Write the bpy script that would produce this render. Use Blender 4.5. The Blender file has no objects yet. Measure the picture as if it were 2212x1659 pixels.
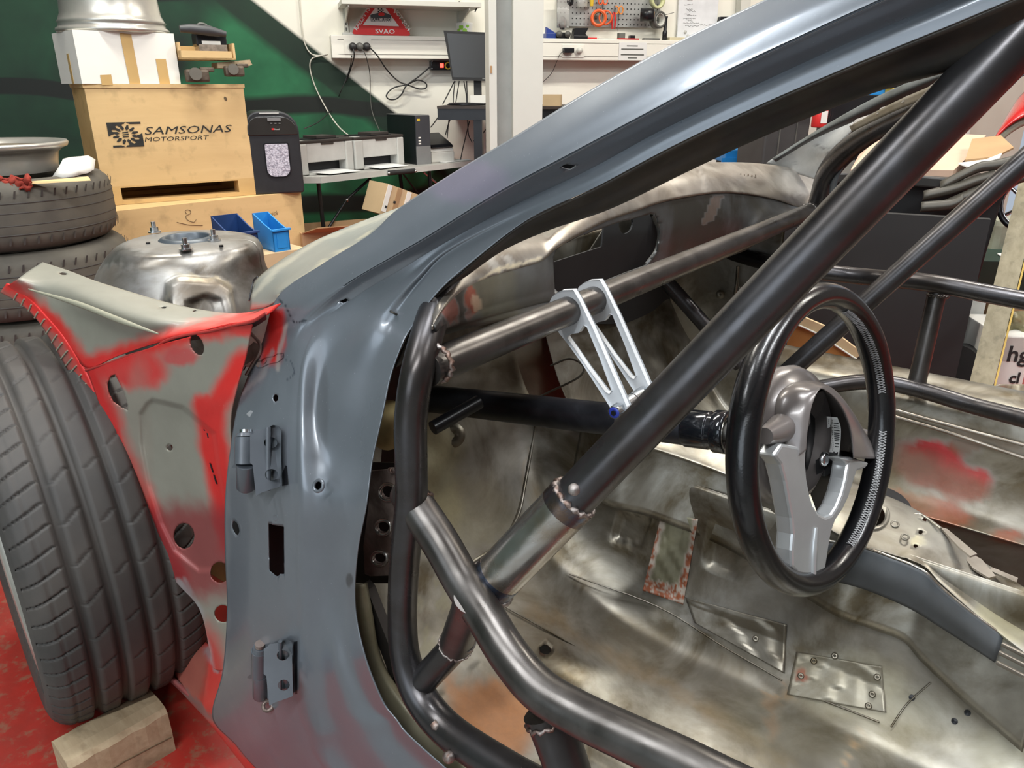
import bpy, math, random
import numpy as np
from mathutils import Vector, Matrix, noise as mnoise
random.seed(7)
SC = bpy.context.scene
COL = SC.collection
# ---------------------------------------------------------------- camera
PITCH = math.radians(21.3); CT, ST = math.cos(PITCH), math.sin(PITCH)
CAMH = 1.02; FPX = 1661.0
cam_d = bpy.data.cameras.new('camera'); cam = bpy.data.objects.new('camera', cam_d); COL.objects.link(cam)
cam.location = (0, 0, CAMH); cam.rotation_euler = (math.radians(90) - PITCH, 0, 0)
cam_d.sensor_fit = 'HORIZONTAL'; cam_d.sensor_width = 36.0; cam_d.lens = 36.0 * FPX / 2212.0
cam_d.clip_start = 0.02; cam_d.clip_end = 60
SC.camera = cam
# ---------------------------------------------------------------- world, lights, exposure
SC.view_settings.view_transform = 'Standard'; SC.view_settings.look = 'None'
SC.view_settings.exposure = 0.52; SC.view_settings.gamma = 1.0
SC.view_settings.use_curve_mapping = False
W = bpy.data.worlds.new('world'); SC.world = W; W.use_nodes = True
W.node_tree.nodes['Background'].inputs[0].default_value = (0.75, 0.85, 1.0, 1)
W.node_tree.nodes['Background'].inputs[1].default_value = 0.4
LAMPS = []   # (x, y, z, length, rotz, watts, colour)
def area(name, loc, aim, sx, sy, watts, colour):
    l = bpy.data.lights.new(name, 'AREA'); l.shape = 'RECTANGLE'; l.size = sx; l.size_y = sy
    l.energy = watts; l.color = colour
    o = bpy.data.objects.new(name, l); COL.objects.link(o); o.location = loc
    d = Vector(aim) - Vector(loc); o.rotation_euler = d.to_track_quat('-Z', 'Y').to_euler()
    return o
LA, LB = (0.93, 0.97, 1.0), (1.0, 0.965, 0.87)
for (x, y, L, rz, w, c) in [(-1.6, 0.3, 1.5, 38, 26, LA), (0.3, 0.9, 1.5, 38, 30, LA), (1.9, 0.2, 1.5, 38, 30, LA),
                            (-0.9, 2.5, 1.5, 15, 40, LB), (1.6, 3.0, 1.5, 15, 40, LB), (3.2, 1.8, 1.5, 15, 30, LB), (-0.8, -1.7, 2.2, 38, 60, LA)]:
    o = area('ceiling_tube_light', (x, y, 2.93), (x, y, 0), L, 0.10, w, c)
    o.rotation_euler = (0, 0, math.radians(rz)); LAMPS.append((x, y, L, rz))
area('daylight_from_doorway', (-2.6, -2.6, 1.5), (0, 0.8, 0.7), 2.6, 2.2, 40, (0.80, 0.90, 1.0))

# ---------------------------------------------------------------- pixel rays to places in the room
def ray(px, py):
    x = (px - 1106.0) / FPX; y = (py - 829.5) / FPX
    return np.array([x, CT - y * ST, -(y * CT + ST)])
CAM = np.array([0.0, 0.0, CAMH])
A38 = math.radians(38)
TV = np.array([math.sin(A38), math.cos(A38), 0.0]); FV = np.array([-TV[1], TV[0], 0.0])
def D(px, py, d): return CAM + ray(px, py) * d
def V(px, py, v):
    r = ray(px, py); return CAM + r * (v / TV.dot(r))
def U(px, py, u):
    r = ray(px, py); return CAM + r * (u / FV.dot(r))
def Hh(px, py, h):
    r = ray(px, py); return CAM + r * ((h - CAMH) / r[2])
def PL(px, py, p0, n):
    r = ray(px, py); return CAM + r * (np.dot(p0 - CAM, n) / np.dot(r, n))
def dep(P): P = np.asarray(P); return P[1] * CT + (CAMH - P[2]) * ST
def CAR(u, v, h): return FV * u + TV * v + np.array([0, 0, h])
def SIDE(px, py, off=0.0, v0=0.43, k=0.4, hb=0.62):
    """outer left side of the car: upright below the belt line, leaning inward above"""
    r = ray(px, py); tv = TV.dot(r)
    d1 = v0 / tv
    if CAMH + r[2] * d1 > hb: d1 = (v0 + k * (CAMH - hb)) / (tv - k * r[2])
    return CAM + r * (d1 + off)
def nrm(v): v = np.asarray(v, float); return v / np.linalg.norm(v)
def frame(z, up=(0, 0, 1)):
    z = nrm(z); up = np.asarray(up, float)
    if abs(z.dot(up)) > .98: up = np.array([0, 1, 0.])
    x = nrm(np.cross(up, z)); return x, np.cross(z, x), z
# ---------------------------------------------------------------- objects
def empty(name, label, cat, loc=(0, 0, 0), rz=0.0, group=None):
    o = bpy.data.objects.new(name, None); COL.objects.link(o); o.location = tuple(loc); o.rotation_euler = (0, 0, rz)
    o.empty_display_size = .05
    o['label'] = label; o['category'] = cat
    if group: o['group'] = group
    return o
def tag(o, label, cat, group=None):
    o['label'] = label; o['category'] = cat
    if group: o['group'] = group
    return o
def M4(o):
    p = o; chain = Matrix.Identity(4)
    while p is not None:
        chain = Matrix.LocRotScale(p.location, p.rotation_euler, None) @ chain; p = p.parent
    return chain
DEFCOL = {}
class MB:
    def __init__(s): s.v = []; s.f = []; s.sm = []; s.mi = []; s.uvp = None; s.col = None
    def add(s, vs, fs, smooth=False, mi=0):
        b = len(s.v); s.v += [tuple(map(float, q)) for q in vs]
        for f in fs: s.f.append(tuple(i + b for i in f)); s.sm.append(smooth); s.mi.append(mi)
        return s
    def box(s, c, sz, R=None, mi=0, bev=0.0):
        c = np.asarray(c, float); h = np.asarray(sz, float) / 2
        X, Y, Z = (np.eye(3) if R is None else np.asarray(R, float))
        if bev <= 0:
            vs = [c + X * h[0] * a + Y * h[1] * b + Z * h[2] * d for a in (-1, 1) for b in (-1, 1) for d in (-1, 1)]
            s.add(vs, [(0, 1, 3, 2), (4, 6, 7, 5), (0, 4, 5, 1), (2, 3, 7, 6), (0, 2, 6, 4), (1, 5, 7, 3)], False, mi)
        else:
            bm = bmesh.new(); bmesh.ops.create_cube(bm, size=1.0)
            for q in bm.verts: q.co = Vector((q.co.x * sz[0], q.co.y * sz[1], q.co.z * sz[2]))
            bmesh.ops.bevel(bm, geom=list(bm.edges), offset=bev, segments=2, affect='EDGES', profile=.6)
            bm.verts.index_update()
            vs = [c + X * q.co.x + Y * q.co.y + Z * q.co.z for q in bm.verts]
            s.add(vs, [tuple(q.index for q in f.verts) for f in bm.faces], False, mi); bm.free()
        return s
    def tube(s, pts, r, seg=16, caps=True, smooth_pts=0, mi=0, closed=False, flat=None):
        P = [np.asarray(p, float) for p in pts]
        rs = list(r) if hasattr(r, '__len__') else [r] * len(P)
        if smooth_pts:
            P, rs = crv(P, smooth_pts, rs, closed)
        n = len(P); vs = []; fs = []; x = None
        for i in range(n):
            t = nrm(P[(i + 1) % n] - P[i - 1]) if closed else nrm(P[min(i + 1, n - 1)] - P[max(i - 1, 0)])
            if x is None: x, y, _ = frame(t)
            x = nrm(x - t * x.dot(t)); y = np.cross(t, x)
            for k in range(seg):
                a = 2 * math.pi * k / seg
                vs.append(P[i] + (x * math.cos(a) + y * math.sin(a)) * rs[i])
        m = n if closed else n - 1
        for i in range(m):
            for k in range(seg):
                a, b = i * seg + k, i * seg + (k + 1) % seg; j = ((i + 1) % n) * seg
                fs.append((a, b, j + (k + 1) % seg, j + k))
        s.add(vs, fs, True, mi)
        if caps and not closed:
            s.add(vs[:seg], [tuple(range(seg))[::-1]], False, mi); s.add(vs[-seg:], [tuple(range(seg))], False, mi)
        return s
    def lathe(s, c, axis, prof, seg=32, mi=0, smooth=True, up=(0, 0, 1), a0=0, a1=2 * math.pi):
        c = np.asarray(c, float); x, y, z = frame(axis, up); vs = []; fs = []
        full = abs(a1 - a0 - 2 * math.pi) < 1e-6; ns = seg if full else seg + 1
        for (r, h) in prof:
            for k in range(ns):
                a = a0 + (a1 - a0) * k / seg; vs.append(c + z * h + (x * math.cos(a) + y * math.sin(a)) * r)
        for i in range(len(prof) - 1):
            for k in range(seg):
                k2 = (k + 1) % ns
                fs.append((i * ns + k, i * ns + k2, (i + 1) * ns + k2, (i + 1) * ns + k))
        return s.add(vs, fs, smooth, mi)
    def cyl(s, a, b, r, seg=16, mi=0, r2=None):
        return s.tube([a, b], [r, r if r2 is None else r2], seg, True, 0, mi)
    def prism(s, poly, n, t, mi=0, holes=()):
        """flat outline (3D points) thickened by t along n"""
        P = [np.asarray(p, float) for p in poly]; n = nrm(n) * t; k = len(P)
        if holes:
            x, y, z = frame(n); loops = [P] + [[np.asarray(q, float) for q in h] for h in holes]
            flat = []; 
            from mathutils.geometry import delaunay_2d_cdt
            pts = []; faces = []
            for L in loops:
                b = len(pts); pts += L; faces.append(list(range(b, b + len(L))))
            v2 = [Vector((p.dot(x), p.dot(y))) for p in pts]
            edges = []
            for fidx in faces: edges += [(fidx[i], fidx[(i + 1) % len(fidx)]) for i in range(len(fidx))]
            ov, oe, of, _, _, _ = delaunay_2d_cdt(v2, edges, [], 1, 1e-7)
            def inside(p, L):
                c = False; q = [(a.dot(x), a.dot(y)) for a in L]; j = len(q) - 1
                for i in range(len(q)):
                    if (q[i][1] > p[1]) != (q[j][1] > p[1]) and p[0] < (q[j][0] - q[i][0]) * (p[1] - q[i][1]) / (q[j][1] - q[i][1]) + q[i][0]: c = not c
                    j = i
                return c
            z0 = P[0].dot(z); V3 = [x * a.x + y * a.y + z * z0 for a in ov]
            fs = []
            for f in of:
                cx = sum(ov[i].x for i in f) / len(f); cy = sum(ov[i].y for i in f) / len(f)
                if inside((cx, cy), loops[0]) and not any(inside((cx, cy), h) for h in loops[1:]): fs.append(tuple(f))
            s.add(V3, fs, False, mi); s.add([q + n for q in V3], [f[::-1] for f in fs], False, mi)
            for L in loops:
                kk = len(L); s.add(L + [q + n for q in L], [(i, (i + 1) % kk, (i + 1) % kk + kk, i + kk) for i in range(kk)], False, mi)
            return s
        vs = P + [p + n for p in P]
        fs = [tuple(range(k))[::-1], tuple(range(k, 2 * k))] + [(i, (i + 1) % k, (i + 1) % k + k, i + k) for i in range(k)]
        return s.add(vs, fs, False, mi)
    def build(s, name, mats, parent=None, label=None, solid=0.0, local=False, bevel=0.0, soloff=-1, recalc=True, struct=False, stuff=False, share=None):
        me = bpy.data.meshes.new(name)
        vs = s.v
        if parent is not None and not local:
            im = M4(parent).inverted(); vs = [tuple(im @ Vector(q)) for q in vs]
        me.from_pydata(vs, [], s.f)
        for m in (mats if isinstance(mats, (list, tuple)) else [mats]): me.materials.append(m)
        me.polygons.foreach_set('use_smooth', s.sm); me.polygons.foreach_set('material_index', s.mi)
        m0 = mats[0] if isinstance(mats, (list, tuple)) else mats
        if s.col is None and m0.name in DEFCOL: s.col = [DEFCOL[m0.name]] * len(vs)
        if s.col is not None:
            a = me.color_attributes.new('Col', 'FLOAT_COLOR', 'POINT')
            a.data.foreach_set('color', np.asarray(s.col, dtype=np.float32).ravel())
        if recalc:
            bm = bmesh.new(); bm.from_mesh(me); bmesh.ops.recalc_face_normals(bm, faces=bm.faces); bm.to_mesh(me); bm.free()
        me.update()
        o = bpy.data.objects.new(name, me); COL.objects.link(o)
        if parent is not None: o.parent = parent
        if label: o['label'] = label
        if struct: o['kind'] = 'structure'
        if stuff: o['kind'] = 'stuff'
        if solid:
            m = o.modifiers.new('thickness', 'SOLIDIFY'); m.thickness = solid; m.offset = soloff
        if bevel:
            m = o.modifiers.new('bevel', 'BEVEL'); m.width = bevel; m.segments = 2; m.limit_method = 'ANGLE'; m.angle_limit = .6
        return o
import bmesh
def crv(P, n, rs=None, closed=False):
    P = [np.asarray(p, float) for p in P]; out = []; ro = []
    N = len(P); segs = N if closed else N - 1
    for i in range(segs):
        if closed: p0, p1, p2, p3 = P[i - 1], P[i], P[(i + 1) % N], P[(i + 2) % N]
        else:
            p1, p2 = P[i], P[i + 1]; p0 = P[i - 1] if i > 0 else 2 * p1 - p2; p3 = P[i + 2] if i + 2 < N else 2 * p2 - p1
        for k in range(n):
            t = k / n
            out.append(.5 * ((2 * p1) + (-p0 + p2) * t + (2 * p0 - 5 * p1 + 4 * p2 - p3) * t * t + (-p0 + 3 * p1 - 3 * p2 + p3) * t ** 3))
            if rs is not None: ro.append(rs[i] * (1 - t) + rs[(i + 1) % N] * t)
    if not closed:
        out.append(P[-1]); 
        if rs is not None: ro.append(rs[-1])
    return (out, ro) if rs is not None else out
def cmat(n, sub):
    """Catmull-Rom interpolation matrix, n control points -> (n-1)*sub+1 samples"""
    R = []
    for i in range(n - 1):
        for k in range(sub):
            t = k / sub; w = [.5 * (-t + 2 * t * t - t ** 3), .5 * (2 - 5 * t * t + 3 * t ** 3), .5 * (t + 4 * t * t - 3 * t ** 3), .5 * (-t * t + t ** 3)]
            row = np.zeros(n)
            for j, ww in zip((i - 1, i, i + 1, i + 2), w):
                if j < 0: row[0] += 2 * ww; row[1] -= ww
                elif j >= n: row[n - 1] += 2 * ww; row[n - 2] -= ww
                else: row[j] += ww
            R.append(row)
    row = np.zeros(n); row[-1] = 1; R.append(row); return np.array(R)
def to_px(P):
    P = np.asarray(P); z = P[..., 1] * CT + (CAMH - P[..., 2]) * ST; y = (CAMH - P[..., 2]) * CT - P[..., 1] * ST
    return np.stack([1106 + FPX * P[..., 0] / z, 829.5 + FPX * y / z], -1)
def inpoly(q, poly):
    x, y = q[..., 0], q[..., 1]; c = np.zeros(x.shape, bool); n = len(poly); j = n - 1
    for i in range(n):
        xi, yi = poly[i]; xj, yj = poly[j]
        with np.errstate(divide='ignore', invalid='ignore'):
            c ^= ((yi > y) != (yj > y)) & (x < (xj - xi) * (y - yi) / ((yj - yi) if yj != yi else 1e-9) + xi)
        j = i
    return c
def ell(cx, cy, a, b, ang=0, n=24):
    c, s = math.cos(math.radians(ang)), math.sin(math.radians(ang))
    return [(cx + a * math.cos(t) * c - b * math.sin(t) * s, cy + a * math.cos(t) * s + b * math.sin(t) * c) for t in np.linspace(0, 2 * math.pi, n, endpoint=False)]
def grid(rows, sr=8, sc=8, holes=(), colf=None, disp=None, cut=None):
    """sheet of metal through a net of 3D points; holes are outlines cut through it"""
    G = np.array(rows, float); A = cmat(G.shape[0], sr); B = cmat(G.shape[1], sc)
    S = np.einsum('ij,jkc->ikc', A, G); S = np.einsum('lk,ikc->ilc', B, S)
    if disp is not None: S = disp(S)
    n, m = S.shape[:2]; q = to_px(S)
    keep = np.ones((n - 1, m - 1), bool)
    for h in holes:
        hp = np.array(h); ctr = hp.mean(0)
        ins = inpoly(q, h)
        # face cut when its centre is inside
        qc = (q[:-1, :-1] + q[1:, :-1] + q[:-1, 1:] + q[1:, 1:]) / 4
        fin = inpoly(qc, h); keep &= ~fin
        # border vertices move to the outline
        fpad = np.zeros((n + 1, m + 1), bool); fpad[1:-1, 1:-1] = fin
        cnt = fpad[:-1, :-1].astype(int) + fpad[1:, :-1] + fpad[:-1, 1:] + fpad[1:, 1:]
        bi, bj = np.where((cnt > 0) & (cnt < 4))
        dense = []
        for k in range(len(hp)):
            a, b = hp[k], hp[(k + 1) % len(hp)]; L = max(2, int(np.linalg.norm(b - a) / 1.0))
            for t in range(L): dense.append(a + (b - a) * t / L)
        dense = np.array(dense)
        for i, j in zip(bi, bj):
            tgt = dense[((dense - q[i, j]) ** 2).sum(1).argmin()]
            d = dep(S[i, j]); S[i, j] = D(tgt[0], tgt[1], d)
    mb = MB(); fs = [(i * m + j, i * m + j + 1, (i + 1) * m + j + 1, (i + 1) * m + j) for i in range(n - 1) for j in range(m - 1) if keep[i, j]]
    mb.add(S.reshape(-1, 3), fs, True)
    if colf is not None: mb.col = colf(to_px(S).reshape(-1, 2), S.reshape(-1, 3))
    return mb
# ---------------------------------------------------------------- paint marks (spots of paint, rust, primer as they lie on the metal, plus some painted shade and light)
def vnoise(P, sc, seed=0.0, oct=3):
    return np.array([mnoise.fractal(Vector((p[0] * sc + seed, p[1] * sc + seed * 1.3, p[2] * sc)), 1.0, 2.0, oct) for p in P])
def pmask(q, poly, soft):
    ins = inpoly(q, poly); g = np.array(poly, float); d = np.full(q.shape[:-1], 1e9)
    for k in range(len(g)):
        a, b = g[k], g[(k + 1) % len(g)]; ab = b - a; t = np.clip(((q - a) @ ab) / (ab @ ab), 0, 1)
        d = np.minimum(d, np.linalg.norm(q - (a + t[..., None] * ab), axis=-1))
    m = np.clip(.5 + np.where(ins, d, -d) / (2 * soft), 0, 1); return m * m * (3 - 2 * m)
def painter(base, marks, nsc=18, jit=14):
    def f(q, P):
        n = len(q); c = np.tile(np.array([*base[:3], base[3] if len(base) > 3 else 0.0]), (n, 1))
        nz = vnoise(P, nsc, 3.1); nz2 = vnoise(P, nsc * 3, 9.2)
        qq = q + np.stack([nz, nz2], 1) * 2 * jit * .6
        for mk in marks:
            kind, geo, w, soft, colr = mk[:5]; alpha = mk[5] if len(mk) > 5 else 1.0
            if kind == 'line':
                d = np.full(n, 1e9); g = np.array(geo, float)
                for k in range(len(g) - 1):
                    a, b = g[k], g[k + 1]; ab = b - a; t = np.clip(((qq - a) @ ab) / (ab @ ab), 0, 1)
                    d = np.minimum(d, np.linalg.norm(qq - (a + t[:, None] * ab), axis=1))
                m = np.clip((w + soft - d) / max(soft, 1e-3), 0, 1)
            elif kind == 'blob':
                (cx, cy), (rx, ry) = geo; d = np.sqrt(((qq[:, 0] - cx) / rx) ** 2 + ((qq[:, 1] - cy) / ry) ** 2)
                m = np.clip((1 + soft - d) / max(soft, 1e-3), 0, 1)
            else:
                ins = inpoly(qq if w else q, geo).astype(float); m = ins
            if soft: m = m * m * (3 - 2 * m)
            if len(mk) > 6 and mk[6] == 'patchy': m = m * (np.clip((nz2 + .15 + nz * .5) * 5, 0, 1))
            m = (m * alpha)[:, None]; cc = np.array([*colr[:3], colr[3] if len(colr) > 3 else 1.0])
            c = c * (1 - m) + cc * m
        return c
    return f
# ---------------------------------------------------------------- materials
def srgb(r, g, b):
    f = lambda c: (c / 255) / 12.92 if c / 255 <= .04045 else (((c / 255) + .055) / 1.055) ** 2.4
    return (f(r), f(g), f(b))
class NT:
    def __init__(s, name):
        s.m = bpy.data.materials.new(name); s.m.use_nodes = True; s.t = s.m.node_tree; s.n = s.t.nodes; s.l = s.t.links
        s.b = s.n['Principled BSDF']; s.tc = s.n.new('ShaderNodeTexCoord')
    def new(s, t, **k):
        q = s.n.new(t)
        for a, b in k.items(): setattr(q, a, b)
        return q
    def noise(s, scale, detail=4, rough=.55, dist=0, vec=None, stretch=None):
        q = s.new('ShaderNodeTexNoise'); q.inputs['Scale'].default_value = scale; q.inputs['Detail'].default_value = detail
        q.inputs['Roughness'].default_value = rough; q.inputs['Distortion'].default_value = dist
        v = vec or s.tc.outputs['Object']
        if stretch is not None:
            mp = s.new('ShaderNodeMapping'); mp.inputs['Scale'].default_value = stretch[:3]
            if len(stretch) > 3: mp.inputs['Rotation'].default_value = stretch[3:]
            s.l.new(v, mp.inputs[0]); v = mp.outputs[0]
        s.l.new(v, q.inputs['Vector']); return q.outputs['Fac']
    def ramp(s, fac, stops):
        q = s.new('ShaderNodeValToRGB'); e = q.color_ramp.elements
        while len(e) < len(stops): e.new(.5)
        for i, (p, c) in enumerate(stops):
            e[i].position = p; e[i].color = (c, c, c, 1) if not hasattr(c, '__len__') else (*c[:3], 1)
        s.l.new(fac, q.inputs[0]); return q.outputs[0]
    def mix(s, fac, a, b, mode='MIX'):
        q = s.new('ShaderNodeMix', data_type='RGBA', blend_type=mode)
        for idx, v in ((0, fac), (6, a), (7, b)):
            if hasattr(v, 'links'): s.l.new(v, q.inputs[idx])
            elif idx == 0: q.inputs[0].default_value = v
            else: q.inputs[idx].default_value = (*v[:3], 1)
        return q.outputs[2]
    def math(s, op, a, b=0.0):
        q = s.new('ShaderNodeMath', operation=op)
        for i, v in enumerate((a, b)):
            if hasattr(v, 'links'): s.l.new(v, q.inputs[i])
            else: q.inputs[i].default_value = v
        return q.outputs[0]
    def bump(s, h, st=.2, dist=.002):
        q = s.new('ShaderNodeBump'); q.inputs['Strength'].default_value = st; q.inputs['Distance'].default_value = dist
        s.l.new(h, q.inputs['Height']); s.l.new(q.outputs[0], s.b.inputs['Normal']); return q
    def set(s, **k):
        for a, v in k.items():
            i = s.b.inputs[a.replace('_', ' ')]
            if hasattr(v, 'links'): s.l.new(v, i)
            elif hasattr(v, '__len__'): i.default_value = (*v[:3], 1)
            else: i.default_value = v
        return s.m
def plain(name, c, rough=.5, metal=0.0, var=.12, sc=14, bump=0.0, coat=0.0, spec=.5, c2=None, rvar=.0):
    t = NT(name); nf = t.noise(sc, 5)
    c2 = c2 or tuple(x * (1 - var) for x in c)
    t.set(Base_Color=t.mix(t.ramp(nf, [(.35, 0), (.65, 1)]), c, c2), Metallic=metal, Coat_Weight=coat, Coat_Roughness=.12)
    t.b.inputs['Specular IOR Level'].default_value = spec
    if rvar: t.set(Roughness=t.math('ADD', t.math('MULTIPLY', t.noise(sc * 2.3, 4), rvar), rough - rvar * .5))
    else: t.set(Roughness=rough)
    if bump: t.bump(t.noise(sc * 6, 4), bump, .001)
    return t.m
def emis(name, c, s):
    t = NT(name); t.set(Base_Color=c, Emission_Color=c, Emission_Strength=s); return t.m
def steel(name, c, rough=.35, metal=.85, dirt=None, sc=6, dfac=.5, use_col=False, brushed=0.0, bump=.08, lo=.42, hi=.6):
    """bare or worn metal; attribute Col carries paint marks, its alpha says how much paint covers the metal"""
    t = NT(name); n1 = t.noise(sc, 6, .6, .6); n2 = t.noise(sc * 7, 5, .65)
    dirt = dirt or tuple(x * .45 for x in c)
    base = t.mix(t.ramp(n1, [(lo, 0), (hi, 1)]), c, dirt)
    base = t.mix(t.ramp(n2, [(.3, 0), (.8, .35)]), base, tuple(x * .5 for x in c))
    r = t.math('ADD', t.math('MULTIPLY', t.noise(sc * 3, 5), .35), rough - .17)
    mt = metal
    if use_col:
        at = t.new('ShaderNodeAttribute', attribute_name='Col')
        fine = t.ramp(t.noise(sc * 14, 4, .7), [(.25, .85), (.75, 1.1)])
        al = at.outputs['Alpha']
        pc = t.mix(1.0, at.outputs['Color'], fine, 'MULTIPLY')
        base = t.mix(al, base, pc)
        mt = t.math('MULTIPLY', t.math('SUBTRACT', 1.0, al), metal)
        r = t.math('ADD', r, t.math('MULTIPLY', al, .16))
    t.set(Base_Color=base, Metallic=mt, Roughness=r)
    h = t.noise(sc * 10, 5, .7)
    if brushed: h = t.noise(220, 3, .6, 0, None, (1, .04, 1))
    t.bump(h, bump, .001)
    return t.m
# ================================================================ materials of the car
SLATE = (0.160, 0.178, 0.200); PRIMER = srgb(150, 150, 135); RED = srgb(214, 40, 38)
def paint(name, rough=.33, coat=.35, sc=16, metal=.15):
    t = NT(name); at = t.new('ShaderNodeAttribute', attribute_name='Col')
    n = t.ramp(t.noise(sc, 5, .6), [(.2, .90), (.8, 1.06)]); sp = t.ramp(t.noise(sc * 26, 2, .5), [(.72, 0), (.78, 1)])
    c = t.mix(1.0, at.outputs['Color'], n, 'MULTIPLY'); c = t.mix(t.math('MULTIPLY', sp, .25), c, (.6, .62, .62))
    t.set(Base_Color=c, Metallic=metal, Coat_Weight=coat, Coat_Roughness=.1, Roughness=t.math('ADD', t.math('MULTIPLY', t.noise(sc * .6, 4), .18), rough - .09))
    t.bump(t.noise(sc * 5, 4, .7), .06, .001); return t.m
M_body = paint('slate_body_paint', .30, .35, 16, .4)
M_apron = paint('primer_and_red_overspray', .48, .12, 22)
M_tube = steel('cage_tube_steel', (.085, .082, .086), .30, .8, (.062, .055, .052), 7, bump=.04)
M_tubew = steel('worn_tube_steel', (.135, .125, .118), .32, .85, (.075, .068, .062), 9, bump=.06)
M_sleeve = steel('ground_bright_steel', (.50, .49, .47), .24, .92, (.34, .29, .23), 12, bump=.05)
M_blue = steel('heat_tinted_steel', (.10, .13, .19), .28, .9, (.16, .11, .08), 30, bump=.15)
M_weld = steel('weld_bead', (.42, .38, .36), .38, .9, (.2, .12, .09), 60, bump=.5)
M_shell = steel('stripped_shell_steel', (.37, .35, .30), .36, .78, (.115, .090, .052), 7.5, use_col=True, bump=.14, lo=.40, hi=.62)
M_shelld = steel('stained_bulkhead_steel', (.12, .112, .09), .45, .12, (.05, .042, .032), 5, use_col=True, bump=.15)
M_cowl = steel('cowl_steel', (.115, .118, .12), .42, .6, (.06, .055, .045), 6, use_col=True, bump=.1)
M_flange = steel('light_flange_steel', (.38, .345, .30), .34, .75, (.22, .19, .155), 8, use_col=True, bump=.08)
M_tower = steel('strut_tower_steel', (.34, .33, .31), .34, .85, (.13, .11, .085), 7, use_col=True, bump=.12)
M_gusset = steel('rusty_gusset_steel', (.27, .21, .185), .38, .45, (.10, .065, .05), 16, bump=.15)
M_rubber = plain('tyre_rubber', (.040, .037, .034), .60, 0, .25, 9, .25, c2=(.062, .055, .048))
M_rim = plain('silver_wheel_paint', (.55, .53, .48), .32, .6, .2, 9, coat=.3)
M_zinc = plain('zinc_plated', (.62, .64, .66), .25, 1.0, .2, 60)
M_alu = plain('natural_anodised_aluminium', (.80, .83, .86), .36, .15, .05, 30)
M_black = plain('satin_black', (.012, .013, .016), .32, .1, .2, 20)
M_blackm = plain('matt_black_plastic', (.018, .018, .019), .6, 0, .2, 20)
M_leather = plain('worn_black_leather', (.007, .007, .008), .24, 0, .3, 60, .2, coat=.25)
M_seam = plain('grey_stitching', (.36, .36, .37), .8, 0, .2, 90)
M_hub = plain('warm_grey_satin_plastic', (.185, .165, .158), .30, .25, .1, 20, coat=.25)
M_spoke = plain('silver_satin_plastic', (.52, .54, .55), .30, .55, .08, 20, coat=.2)
M_white = plain('white_paper', (.74, .74, .72), .7, 0, .03)
M_ink = plain('black_ink', (.02, .02, .02), .7)
DEFCOL.update({'slate_body_paint': (*SLATE, 1), 'primer_and_red_overspray': (*srgb(150, 148, 130), 1), 'stripped_shell_steel': (.3, .3, .3, 0), 'stained_bulkhead_steel': (.3, .3, .3, 0), 'cowl_steel': (.3, .3, .3, 0), 'light_flange_steel': (.3, .3, .3, 0), 'strut_tower_steel': (.3, .3, .3, 0)})
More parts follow.
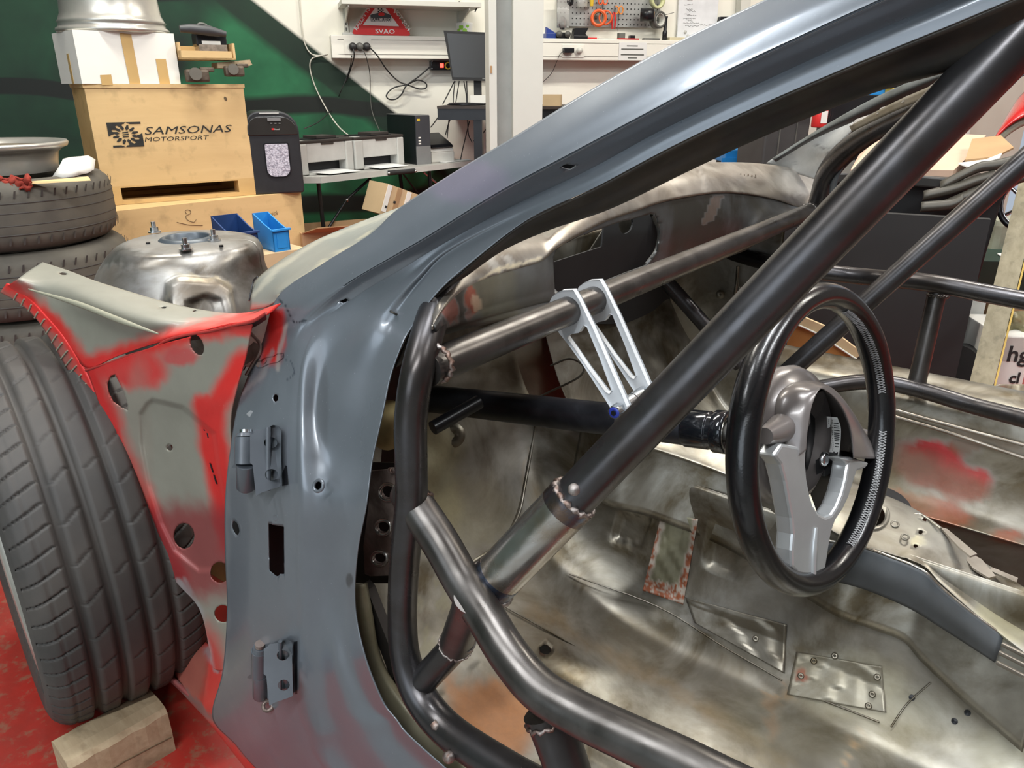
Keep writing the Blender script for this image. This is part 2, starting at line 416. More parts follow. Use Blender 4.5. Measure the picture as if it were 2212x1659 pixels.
# ================================================================ the room
def room():
    global M_wall
    # wall with the cream paint and the diagonal green and black mural
    t = NT('wall_mural_paint'); obj = t.tc.outputs['Object']; sx = t.new('ShaderNodeSeparateXYZ'); t.l.new(obj, sx.inputs[0])
    X, Z = sx.outputs[0], sx.outputs[2]
    cream = t.mix(t.ramp(t.noise(1.6, 5), [(.4, 0), (.7, 1)]), (.82, .80, .71), (.74, .715, .62))
    # local x runs along the wall, local z is height; mural edge runs down to the right
    s = t.math('ADD', t.math('ADD', X, t.math('MULTIPLY', Z, WALL_K)), -WALL_C)
    mask = t.ramp(t.math('ADD', t.math('MULTIPLY', s, 40), .5), [(0, 1), (1, 0)])
    gn = t.noise(1.1, 3, .5, .8); shade = t.ramp(gn, [(.48, 0), (.62, 1)])
    green = t.mix(t.ramp(t.noise(3, 4), [(.35, 0), (.7, 1)]), (.028, .165, .072), (.012, .075, .036))
    wv = t.new('ShaderNodeTexWave', wave_type='BANDS', bands_direction='Z'); wv.inputs['Scale'].default_value = .62
    wv.inputs['Distortion'].default_value = 5.0; wv.inputs['Detail'].default_value = 2; wv.inputs['Detail Scale'].default_value = .8
    wv.inputs['Phase Offset'].default_value = 1.2
    t.l.new(obj, wv.inputs[0]); stroke = t.ramp(wv.outputs['Fac'], [(.05, 1), (.16, 0)])
    lf = t.ramp(t.math('ADD', t.math('MULTIPLY', t.math('ADD', X, t.math('MULTIPLY', t.noise(2.2, 3), .8)), -1.2), -.35), [(0, 0), (.6, .75)])
    blk = t.math('MAXIMUM', t.math('MAXIMUM', t.math('MULTIPLY', shade, 1.0), stroke), lf)
    # black band along the diagonal edge and black upper part
    b2 = t.ramp(t.math('ADD', t.math('MULTIPLY', s, 2.3), 1.0), [(.48, 0), (.62, 1)])
    lowx = t.ramp(t.math('ADD', t.math('ADD', t.math('MULTIPLY', Z, 1.6), t.math('MULTIPLY', t.noise(2.5, 3), .35)), -1.92), [(.3, 0), (.55, 1)])
    blk = t.math('MAXIMUM', blk, t.math('MAXIMUM', t.math('MULTIPLY', b2, .85), lowx))
    mural = t.mix(blk, green, (.012, .015, .013))
    t.set(Base_Color=t.mix(mask, cream, mural), Roughness=.55); t.b.inputs['Specular IOR Level'].default_value = .3
    t.bump(t.noise(30, 3), .1, .002); M_wall = t.m
    x0, y0 = WP0; wx, wy = WD
    o = MB()
    L = 9.0
    o.box((0, .06, 1.55), (L, .12, 3.1)); w = o.build('wall_back', t.m, local=True, struct=True)
    w.location = (x0, y0, 0); w.rotation_euler = (0, 0, math.atan2(wy, wx))
    Mc = plain('cream_wall_paint', (.78, .75, .64), .7, 0, .06, 2)
    Mgr = plain('mid_grey_wall_paint', (.20, .20, .19), .7, 0, .2, 1)
    Mg = plain('dark_green_wall_paint', (.012, .05, .025), .6, 0, .4, 1.5)
    MB().box((-3.3, 0, 1.55), (.12, 8.0, 3.1)).build('wall_left', Mg, struct=True)
    MB().box((5.2, 1, 1.55), (.12, 9.5, 3.1)).build('wall_right', Mgr, struct=True)
    MB().box((1, -3.7, 1.55), (8.6, .12, 3.1)).build('wall_front', Mgr, struct=True)
    MB().box((1, 1, 3.14), (9.5, 10.5, .1)).build('ceiling', plain('ceiling_paint', (.62, .62, .58), .8), struct=True)
    t = NT('red_floor_paint'); n = t.noise(5, 6, .65); n2 = t.noise(34, 5, .7)
    c = t.mix(t.ramp(n, [(.42, 0), (.66, 1)]), (.37, .024, .016), (.24, .030, .020))
    c = t.mix(t.ramp(n2, [(.52, 0), (.64, .6)]), c, (.20, .12, .07))
    sx = t.new('ShaderNodeSeparateXYZ'); t.l.new(t.tc.outputs['Object'], sx.inputs[0])
    vv = t.math('ADD', t.math('MULTIPLY', sx.outputs[0], TV[0]), t.math('MULTIPLY', sx.outputs[1], TV[1]))
    bay = t.ramp(t.math('ADD', t.math('MULTIPLY', t.math('ADD', vv, -.20), 30), .5), [(.45, 0), (.55, 1)])
    grey = t.mix(t.ramp(n, [(.4, 0), (.7, 1)]), (.22, .22, .21), (.15, .148, .14))
    t.set(Base_Color=t.mix(bay, grey, c), Roughness=t.math('ADD', t.math('MULTIPLY', n2, .4), .25)); t.bump(n2, .12, .002)
    MB().box((1, 1, -.05), (9.5, 10.5, .1)).build('floor', t.m, struct=True)
    # tube light fittings
    Mh = plain('white_enamel', (.8, .8, .78), .4); Me = emis('lit_lamp_tube', (1, .98, .92), 5)
    for i, (x, y, L, rz) in enumerate(LAMPS):
        r = empty('ceiling_light', 'white twin tube ceiling light fitting ' + ['above the front wheel', 'above the roll cage', 'above the far door of the car', 'above the plywood crates', 'above the workbench side of the back wall', 'above the far right bins', 'behind the viewer, the longest one'][i], 'ceiling light', (x, y, 2.98), math.radians(rz), 'ceiling tube lights')
        MB().box((0, 0, .055), (L + .1, .14, .08), bev=.008).build('lamp_housing', Mh, r, local=True)
        for s in (-.045, .045): MB().cyl((-L / 2, s, 0), (L / 2, s, 0), .013, 10).build('lamp_tube', Me, r, local=True)
WP0 = (-1.0, 4.05); WD = nrm((.963, .27)); WN = np.array([-WD[1], WD[0], 0.0]); WO = np.array([WP0[0], WP0[1], 0.0])
WU = np.array([WD[0], WD[1], 0.0])
def WALL(px, py, off=0.0): return PL(px, py, WO - WN * off, WN)
def wloc(P): P = np.asarray(P) - WO; return P.dot(WU), P[2]
_a = wloc(WALL(545, 0)); _b = wloc(WALL(848, 238)); WALL_K = (_b[0] - _a[0]) / (_a[1] - _b[1]); WALL_C = _a[0] + WALL_K * _a[1]
room()
# ================================================================ the car shell
CARO = CAR(.3, .43, 0)
car = empty('car', 'stripped slate grey car shell with welded roll cage, front wheel and leather steering wheel', 'car', (CARO[0], CARO[1], 0))
ST_ = [
 [(2100,-205),(2190,-180),(2260,-165),(2275,-138),(2290,-108),(2300,-96),(2310,-85),(2320,-74),(2330,-62)],
 [(1840,-82),(1905,-50),(1960,-25),(1980,-2),(2000,20),(2015,28),(2030,36),(2045,44),(2060,52)],
 [(1640,8),(1705,38),(1760,66),(1775,88),(1790,110),(1800,119),(1810,128),(1820,137),(1830,146)],
 [(1450,100),(1510,132),(1560,160),(1575,182),(1590,203),(1598,212),(1605,220),(1612,229),(1620,237)],
 [(1270,200),(1335,226),(1390,250),(1405,268),(1420,285),(1428,294),(1436,302),(1443,310),(1450,318)],
 [(1110,298),(1175,318),(1230,335),(1250,350),(1270,367),(1276,376),(1281,385),(1286,394),(1290,403)],
 [(980,375),(1030,398),(1075,418),(1092,432),(1106,445),(1113,452),(1120,459),(1126,465),(1142,474)],
 [(862,452),(896,480),(930,508),(941,518),(954,528),(961,535),(967,539),(976,546),(1010,575)],
 [(800,508),(826,531),(851,554),(863,565),(876,576),(891,590),(901,599),(911,607),(943,636)],
 [(700,570),(727,590),(754,611),(768,621),(783,632),(809,652),(832,669),(856,688),(888,712)],
 [(603,640),(630,665),(655,690),(680,695),(705,700),(757,715),(795,725),(838,735),(868,750)],
 [(568,740),(595,755),(625,765),(645,770),(665,775),(705,790),(755,800),(808,812),(845,815)],
 [(520,860),(560,868),(600,875),(630,878),(655,880),(685,882),(735,885),(797,892),(828,895)],
 [(498,980),(540,980),(590,982),(625,984),(655,985),(690,987),(724,990),(778,992),(806,995)],
 [(488,1080),(535,1080),(590,1082),(620,1083),(655,1084),(690,1086),(722,1088),(768,1090),(793,1092)],
 [(488,1200),(535,1200),(590,1200),(620,1200),(655,1200),(690,1200),(715,1200),(750,1200),(773,1200)],
 [(492,1320),(535,1320),(590,1320),(625,1318),(660,1316),(692,1315),(715,1313),(745,1311),(769,1310)],
 [(482,1450),(530,1448),(585,1445),(620,1442),(660,1438),(697,1434),(728,1430),(758,1424),(790,1415)],
 [(460,1548),(520,1545),(580,1545),(620,1538),(665,1530),(710,1528),(755,1524),(798,1518),(828,1512)],
 [(508,1606),(556,1601),(607,1596),(645,1590),(684,1583),(732,1575),(784,1567),(838,1557),(856,1551)],
 [(560,1665),(600,1660),(640,1655),(675,1648),(702,1640),(750,1630),(808,1620),(865,1605),(893,1595)],
 [(700,1800),(740,1790),(770,1780),(790,1775),(810,1770),(860,1760),(900,1745),(990,1720),(1030,1715)]]
def offs(i):
    if i <= 6: return [.014, .002, 0, .021, .036, .0358, .036, .037, .038]
    if i == 7: return [.012, .001, 0, .018, .029, .031, .030, .034, .034]
    if i <= 9: return [.009, .001, 0, .014, .023, .028, .026, .034, .031]
    if i == 10: return [.004, 0, 0, .008, .012, .022, .020, .029, .025]
    if i <= 12: return [.006, 0, 0, .001, .004, .020, .022, .030, .026]
    if i <= 16: return [.006, 0, 0, 0, .003, .020, .030, .036, .032]
    return [.006, 0, 0, 0, .002, .014, .012, .024, .016]
rows = [[SIDE(x, y, o) for (x, y), o in zip(r, offs(i))] for i, r in enumerate(ST_)]
def dup_cols(rows, j, e=.06, e2=None):
    out = []
    for k_, r in enumerate(rows):
        r = list(r); e = e if k_ <= 9 or e2 is None else e2; a = r[j] + (r[j - 1] - r[j]) * e; r.insert(j, a); out.append(r)
    return out
rows2 = dup_cols(dup_cols(dup_cols(rows, 4, .12, .5), 3, .85, .5), 2, .10, .5)
mk = [('line', [(598,690),(600,740),(588,770)], 12, 18, srgb(205, 55, 52)), ('line', [(592,760),(560,820),(525,850)], 2, 8, srgb(150,150,150), .7),
      ('line', [(623,700),(600,795)], 1, 7, srgb(165,160,155), .8), ('line', [(603,640),(640,692)], 0, 2.5, srgb(40,44,52), .9), ('line', [(640,692),(662,694)], 0, 2.5, srgb(40,44,52), .9),
      ('line', [(610,768),(628,780),(637,805),(618,820)], 0, 2.2, srgb(60,66,78), .8),
      ('line', [(716,500),(600,590),(575,650)], 3, 8, srgb(150,148,140), .5), ('blob', ((757,1252),(5,12)), 0, .6, (.03,.03,.03), .7),
      ('line', [(495,980),(488,1080),(488,1330),(483,1450)], 2, 12, srgb(150,155,158), .35), ('blob', ((690,880),(14,110)), 0, .8, srgb(80,80,82), .35),  # grey blob paints in the shade on the pillar's groove wall
      ('blob', ((520,1530),(50,60)), 0, 1, srgb(132,138,142), .4), ('blob', ((1010,395),(60,30)), 0, 1, srgb(140,125,150), .35)]
DIA = [[(1196,357),(1212,352),(1218,349),(1244,353),(1230,364),(1222,366)], [(733,650),(748,644),(756,649),(742,654)]]
DIA[0] = [(1222,352),(1246,356),(1231,366),(1207,359)]
SLOT = [(581,1130),(615,1137),(616,1240),(606,1239),(602,1246),(596,1243),(583,1232)]
holes = DIA + [SLOT, ell(511, 1140, 7, 16, -14), ell(597, 860, 6, 8), ell(688, 1049, 7, 9, 20)]
bs = grid(rows2, 22, 15, holes, painter((*SLATE, 1.0), mk, 22, 6))
bs.build('body_side', M_body, car, solid=.0012, soloff=1, recalc=True)
# turned-in flange above the door opening, black with old sealer
fl = []
UN = [(2380,30),(2080,137),(1880,196),(1650,288),(1490,362),(1320,445),(1182,494),(1086,537),(1010,590),(958,628),(930,690),(905,760)]
EE = [r[8] for r in ST_[:12]]
for i in range(12):
    (ex, ey), (ux, uy) = EE[i], UN[i]
    if i == 7: ex, ey = 1062, 532
    if i == 8: ex, ey = 1000, 584
    if i == 9: ex, ey = 950, 628
    if i == 10: ex, ey = 893, 703
    if i == 11: ex, ey = 852, 792
    fl.append([SIDE(ex, ey, .037), SIDE(ex * .6 + ux * .4, ey * .6 + uy * .4, .054), SIDE(ux, uy, .070), SIDE(ux - 4, uy - 6, .09)])
grid(fl, 8, 4, (), None).build('pillar_inner_flange', steel('sealed_flange', (.022, .019, .016), .5, .2, (.04, .03, .02), 12), car, solid=.002)
# bottom lip, back of the slot
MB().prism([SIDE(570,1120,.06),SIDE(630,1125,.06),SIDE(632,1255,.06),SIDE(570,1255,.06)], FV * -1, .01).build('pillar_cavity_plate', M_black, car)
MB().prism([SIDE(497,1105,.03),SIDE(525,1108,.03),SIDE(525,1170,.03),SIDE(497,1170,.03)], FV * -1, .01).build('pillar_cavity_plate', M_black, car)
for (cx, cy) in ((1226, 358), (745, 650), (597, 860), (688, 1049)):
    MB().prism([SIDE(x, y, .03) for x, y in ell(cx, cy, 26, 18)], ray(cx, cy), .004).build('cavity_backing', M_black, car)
def ring(name, cx, cy, r, mat, off=-.001, w=.0018, par=car, q=1.3):
    P = [SIDE(x, y, off) for x, y in ell(cx, cy, r, r * q, 15, 20)]
    return MB().tube(P, w, 6, closed=True).build(name, mat, par)
ring('hole_rim', 688, 1049, 10, M_body); ring('hole_rim', 597, 1117, 4.5, M_body)
# windscreen frame flange beside the pillar
g = [[V(540,668,.53),V(575,662,.52),SIDE(603,645,.004)],[V(548,612,.56),V(590,618,.54),SIDE(612,626,.004)],[V(600,566,.60),V(650,570,.56),SIDE(705,570,.006)],
     [V(680,520,.64),V(730,520,.6),SIDE(772,527,.008)],[V(765,484,.68),V(800,488,.62),SIDE(835,478,.010)],[V(870,445,.70),V(890,440,.64),SIDE(905,430,.012)]]
grid(g, 10, 8, (), painter((*srgb(128,130,122), .9), [('line', [(545,640),(600,580),(690,520),(860,456)], 1, 6, srgb(170,166,150), .7),
    ('line', [(600,640),(700,566),(800,500)], 0, 4, srgb(175,168,145), .8), ('blob', ((560,668),(30,8)), 0, 1, srgb(190,70,60), .5)], 20, 4)).build('windscreen_frame', M_apron, car, solid=.0015)
tt = V(548, 610, .558)
MB().tube([V(556,598,.555),V(548,606,.555),V(543,625,.548),V(538,650,.54)], .0012, 5, smooth_pts=5).build('sealer_bead', M_black, car)
# ---------------------------------------------------------------- front fender support (apron)
APV = .455
def AP(x, y, v=None):
    # wall between arch edge (farther forward) and hinge pillar
    vv = v if v is not None else np.interp(x, [0, 200, 330, 500], [.452, .448, .442, .449])
    return V(x, y, vv)
mk2 = [('line', [(185,795),(320,748),(420,722),(545,692),(600,660)], 4, 34, srgb(205,44,40)), ('line', [(15,612),(60,645),(112,695),(155,755),(185,800)], 5, 26, srgb(205,44,40)),
       ('line', [(190,800),(220,880),(250,955),(300,1060),(330,1140),(375,1240)], 9, 34, srgb(205,38,36)),
       ('line', [(520,780),(470,880),(462,930),(500,1180)], 9, 30, srgb(208,44,40)), ('line', [(445,880),(455,960),(480,1060),(492,1130)], 12, 26, srgb(208,44,40)),
       ('blob', ((285,800),(50,28)), 0, 1.0, srgb(205,40,40), .9), ('blob', ((390,770),(28,14)), 0, .9, srgb(190,60,62), .8), ('blob', ((540,700),(30,22)), 0, .8, srgb(210,60,55)),
       ('blob', ((410,1190),(130,70)), 0, .9, srgb(132,50,52), .85), ('blob', ((300,960),(20,120)), 0, 1, srgb(140,130,118), .4),
       ('blob', ((430,1470),(40,80)), 0, 1, srgb(190,50,45), .9), ('line', [(385,1260),(430,1330),(450,1440)], 4, 14, srgb(150,150,150), .8)]
PB = painter((*srgb(140, 138, 126), 1.0), mk2, 16, 7)
# top rail (grey-green box section)
T0 = [(15,615),(45,606),(88,567)]
top = [[V(15,618,.45),Hh(38,603,.745),Hh(62,585,.745),Hh(92,566,.74)],
       [V(62,655,.45),V(95,635,.456),Hh(125,610,.742),Hh(150,585,.742)],
       [V(112,705,.45),V(150,672,.456),Hh(185,640,.742),Hh(205,606,.742)],
       [V(155,760,.45),V(210,705,.456),Hh(250,668,.742),Hh(275,628,.742)],
       [V(188,795,.45),V(270,735,.456),Hh(320,690,.742),Hh(350,650,.742)],
       [V(250,770,.452),V(330,728,.458),Hh(385,695,.742),Hh(430,668,.74)],
       [V(340,740,.455),V(400,715,.46),Hh(450,690,.742),Hh(500,676,.74)],
       [V(440,716,.455),V(480,702,.462),Hh(520,685,.745),Hh(550,672,.745)],
       [V(545,690,.458),V(565,684,.462),V(585,672,.466),V(605,655,.47)]]
grid(top, 14, 12, [ell(137, 591, 9, 3, 5), ell(355, 664, 8, 2.6, -5), ell(420, 671, 5, 2, -15)], PB).build('fender_rail', M_apron, car, solid=.0015)
for a, b in (((95, 573), (72, 612)), ((178, 628), (158, 652)), ((272, 662), (256, 692))):
    pass
rib = [Hh(60, 617, .747), Hh(165, 648, .747), Hh(258, 684, .747), Hh(340, 712, .747)]
MB().tube([p - np.array([0, 0, .0052]) for p in rib], [.001, .004, .004, .001], 8, smooth_pts=6).build('pressed_rib', M_apron, car)
# wall below
wallp = [[(188,800),(262,775),(335,748),(400,730),(470,712),(545,697)],
         [(206,850),(270,815),(335,795),(400,790),(468,790),(530,770)],
         [(225,905),(270,880),(325,862),(395,858),(460,868),(512,835)],
         [(245,955),(285,935),(330,920),(390,915),(445,915),(498,905)],
         [(270,1020),(310,1000),(350,990),(400,985),(452,985),(500,990)],
         [(300,1090),(335,1085),(375,1078),(420,1075),(465,1075),(500,1080)],
         [(332,1170),(365,1165),(400,1165),(440,1165),(475,1168),(505,1170)],
         [(375,1250),(400,1250),(425,1250),(455,1252),(480,1255),(505,1258)],
         [(430,1315),(445,1316),(460,1318),(475,1320),(490,1322),(506,1325)],
         [(452,1400),(460,1400),(468,1400),(478,1400),(490,1400),(500,1400)],
         [(462,1445),(466,1447),(472,1448),(480,1448),(487,1448),(494,1448)]]
wofs = [[z_ * (.45 if i_ > 1 else 1) for z_ in r_] for i_, r_ in enumerate([[0,.004,.004,.004,.004,.012],[0,0,.002,.004,.006,.01],[0,0,.004,.012,.006,.002],[0,0,.022,.03,.022,0],[0,0,.028,.034,.026,0],[0,0,.028,.034,.03,.006],
        [0,0,.02,.03,.028,.008],[0,0,.012,.018,.018,.008],[0,.004,.008,.01,.01,.006],[0,.002,.004,.004,.004,.004],[0,0,0,0,0,0]])]
wr = [[AP(x, y) + ray(x, y) * o for (x, y), o in zip(r, of)] for r, of in zip(wallp, wofs)]
LEAF = [(238,812),(230,830),(233,848),(243,868),(262,882),(276,888),(276,875),(270,852),(258,828),(248,808)]
def recess(S):
    q = to_px(S); m = pmask(q, [(318,872),(330,864),(395,880),(462,937),(470,1000),(490,1120),(500,1230),(430,1232),(378,1190),(348,1130),(322,1050),(306,960),(303,895)], 7)
    d = S - CAM; return S + d / np.linalg.norm(d, axis=-1, keepdims=True) * (m * .011)[..., None]
grid(wr, 24, 24, [ell(425,745,14,24,-22), LEAF, ell(366,967,7,7), ell(397,1158,23,28), ell(474,1237,21,23), ell(481,1326,19,19)], PB, recess).build('fender_wall', M_apron, car, solid=.0015)
# arch lip: outer flange with a fold, made of lapped segments
lipO = [(0,632),(30,648),(62,672),(88,702),(112,740),(132,775),(150,808),(172,852),(192,905),(212,955),(238,1005),(262,1055),(285,1105),(302,1150),(318,1192),(345,1228),(378,1262)]
lipI = [(14,612),(40,628),(70,652),(100,684),(128,716),(152,750),(172,782),(192,818),(212,872),(232,925),(256,985),(280,1040),(304,1092),(320,1135),(338,1175),(358,1212),(384,1250)]
mkl = [('line', lipI, 4, 18, srgb(216,42,40), .9)]
lipc = painter((*srgb(160,92,84), 1.0), mkl, 30, 8)
lipg = [[AP(*o, .447) , AP(o[0]*.5+i[0]*.5, o[1]*.5+i[1]*.5, .4485), AP(*i, .450)] for o, i in zip(lipO, lipI)]
grid(lipg, 6, 4, (), lipc).build('arch_lip', M_apron, car, solid=.003)
for k in range(1, 16):
    for f in (0, .5):
        o = np.array(lipO[k]) * (1 - f) + np.array(lipO[min(k + 1, 16)]) * f; i = np.array(lipI[k]) * (1 - f) + np.array(lipI[min(k + 1, 16)]) * f
        MB().tube([AP(*o, .4465), AP(*(o * .3 + i * .7), .4485)], .0014, 5).build('lip_fold', M_apron, car)
# torn seam lip
sl = [(186,800),(230,786),(280,768),(330,752),(362,735),(400,724),(450,716),(500,704),(545,694),(575,676)]
sm_ = MB().tube([V(x, y, .449) for x, y in sl], [.0024,.0018,.0024,.0016,.0022,.0018,.002,.0016,.002,.0016], 6, smooth_pts=4); sm_.col = [(*srgb(170, 52, 48), 1)] * len(sm_.v); sm_.build('seam_lip', M_apron, car)
grid([[V(x, y + 2, .452), V(x + 1, y + 14, .463)] for x, y in sl], 4, 2).build('seam_underlap', M_black, car)
# dark square tube end
MB().prism([V(184,775,.452),V(206,792,.452),V(204,826,.452),V(182,824,.452)], TV, .03).build('seam_tube_end', M_gusset, car)
# fork tab near the windscreen base
MB().prism([SIDE(*p, .004) for p in [(505,785),(520,765),(548,738),(560,742),(562,762),(545,780),(527,790),(509,788)]], ray(530,765), .003, holes=[[SIDE(x,y,.004) for x,y in ell(527,770,6,5)]]).build('fender_tab', M_gusset, car)
MB().tube([SIDE(x,y,.0) for x,y in [(500,703),(528,712),(550,728),(562,745),(560,765),(548,783),(532,810)]], .0022, 6, smooth_pts=5).build('tab_edge', M_gusset, car)
for (x1,y1,x2,y2) in ((524,800,530,790),(507,820,515,808),(498,850,505,838),(484,862,490,852),(436,905,440,930),(446,935,448,945),(452,1000,458,1020),(460,1025,466,1045)):
    MB().prism([V(x1,y1,.4565),V(x1+3,y1+1,.4565),V(x2+3,y2+1,.4565),V(x2,y2,.4565)], ray(x1,y1), .002).build('seam_slot', M_black, car)
# small mount on the pillar
MB().prism([SIDE(*p, -.004) for p in [(552,790),(556,780),(570,772),(590,770),(598,764),(612,763),(612,772),(600,782),(580,786),(566,792),(556,793)]], ray(580,778), .003, holes=[[SIDE(x,y,-.004) for x,y in ell(568,780,6,5,-20,14)]]).build('fender_tab', M_gusset, car)
# sill front end
PR = painter((*srgb(196,62,54), 1.0), [('blob', ((410,1440),(20,60)), 0, 1, srgb(150,105,90), .7), ('line', [(370,1470),(470,1560),(560,1659)], 2, 10, srgb(132,104,98), .9), ('line',[(448,1410),(470,1440),(498,1400)],6,14,srgb(150,150,150),.7)], 20, 10)
se = [[V(442,1385,.49),V(452,1395,.475),V(470,1420,.462),V(500,1400,.452)],
      [V(402,1405,.47),V(420,1430,.462),V(450,1460,.455),V(490,1450,.445)],
      [V(385,1440,.46),V(405,1465,.455),V(435,1495,.448),V(480,1500,.438)],
      [V(370,1468,.452),V(400,1500,.446),V(440,1530,.44),V(480,1555,.432)],
      [V(440,1548,.445),V(470,1580,.437),V(500,1600,.434),V(530,1625,.431)],
      [V(530,1660,.44),V(550,1680,.434),V(575,1695,.432),V(600,1710,.431)]]
grid(se, 8, 8, (), PR).build('sill_end', M_apron, car, solid=.0015)
lp = [(366,1468),(418,1518),(458,1556),(504,1606),(556,1664),(640,1760)]
g = [[V(x, y, .452), V(x + 5, y - 2, .447), V(x + 9, y - 5, .450)] for x, y in lp]
grid(g, 8, 4, (), painter((*srgb(120,112,112), 1.0), [('line', [(368,1470),(475,1562)], 6, 6, srgb(170,70,66), .7)], 20, 6)).build('sill_flange', M_apron, car, solid=.002)
# ---------------------------------------------------------------- strut tower
def tower():
    Pc = Hh(405, 516, .735); c = np.array([Pc[0], Pc[1], 0.0]); c2 = c + np.array([-.022, -.0, 0]); zt = Pc[2]; k = dep(Pc) / FPX
    prof = [(0.0, zt), (.052, zt), (.114, zt - .003), (.138, zt - .020), (.155, zt - .062), (.172, zt - .115), (.180, zt - .17), (.182, zt - .26)]
    n = 160; vs = []; 
    rowsT = []
    for (r, z) in prof[1:]:
        row = []
        for i in range(n):
            a = 2 * math.pi * i / n
            x = math.cos(a) * r * 1.02; y = math.sin(a) * r * 1.04
            lump = 1 + .03 * math.sin(3 * a + 1) * (r > .1)
            # blister on the near right side
            if r > .1:
                da = math.atan2(math.sin(a + .9), math.cos(a + .9)); lump += .14 * math.exp(-(da / .42) ** 2) * min(1, (zt - z) / .08) * (1 if z > zt - .2 else .4)
            row.append(c + (c2 - c) * min(1, (zt - z) / .06) + np.array([x * lump, y * lump, z]))
        row.append(row[0]); rowsT.append(row)
    G = np.array(rowsT); A = cmat(G.shape[0], 14); S = np.einsum('ij,jkc->ikc', A, G)
    nn, mm = S.shape[:2]; mb = MB()
    q = to_px(S); m = pmask(q, [(360,672),(366,612),(386,600),(470,606),(496,624),(508,690),(420,720)], 7); m2 = pmask(q, [(402,690),(412,648),(440,634),(464,646),(476,690)], 6)
    rd = S - c2; rd[..., 2] = 0; near = (S[..., 1] < c2[1] + .04); S = S + rd / (np.linalg.norm(rd, axis=-1, keepdims=True) + 1e-6) * ((m * .016 - m2 * .010) * near)[..., None]
    mb.add(S.reshape(-1, 3), [(i * mm + j, i * mm + j + 1, (i + 1) * mm + j + 1, (i + 1) * mm + j) for i in range(nn - 1) for j in range(mm - 1)], True)
    pf = painter((.3,.3,.3, 0), [('blob', ((400,520),(110,26)), 0, .5, (*srgb(122,118,112),.6), .9), ('line', [(360,640),(365,605),(385,598),(470,603),(500,625),(505,680)], 3, 7, (*srgb(205,190,150),.35), .8),  # pale line paints the lit edge of the blister
        ('blob', ((430,625),(50,14)), 0, 1, (*srgb(120,95,60),.5), .7), ('blob', ((250,600),(40,20)), 0, 1, (*srgb(96,74,50),.6), .7), ('blob', ((320,590),(40,30)), 0, 1, (.62,.62,.62,.1), .6)], 25, 10)
    mb.col = pf(to_px(S).reshape(-1, 2), S.reshape(-1, 3)); mb.build('strut_tower', M_tower, car, solid=.002)
    # round opening with a raised collar
    cc = c + np.array([0, 0, zt])
    MB().lathe(cc, (0, 0, 1), [(.040, -.05), (.040, .004), (.044, .006), (.049, .004), (.054, .0)], 40).build('tower_collar', plain('dark_grey_collar', (.07,.085,.10), .35, .3), car)
    MB().lathe(cc + np.array([0,0,-.05]), (0, 0, 1), [(0, 0), (.041, 0)], 32).build('tower_bush', plain('blue_bush', (.01,.03,.10), .4), car)
    for i, (x, y) in enumerate(((334, 502), (463, 520), (402, 540))):
        P = Hh(x, y, zt); P[2] = zt
        st = MB().cyl(P, P + np.array([0, 0, .022]), .0045, 10).build('tower_stud', M_zinc, car)
        MB().cyl(P, P + np.array([0, 0, .003]), .0125, 16).build('washer', M_zinc, st)
        MB().cyl(P + np.array([0, 0, .003]), P + np.array([0, 0, .011]), .0088, 6).build('nut', M_zinc, st)
    for x, y in ((320, 526), (478, 532)):
        P = Hh(x, y, zt); MB().cyl(P + np.array([0,0,-.0015]), P + np.array([0, 0, .0025]), .004, 10).build('tower_hole', M_black, car)
tower()
# inner wheelhouse below the tower and behind the rail
grid([[V(120,640,.72),V(300,760,.72),V(600,800,.72)],[V(150,900,.72),V(330,1050,.72),V(600,1100,.72)],[V(330,1300,.74),V(450,1400,.74),V(620,1450,.74)]], 4, 4, (), painter((.05,.045,.04,1), [('blob', ((480,1230),(60,40)), 0, .3, srgb(200,180,120), .9), ('blob',((395,1180),(26,30)),0,.2,(.02,.02,.02))])).build('inner_wheelhouse', M_apron, car, solid=.002)
